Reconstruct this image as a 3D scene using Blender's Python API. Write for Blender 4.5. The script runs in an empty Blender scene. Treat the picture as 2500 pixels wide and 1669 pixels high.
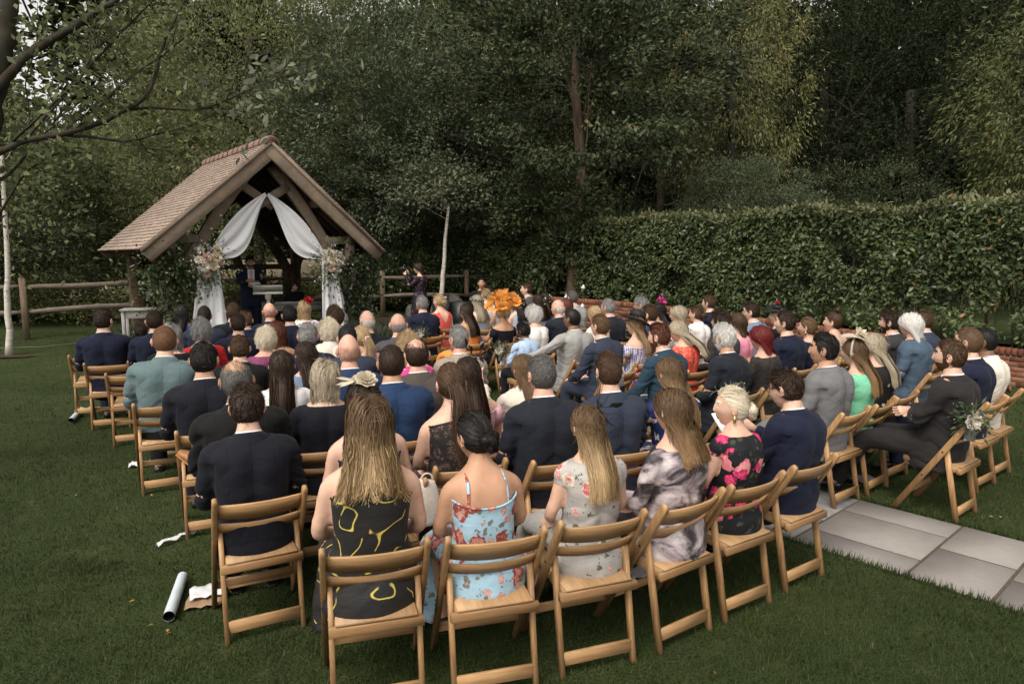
import bpy, math, random
import numpy as np
from mathutils import Vector, Matrix

R = math.radians
scene = bpy.context.scene
col = scene.collection
random.seed(7)
rng = np.random.default_rng(7)

# ---------------------------------------------------------------- camera, sky, sun, exposure
CAM_H, FOC, PITCH = 1.95, 1667.0, R(7.09)
cam_d = bpy.data.cameras.new('camera')
cam_d.lens = 24.0
cam_d.sensor_width = 36.0
cam_d.clip_start = 0.05
cam_d.clip_end = 500
cam = bpy.data.objects.new('camera', cam_d)
cam.location = (0, 0, CAM_H)
cam.rotation_euler = (R(90) - PITCH, 0, 0)
col.objects.link(cam)
scene.camera = cam

SUN_EL, SUN_AZ = R(52), R(-150)          # azimuth clockwise from +Y: behind the camera and to its left
world = bpy.data.worlds.new('World')
scene.world = world
world.use_nodes = True
wn = world.node_tree
wn.nodes.clear()
w_out = wn.nodes.new('ShaderNodeOutputWorld')
w_bg = wn.nodes.new('ShaderNodeBackground')
w_sky = wn.nodes.new('ShaderNodeTexSky')
w_sky.sky_type = 'NISHITA'
w_sky.sun_disc = False
w_sky.sun_elevation = SUN_EL
w_sky.sun_rotation = SUN_AZ
w_sky.air_density = 1.0
w_sky.dust_density = 4.0
w_sky.ozone_density = 0.6
w_hs = wn.nodes.new('ShaderNodeHueSaturation')   # overcast: a whiter sky than the clear model gives
w_hs.inputs['Saturation'].default_value = 0.10
w_bg.inputs['Strength'].default_value = 0.15
wn.links.new(w_sky.outputs[0], w_hs.inputs['Color'])
w_wb = wn.nodes.new('ShaderNodeMix'); w_wb.data_type = 'RGBA'; w_wb.blend_type = 'MULTIPLY'      # camera white balance: warm
w_wb.inputs[0].default_value = 1.0; w_wb.inputs[7].default_value = (1.0, 0.962, 0.905, 1)
wn.links.new(w_hs.outputs[0], w_wb.inputs[6])
wn.links.new(w_wb.outputs[2], w_bg.inputs[0])
wn.links.new(w_bg.outputs[0], w_out.inputs[0])

sun_d = bpy.data.lights.new('sun', 'SUN')
sun_d.energy = 0.85
sun_d.angle = R(24)
sun_d.color = (1.0, 0.91, 0.78)
sun = bpy.data.objects.new('sun', sun_d)
_sd = Vector((math.sin(SUN_AZ) * math.cos(SUN_EL), math.cos(SUN_AZ) * math.cos(SUN_EL), math.sin(SUN_EL)))
sun.rotation_euler = _sd.to_track_quat('Z', 'Y').to_euler()
sun.location = (-6, -6, 12)
col.objects.link(sun)

scene.view_settings.view_transform = 'Standard'
scene.view_settings.look = 'None'
scene.view_settings.gamma = 1.0
scene.view_settings.use_curve_mapping = False
scene.view_settings.exposure = 0.8
scene.render.engine = 'CYCLES'
scene.cycles.use_denoising = True
scene.cycles.max_bounces = 6
scene.cycles.diffuse_bounces = 4
scene.cycles.glossy_bounces = 2
scene.cycles.transmission_bounces = 3
scene.cycles.transparent_max_bounces = 6
scene.cycles.caustics_reflective = False
scene.cycles.caustics_refractive = False

# ---------------------------------------------------------------- pixel -> place
_cp, _sp = math.cos(PITCH), math.sin(PITCH)
def ray(px, py):
    X = (px - 1250) / FOC
    Y = -(py - 834.5) / FOC
    return np.array([X, _cp + Y * _sp, -_sp + Y * _cp])
def at(px, py, d):
    "point at distance d along +Y"
    r = ray(px, py)
    return np.array([0, 0, CAM_H]) + r * (d / r[1])
def sstep(a, b, x):
    t = np.clip((x - a) / (b - a), 0, 1)
    return t * t * (3 - 2 * t)
def ground_z(x, y):
    return 0.32 * sstep(9.8, 15.5, np.asarray(y, float)) + 0.9 * sstep(22, 45, np.asarray(y, float))
def on_ground(px, py, dz=0.0):
    r = ray(px, py)
    z = dz
    for _ in range(30):
        t = (z - CAM_H) / r[2]
        p = np.array([0, 0, CAM_H]) + r * t
        z = 0.5 * z + 0.5 * (float(ground_z(p[0], p[1])) + dz)
    return p

# ---------------------------------------------------------------- objects
def tag(o, label=None, cat=None, group=None, kind=None):
    if label: o['label'] = label
    if cat: o['category'] = cat
    if group: o['group'] = group
    if kind: o['kind'] = kind
    return o
def empty(name, loc=(0, 0, 0), rz=0.0, parent=None):
    o = bpy.data.objects.new(name, None)
    o.empty_display_size = 0.1
    o.location = loc
    o.rotation_euler = (0, 0, rz)
    o.parent = parent
    col.objects.link(o)
    return o
def link(name, me, parent=None, loc=None, mats=None):
    """object for a mesh; mats = materials linked to the OBJECT so meshes can be shared"""
    o = bpy.data.objects.new(name, me)
    o.parent = parent
    if loc is not None: o.location = loc
    col.objects.link(o)
    if mats:
        for i, m in enumerate(mats):
            if i < len(o.material_slots):
                o.material_slots[i].link = 'OBJECT'
                o.material_slots[i].material = m
    return o
def mesh_np(name, V, F, mat=None, smooth=False, midx=None, nslots=1):
    """V (n,3), F (m,k) int array or list of such arrays"""
    V = np.asarray(V, np.float32)
    Fs = F if isinstance(F, list) and not np.isscalar(F[0][0] if len(F[0]) else np.zeros(1)) else [F]
    Fs = [np.asarray(f, np.int32) for f in Fs if len(f)]
    me = bpy.data.meshes.new(name)
    nl = sum(f.size for f in Fs)
    npoly = sum(len(f) for f in Fs)
    me.vertices.add(len(V))
    me.vertices.foreach_set('co', V.ravel())
    me.loops.add(nl)
    me.loops.foreach_set('vertex_index', np.concatenate([f.ravel() for f in Fs]))
    me.polygons.add(npoly)
    tot = np.concatenate([np.full(len(f), f.shape[1], np.int32) for f in Fs])
    st = np.concatenate([[0], np.cumsum(tot)[:-1]]).astype(np.int32)
    me.polygons.foreach_set('loop_start', st)
    me.polygons.foreach_set('loop_total', tot)
    if midx is not None:
        for _ in range(nslots): me.materials.append(None)
        me.polygons.foreach_set('material_index', np.asarray(midx, np.int32))
    if smooth:
        me.polygons.foreach_set('use_smooth', np.ones(npoly, bool))
    me.update(calc_edges=True)
    me.validate()
    if mat is not None:
        if isinstance(mat, (list, tuple)):
            for i, m in enumerate(mat):
                if i < len(me.materials): me.materials[i] = m
                else: me.materials.append(m)
        elif len(me.materials): me.materials[0] = mat
        else: me.materials.append(mat)
    return me

class MB:
    """collects polygons (quads and triangles) for one mesh"""
    def __init__(s):
        s.v = []; s.q = []; s.t = []; s.n = 0; s.mq = []; s.mt = []; s.mi = 0
    def add(s, V, F):
        V = np.asarray(V, float); F = np.asarray(F, int)
        s.v.append(V)
        if len(F):
            if F.shape[1] == 4: s.q.append(F + s.n); s.mq += [s.mi] * len(F)
            else: s.t.append(F + s.n); s.mt += [s.mi] * len(F)
        s.n += len(V)
        return s
    def box(s, c, size, rot=None, taper=1.0):
        sx, sy, sz = [a / 2 for a in size]
        V = np.array([[x * (taper if z > 0 else 1), y * (taper if z > 0 else 1), z] for x in (-sx, sx) for y in (-sy, sy) for z in (-sz, sz)])
        if rot is not None: V = V @ np.array(rot).T
        V = V + np.array(c)
        return s.add(V, [[0, 1, 3, 2], [4, 6, 7, 5], [0, 4, 5, 1], [2, 3, 7, 6], [0, 2, 6, 4], [1, 5, 7, 3]])
    def bar(s, a, b, w, h, up=(0, 0, 1), bev=0.12, wob=0.0, seg=1):
        """squared timber from a to b, w across, h along up; bevelled edges"""
        a = np.array(a, float); b = np.array(b, float)
        d = b - a; L = np.linalg.norm(d); d /= L
        u = np.array(up, float); u -= d * (u @ d)
        if np.linalg.norm(u) < 1e-6: u = np.array([1.0, 0, 0]); u -= d * (u @ d)
        u /= np.linalg.norm(u); r = np.cross(d, u)
        bv = bev * min(w, h)
        prof = []
        for sx, sy in ((1, 1), (-1, 1), (-1, -1), (1, -1)):
            x, y = sx * w / 2, sy * h / 2
            p1, p2 = (x, y - sy * bv), (x - sx * bv, y)
            prof += [p1, p2] if sx * sy > 0 else [p2, p1]
        rings = []
        for k in range(seg + 1):
            t = k / seg
            o = a + d * L * t
            if wob: o = o + u * wob * math.sin(7.1 * t + a[0] * 9) + r * wob * math.sin(5.3 * t + a[1] * 7)
            sc = 1 + (wob * 3 * math.sin(11 * t + a[0]) if wob else 0)
            rings.append(np.array([o + r * x * sc + u * y * sc for x, y in prof]))
        return s.loft(rings)
    def loft(s, rings, cap=True, closed=True):
        n = len(rings[0]); m = len(rings)
        V = np.concatenate(rings)
        F = []
        for i in range(m - 1):
            for j in range(n if closed else n - 1):
                k = (j + 1) % n
                F.append([i * n + j, i * n + k, (i + 1) * n + k, (i + 1) * n + j])
        base = s.n
        s.add(V, F)
        if cap and closed:
            for ring, off, rev in ((rings[0], 0, True), (rings[-1], (m - 1) * n - 1, False)):
                c = np.mean(ring, 0)
                T = []
                for j in range(n):
                    k = (j + 1) % n
                    T.append([off + k - len(V), off + j - len(V), 0] if rev else [off + j - len(V), off + k - len(V), 0])
                s.add([c], T)
        return s
    def tube(s, pts, rad, n=10, cap=True, flat=1.0, up=(0, 0, 1)):
        pts = np.asarray(pts, float)
        m = len(pts)
        rad = np.broadcast_to(np.asarray(rad, float), (m,)) if np.ndim(rad) < 2 else np.asarray(rad, float)
        T = np.gradient(pts, axis=0)
        T /= np.linalg.norm(T, axis=1, keepdims=True) + 1e-9
        u = np.array(up, float); u = u - T[0] * (u @ T[0])
        if np.linalg.norm(u) < 1e-3: u = np.array([1.0, 0.2, 0]); u = u - T[0] * (u @ T[0])
        rings = []
        an = np.arange(n) * 2 * math.pi / n
        for i in range(m):
            u = u - T[i] * (u @ T[i]); u /= np.linalg.norm(u) + 1e-9
            r = np.cross(T[i], u)
            if rad.ndim == 1: ra, rb = rad[i], rad[i] * flat
            else: ra, rb = rad[i]
            rings.append(pts[i] + np.outer(np.cos(an) * ra, r) + np.outer(np.sin(an) * rb, u))
        return s.loft(rings, cap)
    def ball(s, c, r, n=10, m=7, rot=None):
        r = np.broadcast_to(np.asarray(r, float), (3,))
        rings = []
        for i in range(m + 1):
            ph = -math.pi / 2 + math.pi * (i + 0.5) / (m + 1)
            a = np.arange(n) * 2 * math.pi / n
            P = np.stack([np.cos(a) * math.cos(ph) * r[0], np.sin(a) * math.cos(ph) * r[1], np.full(n, math.sin(ph) * r[2])], 1)
            if rot is not None: P = P @ np.array(rot).T
            rings.append(P + np.array(c))
        return s.loft(rings)
    def arrays(s):
        V = np.concatenate(s.v) if s.v else np.zeros((0, 3))
        q = np.concatenate(s.q) if s.q else np.zeros((0, 4), int)
        t = np.concatenate(s.t) if s.t else np.zeros((0, 3), int)
        return V, q, t
    def mesh(s, name, mat=None, smooth=False, slots=1):
        V, q, t = s.arrays()
        mi = (s.mq + s.mt) if slots > 1 else None
        return mesh_np(name, V, [q, t], mat, smooth, mi, slots)
    def build(s, name, mat, parent=None, smooth=False, slots=1):
        return link(name, s.mesh(name, mat, smooth, slots), parent)

def rotz(a):
    c, s_ = math.cos(a), math.sin(a)
    return np.array([[c, -s_, 0], [s_, c, 0], [0, 0, 1]])
def rotx(a):
    c, s_ = math.cos(a), math.sin(a)
    return np.array([[1, 0, 0], [0, c, -s_], [0, s_, c]])
def roty(a):
    c, s_ = math.cos(a), math.sin(a)
    return np.array([[c, 0, s_], [0, 1, 0], [-s_, 0, c]])
def unit(v):
    v = np.asarray(v, float)
    return v / (np.linalg.norm(v, axis=-1, keepdims=True) + 1e-12)

def vnoise(P, seed=0):
    """value noise in 0..1 on points (n,3)"""
    P = np.asarray(P, float)
    I = np.floor(P).astype(np.int64); f = P - I
    f = f * f * (3 - 2 * f)
    def h(i, j, k):
        n = (i * 374761393 + j * 668265263 + k * 2147483647 + seed * 1274126177) & 0xffffffff
        n = ((n ^ (n >> 13)) * 1274126177) & 0xffffffff
        return ((n ^ (n >> 16)) & 0xffff) / 65535.0
    o = 0
    for a in (0, 1):
        for b in (0, 1):
            for c in (0, 1):
                w = (f[:, 0] if a else 1 - f[:, 0]) * (f[:, 1] if b else 1 - f[:, 1]) * (f[:, 2] if c else 1 - f[:, 2])
                o = o + w * h(I[:, 0] + a, I[:, 1] + b, I[:, 2] + c)
    return o

def remesh(V, q, t, voxel, smooth=4):
    me = mesh_np('tmp', V, [q, t])
    o = bpy.data.objects.new('tmp', me)
    col.objects.link(o)
    m = o.modifiers.new('r', 'REMESH'); m.mode = 'VOXEL'; m.voxel_size = voxel; m.adaptivity = 0.0
    if smooth:
        s_ = o.modifiers.new('s', 'SMOOTH'); s_.factor = 0.5; s_.iterations = smooth
    dg = bpy.context.evaluated_depsgraph_get()
    ev = o.evaluated_get(dg).to_mesh()
    n = len(ev.vertices)
    W = np.empty(n * 3, np.float32); ev.vertices.foreach_get('co', W)
    tot = np.empty(len(ev.polygons), np.int32); ev.polygons.foreach_get('loop_total', tot)
    lv = np.empty(len(ev.loops), np.int32); ev.loops.foreach_get('vertex_index', lv)
    st = np.empty(len(ev.polygons), np.int32); ev.polygons.foreach_get('loop_start', st)
    Q = lv[st[tot == 4][:, None] + np.arange(4)] if (tot == 4).any() else np.zeros((0, 4), int)
    T = lv[st[tot == 3][:, None] + np.arange(3)] if (tot == 3).any() else np.zeros((0, 3), int)
    o.evaluated_get(dg).to_mesh_clear()
    bpy.data.objects.remove(o); bpy.data.meshes.remove(me)
    return W.reshape(-1, 3).astype(float), Q, T

def vnormals(V, q, t):
    N = np.zeros_like(V)
    for F in (q, t):
        if len(F):
            n = np.cross(V[F[:, 1]] - V[F[:, 0]], V[F[:, 2]] - V[F[:, 0]])
            for k in range(F.shape[1]): np.add.at(N, F[:, k], n)
    return unit(N)

# ---------------------------------------------------------------- materials
MATS = {}
def _mat(name):
    m = bpy.data.materials.new(name)
    m.use_nodes = True
    nt = m.node_tree
    b = nt.nodes['Principled BSDF']
    return m, nt, b
def nd(nt, t, **k):
    n = nt.nodes.new(t)
    for a, v in k.items():
        if a.startswith('i_'):
            key = a[2:].replace('_', ' ')
            n.inputs[int(key) if key.isdigit() else key].default_value = v
        else: setattr(n, a, v)
    return n
def ramp(nt, fac, stops, interp='LINEAR'):
    r = nt.nodes.new('ShaderNodeValToRGB')
    r.color_ramp.interpolation = interp
    e = r.color_ramp.elements
    while len(e) < len(stops): e.new(0.5)
    for x, (p, c) in zip(e, stops):
        x.position = p; x.color = (*c[:3], 1)
    nt.links.new(fac, r.inputs[0])
    return r.outputs[0]
def mixc(nt, fac, a, b, mode='MIX'):
    n = nt.nodes.new('ShaderNodeMix'); n.data_type = 'RGBA'; n.blend_type = mode
    for s_, v in ((n.inputs[0], fac), (n.inputs[6], a), (n.inputs[7], b)):
        if hasattr(v, 'is_output') or isinstance(v, bpy.types.NodeSocket): nt.links.new(v, s_)
        elif isinstance(v, (int, float)): s_.default_value = v
        else: s_.default_value = (*v[:3], 1)
    return n.outputs[2]
def noise(nt, vec, scale, detail=3, rough=0.55, dist=0.0):
    n = nd(nt, 'ShaderNodeTexNoise', i_Scale=scale, i_Detail=detail, i_Roughness=rough, i_Distortion=dist)
    if vec is not None: nt.links.new(vec, n.inputs['Vector'])
    return n.outputs['Fac']
def bump(nt, b, h, strength=0.3, dist=0.01):
    n = nd(nt, 'ShaderNodeBump', i_Strength=strength, i_Distance=dist)
    nt.links.new(h, n.inputs['Height']); nt.links.new(n.outputs[0], b.inputs['Normal'])
def coords(nt, which='Object', scale=None, rot=None):
    t = nd(nt, 'ShaderNodeTexCoord').outputs[which]
    if scale is None and rot is None: return t
    mp = nd(nt, 'ShaderNodeMapping')
    if scale: mp.inputs['Scale'].default_value = scale
    if rot: mp.inputs['Rotation'].default_value = rot
    nt.links.new(t, mp.inputs[0]); return mp.outputs[0]
def sc3(c, k): return tuple(min(1, max(0, x * k)) for x in c)

def m_plain(name, c, rough=0.6, spec=0.3, var=0.15, scale=20, metal=0.0):
    if name in MATS: return MATS[name]
    m, nt, b = _mat(name)
    f = noise(nt, coords(nt), scale)
    nt.links.new(ramp(nt, f, [(0.3, sc3(c, 1 - var)), (0.7, sc3(c, 1 + var))]), b.inputs['Base Color'])
    b.inputs['Roughness'].default_value = rough
    b.inputs['Specular IOR Level'].default_value = spec
    b.inputs['Metallic'].default_value = metal
    MATS[name] = m; return m
def m_leaf(name, c1, c2, c3=None, rough=0.55, trans=0.25, spec=0.2):
    if name in MATS: return MATS[name]
    m, nt, b = _mat(name)
    g = nd(nt, 'ShaderNodeNewGeometry')
    st = [(0.0, c1), (0.75, c2)] + ([(0.985, c2), (1.0, c3)] if c3 else [])
    c = ramp(nt, g.outputs['Random Per Island'], st)
    big = noise(nt, coords(nt, 'Object'), 0.9, 2)
    c = mixc(nt, 1.0, c, ramp(nt, big, [(0.3, (0.62, 0.62, 0.62)), (0.7, (1.18, 1.16, 1.1))] if name.startswith('petal') else [(0.28, (0.57, 0.60, 0.55)), (0.72, (1.15, 1.18, 1.05))]), 'MULTIPLY')
    nt.links.new(c, b.inputs['Base Color'])
    b.inputs['Roughness'].default_value = rough
    b.inputs['Specular IOR Level'].default_value = spec
    tr = nd(nt, 'ShaderNodeBsdfTranslucent')
    nt.links.new(c, tr.inputs[0])
    mx = nd(nt, 'ShaderNodeMixShader', i_0=trans)
    nt.links.new(b.outputs[0], mx.inputs[1]); nt.links.new(tr.outputs[0], mx.inputs[2])
    nt.links.new(mx.outputs[0], nt.nodes['Material Output'].inputs[0])
    MATS[name] = m; return m
def m_wood(name, c1, c2, scale=(4, 4, 40), rough=0.5, bs=0.15, spec=0.35, obj_var=0.0, grey=None):
    """grain along the axis whose scale is small"""
    if name in MATS: return MATS[name]
    m, nt, b = _mat(name)
    v = coords(nt, 'Object', scale)
    f = noise(nt, v, 1.6, 5, 0.65, 0.6)
    f2 = noise(nt, coords(nt, 'Object'), 3.0, 3)
    c = ramp(nt, f, [(0.28, c2), (0.5, tuple((a + d) / 2 for a, d in zip(c1, c2))), (0.72, c1)])
    c = mixc(nt, 1.0, c, ramp(nt, f2, [(0.3, (0.78, 0.76, 0.74)), (0.7, (1.1, 1.1, 1.1))]), 'MULTIPLY')
    if grey:
        c = mixc(nt, ramp(nt, noise(nt, coords(nt, 'Object'), 7, 4), [(0.4, (0, 0, 0)), (0.65, (1, 1, 1))]), c, grey)
    if obj_var:
        oi = nd(nt, 'ShaderNodeObjectInfo')
        c = mixc(nt, 1.0, c, ramp(nt, oi.outputs['Random'], [(0, (1 - obj_var,) * 3), (1, (1 + obj_var,) * 3)]), 'MULTIPLY')
    nt.links.new(c, b.inputs['Base Color'])
    b.inputs['Roughness'].default_value = rough
    b.inputs['Specular IOR Level'].default_value = spec
    bump(nt, b, f, bs, 0.004)
    MATS[name] = m; return m
def m_cloth(name, c, rough=0.85, weave=260, var=0.12, seam=False, sheen=0.03, stripe=None):
    if name in MATS: return MATS[name]
    m, nt, b = _mat(name)
    co = coords(nt, 'Object')
    f = noise(nt, co, weave, 2)
    f2 = noise(nt, co, 9, 4)
    cc = ramp(nt, f, [(0.3, sc3(c, 1 - var * 1.6)), (0.7, sc3(c, 1 + var * 1.6))])
    cc = mixc(nt, 1.0, cc, ramp(nt, f2, [(0.3, (0.86,) * 3), (0.7, (1.1,) * 3)]), 'MULTIPLY')
    nt.links.new(cc, b.inputs['Base Color'])
    b.inputs['Roughness'].default_value = rough
    b.inputs['Specular IOR Level'].default_value = 0.2
    b.inputs['Sheen Weight'].default_value = sheen
    b.inputs['Sheen Roughness'].default_value = 0.5
    wr = noise(nt, coords(nt, 'Object', (5, 5, 9)), 1.5, 3, 0.5, 1.2)
    h = nd(nt, 'ShaderNodeMath', operation='ADD')
    nt.links.new(wr, h.inputs[0])
    k = nd(nt, 'ShaderNodeMath', operation='MULTIPLY', i_1=0.06)
    nt.links.new(f, k.inputs[0]); nt.links.new(k.outputs[0], h.inputs[1])
    hh = h.outputs[0]
    if seam:                                   # the jacket's centre back seam
        sx = nd(nt, 'ShaderNodeSeparateXYZ'); nt.links.new(co, sx.inputs[0])
        ab = nd(nt, 'ShaderNodeMath', operation='ABSOLUTE'); nt.links.new(sx.outputs[0], ab.inputs[0])
        sm = nd(nt, 'ShaderNodeMapRange', i_From_Min=0.0, i_From_Max=0.005, i_To_Min=-0.35, i_To_Max=0.0)
        s2 = nd(nt, 'ShaderNodeMath', operation='SUBTRACT', i_1=0.118); nt.links.new(ab.outputs[0], s2.inputs[0])      # side-back seams
        s3 = nd(nt, 'ShaderNodeMath', operation='ABSOLUTE'); nt.links.new(s2.outputs[0], s3.inputs[0])
        s4 = nd(nt, 'ShaderNodeMath', operation='MINIMUM'); nt.links.new(s3.outputs[0], s4.inputs[0]); nt.links.new(ab.outputs[0], s4.inputs[1])
        nt.links.new(s4.outputs[0], sm.inputs[0])
        h2 = nd(nt, 'ShaderNodeMath', operation='ADD'); nt.links.new(hh, h2.inputs[0]); nt.links.new(sm.outputs[0], h2.inputs[1])
        hh = h2.outputs[0]
    bump(nt, b, hh, 0.45, 0.013)
    MATS[name] = m; return m
def m_hair(name, dark, light, rough=0.38, tip=None):
    if name in MATS: return MATS[name]
    rough += 0.15
    m, nt, b = _mat(name)
    g = nd(nt, 'ShaderNodeNewGeometry')
    c = ramp(nt, g.outputs['Random Per Island'], [(0.0, dark), (0.55, tuple((a + d) / 2 for a, d in zip(dark, light))), (1.0, light)])
    if tip:
        sx = nd(nt, 'ShaderNodeSeparateXYZ'); nt.links.new(coords(nt), sx.inputs[0])
        mr = nd(nt, 'ShaderNodeMapRange', i_From_Min=0.02, i_From_Max=-0.22, i_To_Min=0, i_To_Max=1)
        nt.links.new(sx.outputs[2], mr.inputs[0])
        ti = ramp(nt, g.outputs['Random Per Island'], [(0.0, sc3(tip, 0.55)), (1.0, tip)])
        c = mixc(nt, mr.outputs[0], c, ti)
    nt.links.new(c, b.inputs['Base Color'])
    b.inputs['Roughness'].default_value = rough
    b.inputs['Specular IOR Level'].default_value = 0.22
    MATS[name] = m; return m
def m_skin(name, c):
    if name in MATS: return MATS[name]
    m, nt, b = _mat(name)
    f = noise(nt, coords(nt), 14, 4)
    cc = ramp(nt, f, [(0.3, (c[0] * 0.9, c[1] * 0.84, c[2] * 0.82)), (0.7, (c[0] * 1.06, c[1] * 1.04, c[2] * 1.04))])
    nt.links.new(cc, b.inputs['Base Color'])
    b.inputs['Roughness'].default_value = 0.5
    b.inputs['Specular IOR Level'].default_value = 0.35
    b.inputs['Subsurface Weight'].default_value = 0.12
    b.inputs['Subsurface Radius'].default_value = (0.02, 0.008, 0.004)
    b.inputs['Subsurface Scale'].default_value = 0.4
    bump(nt, b, noise(nt, coords(nt), 180, 2), 0.08, 0.002)
    MATS[name] = m; return m

# ================================================================ setting
# ---- ground sheet
M_LAWN, nt, b = _mat('lawn')
co = coords(nt)
f1 = noise(nt, co, 0.55, 4); f2 = noise(nt, co, 60, 3); f3 = noise(nt, co, 4.5, 4)
c = ramp(nt, f1, [(0.3, (0.025, 0.037, 0.012)), (0.7, (0.048, 0.064, 0.023))])
c = mixc(nt, 1.0, c, ramp(nt, f2, [(0.25, (0.45, 0.45, 0.42)), (0.75, (1.35, 1.35, 1.3))]), 'MULTIPLY')
c = mixc(nt, ramp(nt, f3, [(0.56, (0, 0, 0)), (0.76, (0.5,) * 3)]), c, (0.085, 0.085, 0.035))
nt.links.new(c, b.inputs['Base Color']); b.inputs['Roughness'].default_value = 0.9; b.inputs['Specular IOR Level'].default_value = 0.1
bump(nt, b, f2, 0.8, 0.03)
xs = np.unique(np.concatenate([np.linspace(-120, -20, 12), np.linspace(-20, 20, 81), np.linspace(20, 120, 12)]))
ys = np.unique(np.concatenate([np.linspace(-60, 0, 8), np.linspace(0, 24, 61), np.linspace(24, 160, 30)]))
gx, gy = np.meshgrid(xs, ys)
gz = ground_z(gx, gy)
V = np.stack([gx, gy, gz], -1).reshape(-1, 3)
nx, ny = len(xs), len(ys)
I = (np.arange(ny - 1)[:, None] * nx + np.arange(nx - 1)[None]).ravel()
o = link('ground', mesh_np('ground', V, np.stack([I, I + 1, I + nx + 1, I + nx], 1), M_LAWN, True))
tag(o, 'mown green lawn stretching to the wood', 'lawn', kind='structure')

# ---- stone path up the aisle
M_SLAB, nt, b = _mat('sandstone_slab')
co = coords(nt)
oi = nd(nt, 'ShaderNodeObjectInfo')
base = ramp(nt, oi.outputs['Random'], [(0, (0.19, 0.178, 0.165)), (0.5, (0.235, 0.218, 0.202)), (1, (0.275, 0.255, 0.235))])
c = mixc(nt, 1.0, base, ramp(nt, noise(nt, co, 3.2, 5), [(0.25, (0.8, 0.8, 0.82)), (0.7, (1.08, 1.06, 1.04))]), 'MULTIPLY')
c = mixc(nt, ramp(nt, noise(nt, co, 34, 3), [(0.60, (0, 0, 0)), (0.75, (0.45,) * 3)]), c, (0.14, 0.13, 0.12))
c = mixc(nt, ramp(nt, noise(nt, co, 1.3, 6, .7), [(0.52, (0, 0, 0)), (0.72, (0.55,) * 3)]), c, (0.17, 0.155, 0.14))
nt.links.new(c, b.inputs['Base Color']); b.inputs['Roughness'].default_value = 0.78
bump(nt, b, noise(nt, co, 14, 5), 0.25, 0.006)
M_STAIN, nt, b = _mat('stained_slab')
co = coords(nt)
c = mixc(nt, ramp(nt, noise(nt, co, 2.6, 5, 0.7), [(0.42, (0, 0, 0)), (0.62, (0.8,) * 3)]), (0.25, 0.235, 0.22), (0.115, 0.115, 0.12))
nt.links.new(c, b.inputs['Base Color']); b.inputs['Roughness'].default_value = 0.75
bump(nt, b, noise(nt, co, 14, 5), 0.25, 0.006)
M_JOINT = m_plain('path_mortar', (0.085, 0.070, 0.052), 0.95, 0.1, 0.2, 40)
pd = unit(np.array([-0.665, 0.747, 0.0])); pn = np.array([0.747, 0.665, 0.0])
pL = np.array([1.92, 4.54, 0.0])
path_w = 1.17
S0, S1 = -5.0, 10.6
mb = MB()
ss = np.linspace(S0, S1, 30)
rows_ = []
for s_ in ss:
    a = pL + pd * s_; bq = a + pn * path_w
    rows_.append([[*a[:2], float(ground_z(a[0], a[1])) + 0.006], [*bq[:2], float(ground_z(bq[0], bq[1])) + 0.006]])
V = np.array(rows_).reshape(-1, 3)
I = np.arange(len(ss) - 1) * 2
path = link('garden_path', mesh_np('garden_path', V, np.stack([I, I + 1, I + 3, I + 2], 1), M_JOINT))
tag(path, 'pale stone slab path running up the aisle', 'path', kind='structure')
s_ = S0
k = 0
r_ = random.Random(3)
while s_ < S1 - 0.5:
    ln = [0.46, 0.60, 0.45, 0.72, 0.52][k % 5]
    sp = [(0, .36, .78, 1), (0, .52, 1), (0, .26, .72, 1), (0, .44, 1), (0, .34, .66, 1), (0, .6, 1)][k % 6]
    for a0, a1 in zip(sp[:-1], sp[1:]):
        a0, a1 = a0 * path_w, a1 * path_w
        g = 0.011
        p0 = pL + pd * (s_ + g) + pn * (a0 + g); 
        ctr = pL + pd * (s_ + ln / 2) + pn * ((a0 + a1) / 2)
        zz = float(ground_z(ctr[0], ctr[1]))
        mb = MB()
        mb.bar((0, -(ln / 2 - g), 0), (0, ln / 2 - g, 0), a1 - a0 - 2 * g, 0.03, bev=0.12)
        stain = (k in (9, 16) and 0 < a0 < .6)
        o = mb.build('paving_slab', M_STAIN if stain else M_SLAB, path)
        o.location = (ctr[0], ctr[1], zz - 0.005 + r_.uniform(0, 0.002))
        o.rotation_euler = (r_.uniform(-.003, .003), r_.uniform(-.003, .003), math.atan2(-pd[0], pd[1]))
    s_ += ln; k += 1

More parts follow.
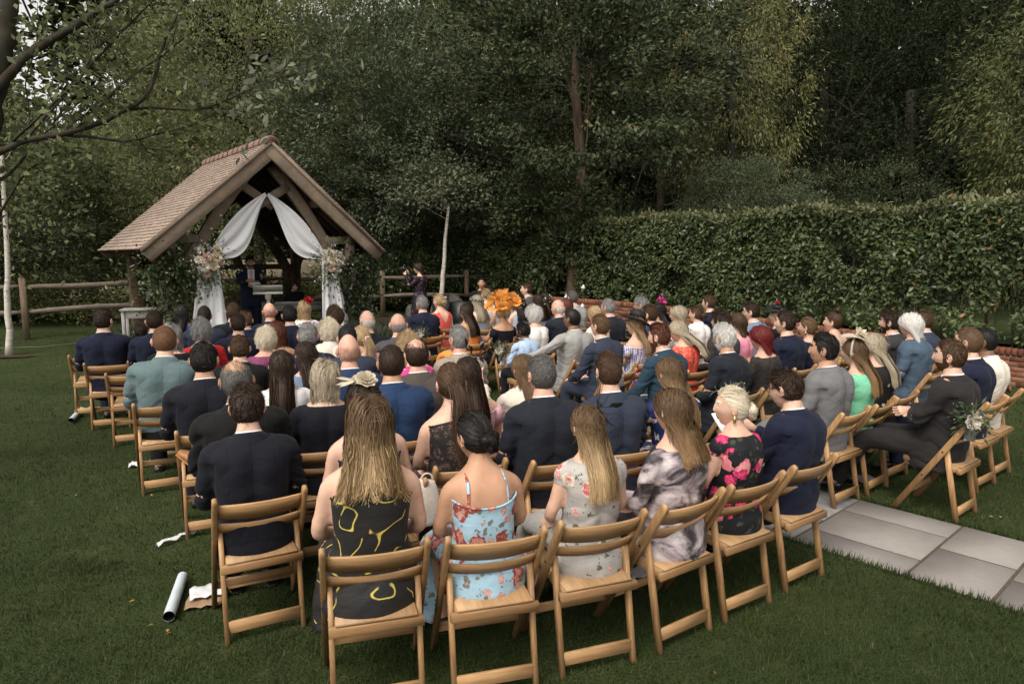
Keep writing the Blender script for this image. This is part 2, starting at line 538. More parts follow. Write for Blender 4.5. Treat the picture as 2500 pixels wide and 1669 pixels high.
# ---- grass blades (uncountable)
def in_path(x, y, pad=0.0):
    q = (x - pL[0]) * pn[0] + (y - pL[1]) * pn[1]
    return (q > -pad) & (q < path_w + pad)
M_GRASS = m_leaf('grass_blade', (0.019, 0.032, 0.010), (0.060, 0.080, 0.026), (0.19, 0.165, 0.09), 0.6, 0.3, 0.12)
def blades(n, y0, y1, h, w, seed):
    g = np.random.default_rng(seed)
    y = y0 + (y1 - y0) * g.random(n) ** 1.0
    x = (g.random(n) * 2 - 1) * (0.80 * y + 0.5)
    clump = vnoise(np.stack([x * 2.2, y * 2.2, 0 * x], 1), 5)
    tuft = vnoise(np.stack([x * 11, y * 11, 0 * x], 1), 9)
    keep = ~in_path(x, y, -0.015) & (g.random(n) < 0.35 + 0.65 * clump)
    x, y, clump, tuft = x[keep], y[keep], clump[keep], tuft[keep]
    n = len(x)
    z = ground_z(x, y)
    a = g.random(n) * 6.283 + tuft * 3
    lean = (0.25 + 0.9 * g.random(n)) * h
    hh = h * (0.45 + 0.8 * g.random(n)) * (0.7 + 0.6 * tuft)
    b0 = np.stack([x, y, z - 0.004], 1)
    wd = np.stack([np.cos(a + 1.57), np.sin(a + 1.57), 0 * a], 1) * (w * (0.6 + 0.8 * g.random(n)))[:, None] / 2
    tip = b0 + np.stack([np.cos(a) * lean, np.sin(a) * lean, hh], 1)
    V = np.stack([b0 - wd, b0 + wd, tip], 1).reshape(-1, 3)
    return V, np.arange(len(V)).reshape(-1, 3)
Vs, Fs, nn = [], [], 0
for args in ((170000, 1.6, 4.2, 0.030, 0.0045, 1), (150000, 4.0, 8.0, 0.030, 0.006, 2), (70000, 8.0, 15.0, 0.035, 0.009, 3)):
    V, F = blades(*args); Vs.append(V); Fs.append(F + nn); nn += len(V)
# longer fringe along both path edges
g = np.random.default_rng(8); n = 9000
s_ = S0 + (S1 - S0) * g.random(n); side = g.integers(0, 2, n)
q = np.where(side == 0, -0.03 + 0.03 * g.random(n), path_w + 0.03 * g.random(n))
P = pL[None] + pd[None] * s_[:, None] + pn[None] * q[:, None]
z = ground_z(P[:, 0], P[:, 1])
tipd = np.where(side == 0, 1, -1)[:, None] * pn[None] * (g.random(n) * 0.05)[:, None]
b0 = np.stack([P[:, 0], P[:, 1], z], 1)
wd = pd[None] * 0.003
tip = b0 + tipd + np.stack([g.normal(0, .012, n), g.normal(0, .012, n), 0.025 + 0.04 * g.random(n)], 1)
V = np.stack([b0 - wd, b0 + wd, tip], 1).reshape(-1, 3)
Vs.append(V); Fs.append(np.arange(len(V)).reshape(-1, 3) + nn)
o = link('grass', mesh_np('grass', np.concatenate(Vs), np.concatenate(Fs), M_GRASS))
tag(o, 'short mown grass blades covering the lawn', 'grass', kind='stuff')
# fallen leaves on the lawn
g = np.random.default_rng(12)
M_DRY = m_leaf('fallen_leaf', (0.20, 0.09, 0.03), (0.34, 0.2, 0.08), None, 0.6, 0.15)

# ---------------------------------------------------------------- foliage tools
def leaf_quads(P, D, N, L, W, fold=0.0):
    """diamond leaves: base P, direction D, face normal N"""
    D = unit(D); S = unit(np.cross(D, N)); N2 = np.cross(S, D)
    L = np.broadcast_to(L, (len(P),))[:, None]; W = np.broadcast_to(W, (len(P),))[:, None]
    a = P; m = P + D * L * 0.45; t = P + D * L
    V = np.stack([a, m + S * W / 2 + N2 * fold * L, t, m - S * W / 2 + N2 * fold * L], 1).reshape(-1, 3)
    F = np.arange(len(V)).reshape(-1, 4)
    return V, F
def leaf_folded(P, D, N, L, W, fold=0.12, droop=0.15):
    """broad glossy leaves: six points, creased along the midrib"""
    D = unit(D); S = unit(np.cross(D, N)); N2 = np.cross(S, D)
    n = len(P)
    L = np.broadcast_to(L, (n,))[:, None]; W = np.broadcast_to(W, (n,))[:, None]
    a = P; m = P + D * L * 0.5 - N2 * L * fold * 0.5; t = P + D * L - N2 * L * droop
    V = np.stack([a, P + D * L * 0.3 + S * W * .42, P + D * L * .68 + S * W * .46 - N2 * L * droop * .4, t,
                  P + D * L * .68 - S * W * .46 - N2 * L * droop * .4, P + D * L * 0.3 - S * W * .42, m], 1).reshape(-1, 3)
    b = np.arange(n)[:, None] * 7
    F = np.concatenate([b + np.array([[0, 1, 2, 6]]), b + np.array([[6, 2, 3, 4]]), b + np.array([[0, 6, 4, 5]])])
    return V, F
def crown(seed, rad, n_clump, per, leaf, wl=0.42, spread=0.30, droop=0.15, fill=0.45, bottom=-0.75, lumpy=0.5, flat=0.6, hang=0.0):
    """a crown of leaf sprays spread through an uneven volume round the origin"""
    g = np.random.default_rng(seed)
    d = unit(g.normal(size=(n_clump * 3, 3)))
    d = d[d[:, 2] > bottom][:n_clump]
    n = len(d)
    lump = 0.62 + lumpy * vnoise(d * 1.7 + seed, seed) + 0.35 * lumpy * vnoise(d * 4.3 + seed, seed + 1)
    rr = (fill + (1 - fill) * g.random(n) ** 0.6) * lump
    C = d * rr[:, None] * np.array(rad)
    k = np.repeat(np.arange(n), per)
    m = len(k)
    out = unit(C + np.array([0, 0, 0.25 * rad[2]]))
    sig = spread * (0.6 + 0.8 * g.random(n))
    off = g.normal(size=(m, 3)) * sig[k][:, None] * np.array([1, 1, flat])
    off += out[k] * (g.random(m) * sig[k] * 1.2)[:, None]
    if hang: off[:, 2] -= np.abs(g.normal(size=m)) * hang
    P = C[k] + off
    D = unit(out[k] * 0.7 + unit(off) * 0.8 + g.normal(size=(m, 3)) * 0.55 - np.array([0, 0, droop]) - np.array([0, 0, hang]))
    N = unit(g.normal(size=(m, 3)) * 0.38 + np.array([0, 0, 0.35]) + out[k] * 0.45 + unit(off) * 0.8)
    L = leaf * (0.6 + 0.8 * g.random(m))
    V, F = leaf_quads(P, D, N, L, L * wl, 0.06)
    return V, F, C
def branch_path(a, b, g, n=7, wob=0.12, sag=0.0):
    a = np.array(a, float); b = np.array(b, float)
    t = np.linspace(0, 1, n)[:, None]
    L = np.linalg.norm(b - a)
    w = g.normal(size=(n, 3)) * wob * L * np.sin(t * math.pi)
    w = np.cumsum(w, 0) * 0.4; w -= t * w[-1]
    p = a + (b - a) * t + w
    p[:, 2] += sag * L * np.sin(t[:, 0] * math.pi)
    return p
def limbs(mb, base, top, r0, C, g, n_limb=10, r_limb=0.5, n=8):
    p = branch_path(base, top, g, 9, 0.03)
    r = np.linspace(r0, r0 * 0.45, 9); r[0] *= 1.35
    mb.tube(p, r, 10)
    for c in C[g.choice(len(C), min(n_limb, len(C)), replace=False)]:
        t = g.uniform(0.35, 0.95)
        i = t * 8; i0 = int(i)
        s_ = p[i0] + (p[min(8, i0 + 1)] - p[i0]) * (i - i0)
        bp = branch_path(s_, c, g, 6, 0.09, 0.05)
        rs = r0 * r_limb * (1 - 0.55 * t)
        mb.tube(bp, np.linspace(rs, rs * 0.18, 6), 6)
    return p
M_BARK = m_wood('dark_bark', (0.060, 0.047, 0.035), (0.022, 0.018, 0.014), (6, 6, 1.2), 0.9, 0.8, 0.1, grey=(0.045, 0.045, 0.034))
M_OAKBARK = m_wood('oak_bark', (0.17, 0.125, 0.09), (0.07, 0.05, 0.036), (9, 9, 1.5), 0.9, 0.9, 0.1)
LEAF = {
    'pale': m_leaf('pale_foliage', (0.105, 0.118, 0.052), (0.24, 0.245, 0.125), None, 0.55, 0.3, .15),
    'mid': m_leaf('mid_foliage', (0.060, 0.073, 0.030), (0.15, 0.165, 0.078), None, 0.55, 0.28, .15),
    'grey': m_leaf('grey_green_foliage', (0.052, 0.068, 0.041), (0.14, 0.162, 0.104), None, 0.55, 0.22, .15),
    'oak': m_leaf('oak_foliage', (0.026, 0.037, 0.018), (0.080, 0.096, 0.050), (0.22, 0.10, 0.03), 0.5, 0.2, .2),
    'yew': m_leaf('yew_foliage', (0.013, 0.018, 0.010), (0.034, 0.043, 0.023), None, 0.65, 0.12, .05),
    'yellow': m_leaf('yellowing_foliage', (0.11, 0.112, 0.045), (0.24, 0.23, 0.11), (0.34, 0.15, 0.06), 0.55, 0.3, .15),
    'birchleaf': m_leaf('birch_leaf', (0.075, 0.085, 0.05), (0.17, 0.18, 0.12), None, 0.5, 0.25, .25),
    'olive': m_leaf('olive_foliage', (0.062, 0.073, 0.028), (0.14, 0.148, 0.064), (0.24, 0.12, 0.04), 0.55, 0.28, .15),
}
CROWNS = {}
def crown_mesh(kind):
    if kind in CROWNS: return CROWNS[kind]
    spec = {
        'broad_a': (21, (3.2, 3.0, 3.2), 320, 150, 0.103, 0.42, 0.26, 0.15, 0.45, -0.75, 0.7, 0.45),
        'broad_b': (22, (3.0, 3.2, 3.0), 320, 150, 0.103, 0.42, 0.26, 0.15, 0.45, -0.75, 0.7, 0.45),
        'fine_a': (23, (3.2, 3.0, 3.2), 310, 150, 0.088, 0.36, 0.29, 0.1, 0.4, -0.75, 0.7, 0.5),
        'fine_b': (24, (3.0, 3.0, 3.4), 310, 150, 0.088, 0.36, 0.29, 0.1, 0.4, -0.75, 0.7, 0.5),
        'oak_a': (25, (3.4, 3.0, 3.3), 290, 150, 0.112, 0.55, 0.23, 0.1, 0.25, -0.8, 0.65, 0.45),
        'yew_a': (26, (3.4, 3.0, 4.2), 360, 110, 0.105, 0.34, 0.30, 0.3, 0.5, -0.9, 0.7, 0.30),
        'weep_a': (27, (2.6, 2.4, 4.0), 260, 105, 0.13, 0.34, 0.22, 0.4, 0.35, -0.9, 0.8, 0.8, 0.35),
        'bush_a': (28, (1.6, 1.5, 1.2), 260, 58, 0.085, 0.42, 0.18, 0.0, 0.5, -0.45),
        'bush_b': (29, (1.5, 1.6, 1.2), 260, 58, 0.085, 0.42, 0.18, 0.0, 0.5, -0.45),
        'laurel_a': (30, (1.6, 1.3, 1.3), 240, 50, 0.12, 0.38, 0.17, 0.0, 0.55, -0.5),
    }[kind]
    V, F, C = crown(*spec)
    CROWNS[kind] = (mesh_np('crown_' + kind, V, F), C)
    CROWNS[kind][0].materials.append(None)
    return CROWNS[kind]
def tree(name, label, cat, base, cz, rs, kind, leafmat, r0=0.16, rz=0.0, bark=None, group=None, n_limb=12, trunk_top=None):
    """base (x,y) on the ground; cz crown centre height; rs crown scale (3)"""
    me, C = crown_mesh(kind)
    gz = float(ground_z(base[0], base[1]))
    root = empty(name, (base[0], base[1], gz))
    tag(root, label, cat, group)
    g = np.random.default_rng(abs(hash((round(base[0], 2), round(base[1], 2)))) % 2**31)
    cr = link('crown', me, root, (0, 0, cz), [LEAF[leafmat]])
    cr.scale = rs; cr.rotation_euler = (0, 0, rz)
    Cw = (C * np.array(rs)) @ rotz(rz).T + np.array([0, 0, cz])
    mb = MB()
    limbs(mb, (0, 0, -0.1), (g.normal(0, .15), g.normal(0, .15), trunk_top or cz + rs[2] * 1.2), r0, Cw, g, n_limb)
    mb.build('trunk', bark or M_BARK, root, True)
    return root

# ---------------------------------------------------------------- the wood behind
def gpos(px, d): return ((px - 1250) / FOC * d, d)
WOOD = [ # label, px, d, cz, scale, crown, leaf, r0
    ('tall pale willow-leaved tree behind the gazebo roof ridge', 640, 22, 6.6, (1.25, 1.2, 1.5), 'fine_a', 'pale', .2),
    ('pale green tree left of the gazebo, leaves thin against the sky', 460, 20.5, 4.0, (.85, 1, .85), 'fine_b', 'pale', .16),
    ('pale tree at the back, sky showing round its edge', 230, 27, 2.2, (1.3, 1.2, .95), 'fine_a', 'mid', .2),
    ('grey-green rounded tree right of the gazebo ridge', 905, 20.5, 4.9, (1.0, 1.0, 1.0), 'broad_a', 'grey', .18),
    ('tall olive tree at the top centre of the wood', 930, 26, 9.4, (1.3, 1.2, 1.3), 'fine_b', 'olive', .22),
    ('grey-green tree left of the oak trunk', 1130, 20.5, 4.4, (.95, 1.0, .95), 'broad_b', 'grey', .16),
    ('dark tree behind the central birch', 1080, 24, 3.6, (1.2, 1.0, .9), 'oak_a', 'oak', .2),
    ('yellowing tree behind the top of the oak', 1290, 26, 9.0, (1.2, 1.1, 1.3), 'weep_a', 'yellow', .2),
    ('dark yew left of the weeping cherry', 1600, 25, 5.5, (1.1, 1, 1.2), 'yew_a', 'oak', .2),
    ('black-green yew right of the weeping cherry', 2000, 25, 5.6, (1.35, 1, 1.5), 'yew_a', 'yew', .3),
    ('black-green yew beyond the middle of the hedge', 2230, 23, 5.4, (1.1, 1, 1.35), 'yew_a', 'yew', .3),
    ('black-green yew at the far right of the wood', 2480, 24, 6.2, (1.3, 1, 1.6), 'yew_a', 'yew', .3),
    ('dark yew behind the oak at the right', 1800, 29, 7.0, (1.3, 1, 1.7), 'yew_a', 'yew', .3),
    ('olive bush low behind the hedge under the yews', 2080, 19.5, 1.6, (.9, .8, .7), 'broad_a', 'oak', .1),
    ('dark leafy hazel left of the gazebo behind the fence', 95, 18.5, 2.4, (.72, .8, .72), 'broad_b', 'mid', .1),
    ('dark leafy shrub behind the birch by the fence', 20, 17, 2.6, (.8, .8, .8), 'broad_a', 'oak', .1),
    ('mid green tree above the leftmost fence rails', 60, 24, 3.0, (1.0, 1, .95), 'broad_a', 'mid', .2),
    ('light green shrub between hazel and gazebo eave', 300, 27, 2.2, (.52, .6, .5), 'broad_b', 'olive', .08),
]
for i, (lab, px, d, cz, rs, kind, lm, r0) in enumerate(WOOD):
    x, y = gpos(px, d)
    tree('woodland_tree', lab, 'tree', (x, y), cz, rs, kind, lm, r0, rz=i * 1.3, group='trees of the wood')
# far wood, one mass
g = np.random.default_rng(77)
Vs, Fs, nn = [], [], 0
for i in range(34):
    px = -700 + i * 115 + g.uniform(-30, 30)
    d = g.uniform(31, 40)
    if -100 < px < 330: continue
    for lv in range(3):
        V, F, _ = crown(300 + i * 3 + lv, (3.6, 2.4, 3.2), 56, 36, 0.52, 0.62, 0.6, 0.1, 0.5, -0.9)
        x, y = gpos(px, d)
        z = 2.0 + lv * 4.6 + g.uniform(-.6, .6)
        V = V + np.array([x + g.uniform(-1, 1), y + lv * 0.5, z])
        Vs.append(V); Fs.append(F + nn); nn += len(V)
for i in range(5):       # low growth where the sky shows above
    px = -120 + i * 110
    V, F, _ = crown(500 + i, (3.6, 2.4, 2.4), 90, 50, 0.3, 0.5, 0.5, 0.1, 0.5, -0.9)
    x, y = gpos(px, 34)
    Vs.append(V + np.array([x, y, 2.2])); Fs.append(F + nn); nn += len(V)
o = link('far_wood', mesh_np('far_wood', np.concatenate(Vs), np.concatenate(Fs), LEAF['yew']))
tag(o, 'dark mass of trees deep in the wood', 'wood', kind='stuff')
# undergrowth along the fence and the foot of the wood
Vs, Fs, nn = [], [], 0
for i in range(60):
    px = -150 + i * 30 + g.uniform(-20, 20)
    d = g.uniform(16.5, 19.5) if px < 700 else g.uniform(20, 23)
    if 165 < px < 315: continue
    V, F, _ = crown(700 + i, (0.9, 0.8, g.uniform(.35, .9)), 32, 36, 0.095, 0.45, 0.17, 0.0, 0.4, -0.3)
    x, y = gpos(px, d)
    Vs.append(V + np.array([x, y, float(ground_z(x, y)) + 0.35])); Fs.append(F + nn); nn += len(V)
o = link('undergrowth', mesh_np('undergrowth', np.concatenate(Vs), np.concatenate(Fs), LEAF['olive']))
tag(o, 'bramble undergrowth along the foot of the wood', 'undergrowth', kind='stuff')
# dry meadow strip beyond the fence
M_MEADOW, nt, b = _mat('dry_meadow')
co = coords(nt)
c = ramp(nt, noise(nt, co, 5, 5), [(0.3, (0.16, 0.13, 0.075)), (0.7, (0.34, 0.29, 0.19))])
nt.links.new(c, b.inputs['Base Color']); b.inputs['Roughness'].default_value = 0.95
bump(nt, b, noise(nt, co, 30, 3), 0.8, 0.05)
xs = np.linspace(-22, -6.5, 30); ys = np.linspace(18.2, 30, 24)
gx, gy = np.meshgrid(xs, ys)
gz = ground_z(gx, gy) + 0.02 + 0.1 * (gy - 18.2) * sstep(18.2, 22, gy) + 0.12 * vnoise(np.stack([gx, gy, 0 * gx], -1).reshape(-1, 3) * 0.8, 3).reshape(gx.shape)
V = np.stack([gx, gy, gz], -1).reshape(-1, 3)
I = (np.arange(23)[:, None] * 30 + np.arange(29)[None]).ravel()
o = link('meadow', mesh_np('meadow', V, np.stack([I, I + 1, I + 31, I + 30], 1), M_MEADOW, True))
tag(o, 'bank of pale dry grass beyond the fence', 'meadow', kind='structure')
# soil under the trees and round the birches
M_SOIL = m_plain('leaf_litter_soil', (0.055, 0.040, 0.026), 0.95, 0.05, 0.45, 18)

# ---- oak with the visible trunk
x, y = gpos(1400, 17.3)
gz = float(ground_z(x, y)) + 0.35
oak = tag(empty('oak_tree', (x, y, gz)), 'oak with a tall brown trunk rising behind the brick wall', 'tree')
me, C = crown_mesh('oak_a')
cr = link('crown', me, oak, (0.1, 0.3, 6.0), [LEAF['oak']]); cr.scale = (1.0, .95, 1.02)
mb = MB()
tp = np.array([(0, 0, -.4), (0.0, 0, .4), (0.02, 0, 1.2), (0.1, 0, 2.2), (0.16, .02, 3.2), (0.1, .05, 4.2), (0.0, .1, 5.4), (0.02, .1, 7.0), (-.03, .1, 9.0)])
mb.tube(tp, [.24, .19, .165, .15, .14, .125, .11, .08, .04], 12)
g = np.random.default_rng(5)
for c_ in (C + np.array([0.1, .3, 6.0]))[g.choice(len(C), 14, replace=False)]:
    i = g.integers(4, 8)
    mb.tube(branch_path(tp[i], c_, g, 6, 0.08), np.linspace(.026, .006, 6), 6)
mb.build('trunk', M_OAKBARK, oak, True)
V, F, _ = crown(91, (0.75, 0.6, 0.55), 60, 46, 0.12, 0.5, 0.14)
lw = link('crown', mesh_np('low_shoots', V, F, LEAF['oak']), oak, (-.15, -.1, 1.35))
V, F, _ = crown(92, (1.5, 1.0, 0.9), 110, 46, 0.12, 0.5, 0.18)
lw = link('crown', mesh_np('low_shoots', V, F, LEAF['oak']), oak, (-.7, .2, 2.6))

# ---- weeping cherry and the yellowing tree at the right
def weeping(px, d, cz, rs, seed, label, lm='yellow', arch=16):
    x, y = gpos(px, d)
    root = tag(empty('weeping_cherry', (x, y, float(ground_z(x, y)))), label, 'tree')
    me, C = crown_mesh('weep_a')
    cr = link('crown', me, root, (0, 0, cz), [LEAF[lm]]); cr.scale = rs
    g = np.random.default_rng(seed)
    mb = MB()
    limbs(mb, (0, 0, -.1), (0, 0, cz + 2.5), .2, C * np.array(rs) + np.array([0, 0, cz]), g, 14)
    mb.build('trunk', M_BARK, root, True)
    mb = MB(); P = []; D = []
    for i in range(arch):           # bare arching twigs with leaves near their ends
        a = g.uniform(-2.6, -0.5); r = g.uniform(0.9, 2.4) * rs[0]
        s_ = np.array([math.cos(a) * r * .5, math.sin(a) * r * .5, cz + g.uniform(-1, 2.5)])
        e = np.array([math.cos(a) * r * 1.15, math.sin(a) * r * 1.1, s_[2] - g.uniform(1.2, 2.6)])
        t = np.linspace(0, 1, 9)[:, None]
        p = s_ + (e - s_) * t; p[:, 2] += 0.5 * np.sin(t[:, 0] * 3.14)
        mb.tube(p, np.linspace(.016, .005, 9), 5)
        k = 26
        tt = g.random(k) ** .6 * 8; i0 = np.minimum(tt.astype(int), 7)
        P.append(p[i0] + (p[i0 + 1] - p[i0]) * (tt - i0)[:, None] + g.normal(size=(k, 3)) * .05)
        D.append(g.normal(size=(k, 3)) * .5 + np.array([0, 0, -.7]))
    mb.build('twigs', M_BARK, root, True)
    P = np.concatenate(P); D = np.concatenate(D)
    V, F = leaf_quads(P, D, g.normal(size=P.shape) + np.array([0, -1, .5]), .15, .055, .05)
    link('hanging_leaves', mesh_np('hanging_leaves', V, F, LEAF[lm]), root)
weeping(1770, 20.5, 6.4, (.68, .8, 1.05), 3, 'yellowing weeping tree with bare arching twigs behind the hedge')
weeping(2590, 16.0, 5.0, (.9, .8, .95), 4, 'yellow-green weeping tree at the right edge above the hedge', 'olive')
# glaucous shrub behind the hedge
x, y = gpos(1830, 17.0)
sh = tag(empty('rounded_shrub', (x, y, float(ground_z(x, y)))), 'blue-grey rounded shrub poking above the hedge', 'shrub')
me, C = crown_mesh('broad_a')
cr = link('crown', me, sh, (0, 0, 2.35), [LEAF['grey']]); cr.scale = (.52, .5, .44)
mb = MB(); limbs(mb, (0, 0, -.1), (0, 0, 2.2), .05, C * .45 + np.array([0, 0, 2.3]), np.random.default_rng(2), 8); mb.build('trunk', M_BARK, sh, True)

# ---- birches
M_BIRCH, nt, b = _mat('birch_bark')
co = coords(nt, 'Object', (9, 9, 26))
f = noise(nt, co, 1.0, 4, 0.6)
c = ramp(nt, f, [(0.30, (0.05, 0.04, 0.03)), (0.40, (0.42, 0.38, 0.33)), (0.7, (0.62, 0.58, 0.53))])
c = mixc(nt, ramp(nt, noise(nt, coords(nt), 2.3, 3), [(0.58, (0, 0, 0)), (0.68, (0.8,) * 3)]), c, (0.22, 0.10, 0.045))
nt.links.new(c, b.inputs['Base Color']); b.inputs['Roughness'].default_value = 0.7
def birch(pts, r, label, cl):
    p0 = np.array(pts[0])
    root = tag(empty('birch_tree', tuple(p0)), label, 'tree')
    mb = MB(); P = np.array(pts) - p0
    t = np.linspace(0, len(P) - 1, 14); Q = np.stack([np.interp(t, np.arange(len(P)), P[:, k]) for k in range(3)], 1)
    g = np.random.default_rng(4)
    Q[1:-1, :2] += g.normal(0, r * .12, (12, 2))
    rr = np.linspace(r, r * .45, 14); rr[0] *= 1.3
    mb.tube(Q, rr, 12)
    for i in range(6):
        s_ = Q[g.integers(11, 14)]
        mb.tube(branch_path(s_, s_ + (np.array(cl[0]) - p0 - s_) * .7 + g.normal(size=3) * np.array(cl[1]) * .25, g, 6, .08), np.linspace(r * .10, r * .04, 6), 5)
    mb.build('trunk', M_BIRCH, root, True)
    V, F, _ = crown(41 + int(abs(p0[0])), cl[1], cl[2], 40, .09, .55, .2, .3, .25)
    link('crown', mesh_np('birch_leaves', V, F, LEAF[cl[3]]), root, tuple(np.array(cl[0]) - p0))
d = 17.6; b0 = at(1076, 752, d); b0[2] = float(ground_z(b0[0], d))
birch([b0, at(1080, 705, d), at(1084, 640, d), at(1090, 560, d), at(1096, 500, d + .2)],   .070, 'slender white birch trunk beside the fence in the centre', (at(1062, 462, d + .1), (1.25, .9, .60), 110, 'birchleaf'))
b0 = on_ground(24, 868); d = b0[1]
birch([b0, at(22, 800, d), at(18, 730, d), at(18, 660, d), at(15, 560, d), at(8, 440, d), at(2, 360, d)], .062, 'white birch trunk at the left edge of the lawn', (at(-10, 380, d + .3), (1.5, 1.2, 1.2), 40, 'mid'))
# bare soil rings
for (px, py, rx, ry, lab) in ((28, 868, .42, .26, 'dark soil ring round the foot of the left birch'),):
    c0 = on_ground(px, py)
    n = 26; a = np.arange(n) * 6.283 / n
    rr = 1 + .2 * np.random.default_rng(1).random(n)
    V = [[c0[0], c0[1], float(ground_z(*c0[:2])) + .02]] + [[c0[0] + math.cos(t) * rx * q, c0[1] + math.sin(t) * ry * q, float(ground_z(c0[0], c0[1])) + .006] for t, q in zip(a, rr)]
    o = link('soil_bed', mesh_np('soil_bed', V, [[0, 1 + i, 1 + (i + 1) % n] for i in range(n)], M_SOIL)); tag(o, lab, 'soil', kind='structure')

# ---- near tree at the top left: limbs reach across the frame
nt_root = empty('overhanging_tree', (-5.3, 5.9, 0))
tag(nt_root, 'dark tree leaning in at the top left with bare branches across the sky', 'tree')
g = np.random.default_rng(15)
mb = MB()
O = np.array([-5.3, 5.9, 0.0])
def bl(pts, r0, r1, dd=6.0, n=26, dvar=0.5):
    P = np.array([at(px, py, dd + dv) for px, py, dv in pts])
    t = np.linspace(0, len(P) - 1, n)
    # smooth through the points
    Q = np.stack([np.interp(t, np.arange(len(P)), P[:, k]) for k in range(3)], 1)
    for _ in range(2): Q[1:-1] = (Q[:-2] + 2 * Q[1:-1] + Q[2:]) / 4
    Q[1:-1] += g.normal(0, r0 * .12, (n - 2, 3))
    mb.tube(Q - O, np.linspace(r0, r1, n), 8)
    return Q
Q0 = bl([(-330, 1250, 0), (-150, 800, 0), (-60, 420, 0), (-8, 200, .1), (18, 60, .1), (30, -120, .2)], .115, .065)
LB = []
LB.append(bl([(-70, 400, 0), (0, 372, 0), (55, 340, 0), (170, 326, .1), (240, 303, .2), (310, 268, .3), (368, 232, .3), (384, 165, .4), (402, 85, .4), (470, -30, .5)], .031, .012))
LB.append(bl([(-20, 230, 0), (55, 145, .1), (110, 107, .2), (185, 62, .2), (255, 18, .3), (320, -30, .4)], .042, .024))
LB.append(bl([(150, 328, .1), (230, 336, .2), (310, 347, .3), (390, 326, .4), (480, 302, .5), (545, 262, .6)], .014, .004))
LB.append(bl([(310, 268, .3), (385, 262, .4), (480, 272, .5), (540, 250, .6), (620, 215, .7), (700, 185, .8), (755, 175, .9)], .013, .004))
LB.append(bl([(60, 340, 0), (110, 285, .1), (190, 195, .3), (265, 110, .4), (350, 25, .5), (400, -30, .5)], .016, .008))
LB.append(bl([(170, 326, .1), (235, 270, .2), (300, 200, .3), (395, 135, .4), (520, 40, .5)], .014, .005))
LB.append(bl([(30, 345, 0), (80, 300, -.2), (185, 200, -.2), (190, 205, -.1), (230, 120, 0), (300, 70, .1)], .012, .005))
LB.append(bl([(-30, 450, 0), (20, 430, .2), (80, 360, .2), (130, 300, .2), (170, 250, .3)], .016, .006))
LB.append(bl([(0, 520, .4), (60, 420, .4), (130, 375, .5), (200, 372, .6), (240, 395, .7)], .012, .004))
LB.append(bl([(330, 330, .4), (360, 370, .5), (400, 395, .6), (470, 392, .7)], .007, .003))
LB.append(bl([(40, 560, .6), (90, 600, .7), (150, 625, .8), (165, 615, .8)], .006, .002))
LB.append(bl([(55, 0, .2), (95, 90, .3), (60, 200, .4), (75, 300, .4)], .01, .004))
TW = []
for q in LB[:8]:
    for _ in range(7):
        i0 = g.integers(6, len(q) - 1); s_ = q[i0]
        e = s_ + unit(unit(q[i0] - q[i0 - 1]) + g.normal(size=3) * .7) * g.uniform(.25, .7)
        tw = branch_path(s_, e, g, 7, .06); mb.tube(tw - O, np.linspace(.0055, .002, 7), 5); TW.append(tw)
mb.build('trunk', M_BARK, nt_root, True)
P = []; D = []; L = []
for q in TW:
    i0 = g.integers(2, 7, 9)
    P.append(q[i0] + g.normal(size=(9, 3)) * .03); D.append(g.normal(size=(9, 3)) + unit(q[-1] - q[0])); L.append(.05 + .035 * g.random(9))
for qi, q in enumerate(LB):
    k = 90 if qi not in (9, 10) else 8
    t = (0.25 + .75 * g.random(k)) * (len(q) - 1); i0 = np.minimum(t.astype(int), len(q) - 2)
    p = q[i0] + g.normal(size=(k, 3)) * np.array([.16, .16, .13])
    P.append(p); D.append(g.normal(size=(k, 3)) + np.array([.6, 0, -.2])); L.append(.06 + .04 * g.random(k))
for (px, py, dd, n_, s_, lf) in ((60, 120, 6.6, 130, .30, .07), (120, 210, 6.8, 110, .3, .07), (30, 250, 6.4, 200, .25, .07), (200, 60, 7, 90, .3, .07), (50, 420, 7, 260, .3, .07), (110, 400, 7.2, 260, .3, .07), (330, 20, 6.8, 120, .2, .07),
                           (40, 20, 6.3, 150, .3, .07), (20, 530, 7.5, 260, .35, .07), (290, 380, 7.4, 130, .2, .06), (450, 160, 7, 120, .2, .06)):
    c0 = at(px, py, dd)
    P.append(c0 + g.normal(size=(n_, 3)) * s_); D.append(g.normal(size=(n_, 3)) + np.array([.3, 0, -.3])); L.append(np.full(n_, lf) * (.7 + .6 * g.random(n_)))
P = np.concatenate(P); D = np.concatenate(D); L = np.concatenate(L)
V, F = leaf_quads(P - O, D, g.normal(size=P.shape) + np.array([0, -.4, .8]), L, L * .5, .08)
link('crown', mesh_np('overhang_leaves', V, F, LEAF['mid']), nt_root)
# paler large leaves at the tips in front of the wood
P = []; D = []
for (px, py, dd, n_, sx, sz) in ((690, 165, 6.8, 34, .26, .12), (740, 185, 6.9, 16, .1, .1), (560, 235, 6.6, 26, .2, .12), (600, 300, 6.6, 16, .1, .12), (590, 340, 6.6, 12, .06, .1), (500, 200, 6.5, 20, .22, .16), (640, 225, 6.8, 14, .14, .06)):
    c0 = at(px, py, dd)
    P.append(c0 + g.normal(size=(n_, 3)) * np.array([sx, .1, sz])); D.append(g.normal(size=(n_, 3)) * .6 + np.array([.5, 0, .2]))
P = np.concatenate(P); D = np.concatenate(D)
V, F = leaf_folded(P - O, D, g.normal(size=P.shape) * .7 + np.array([0, -.6, .6]), .105, .042)
link('pale_leaves', mesh_np('pale_leaves', V, F, m_leaf('pale_backed_leaf', (.10, .11, .075), (.2, .205, .16), None, .5, .25)), nt_root)

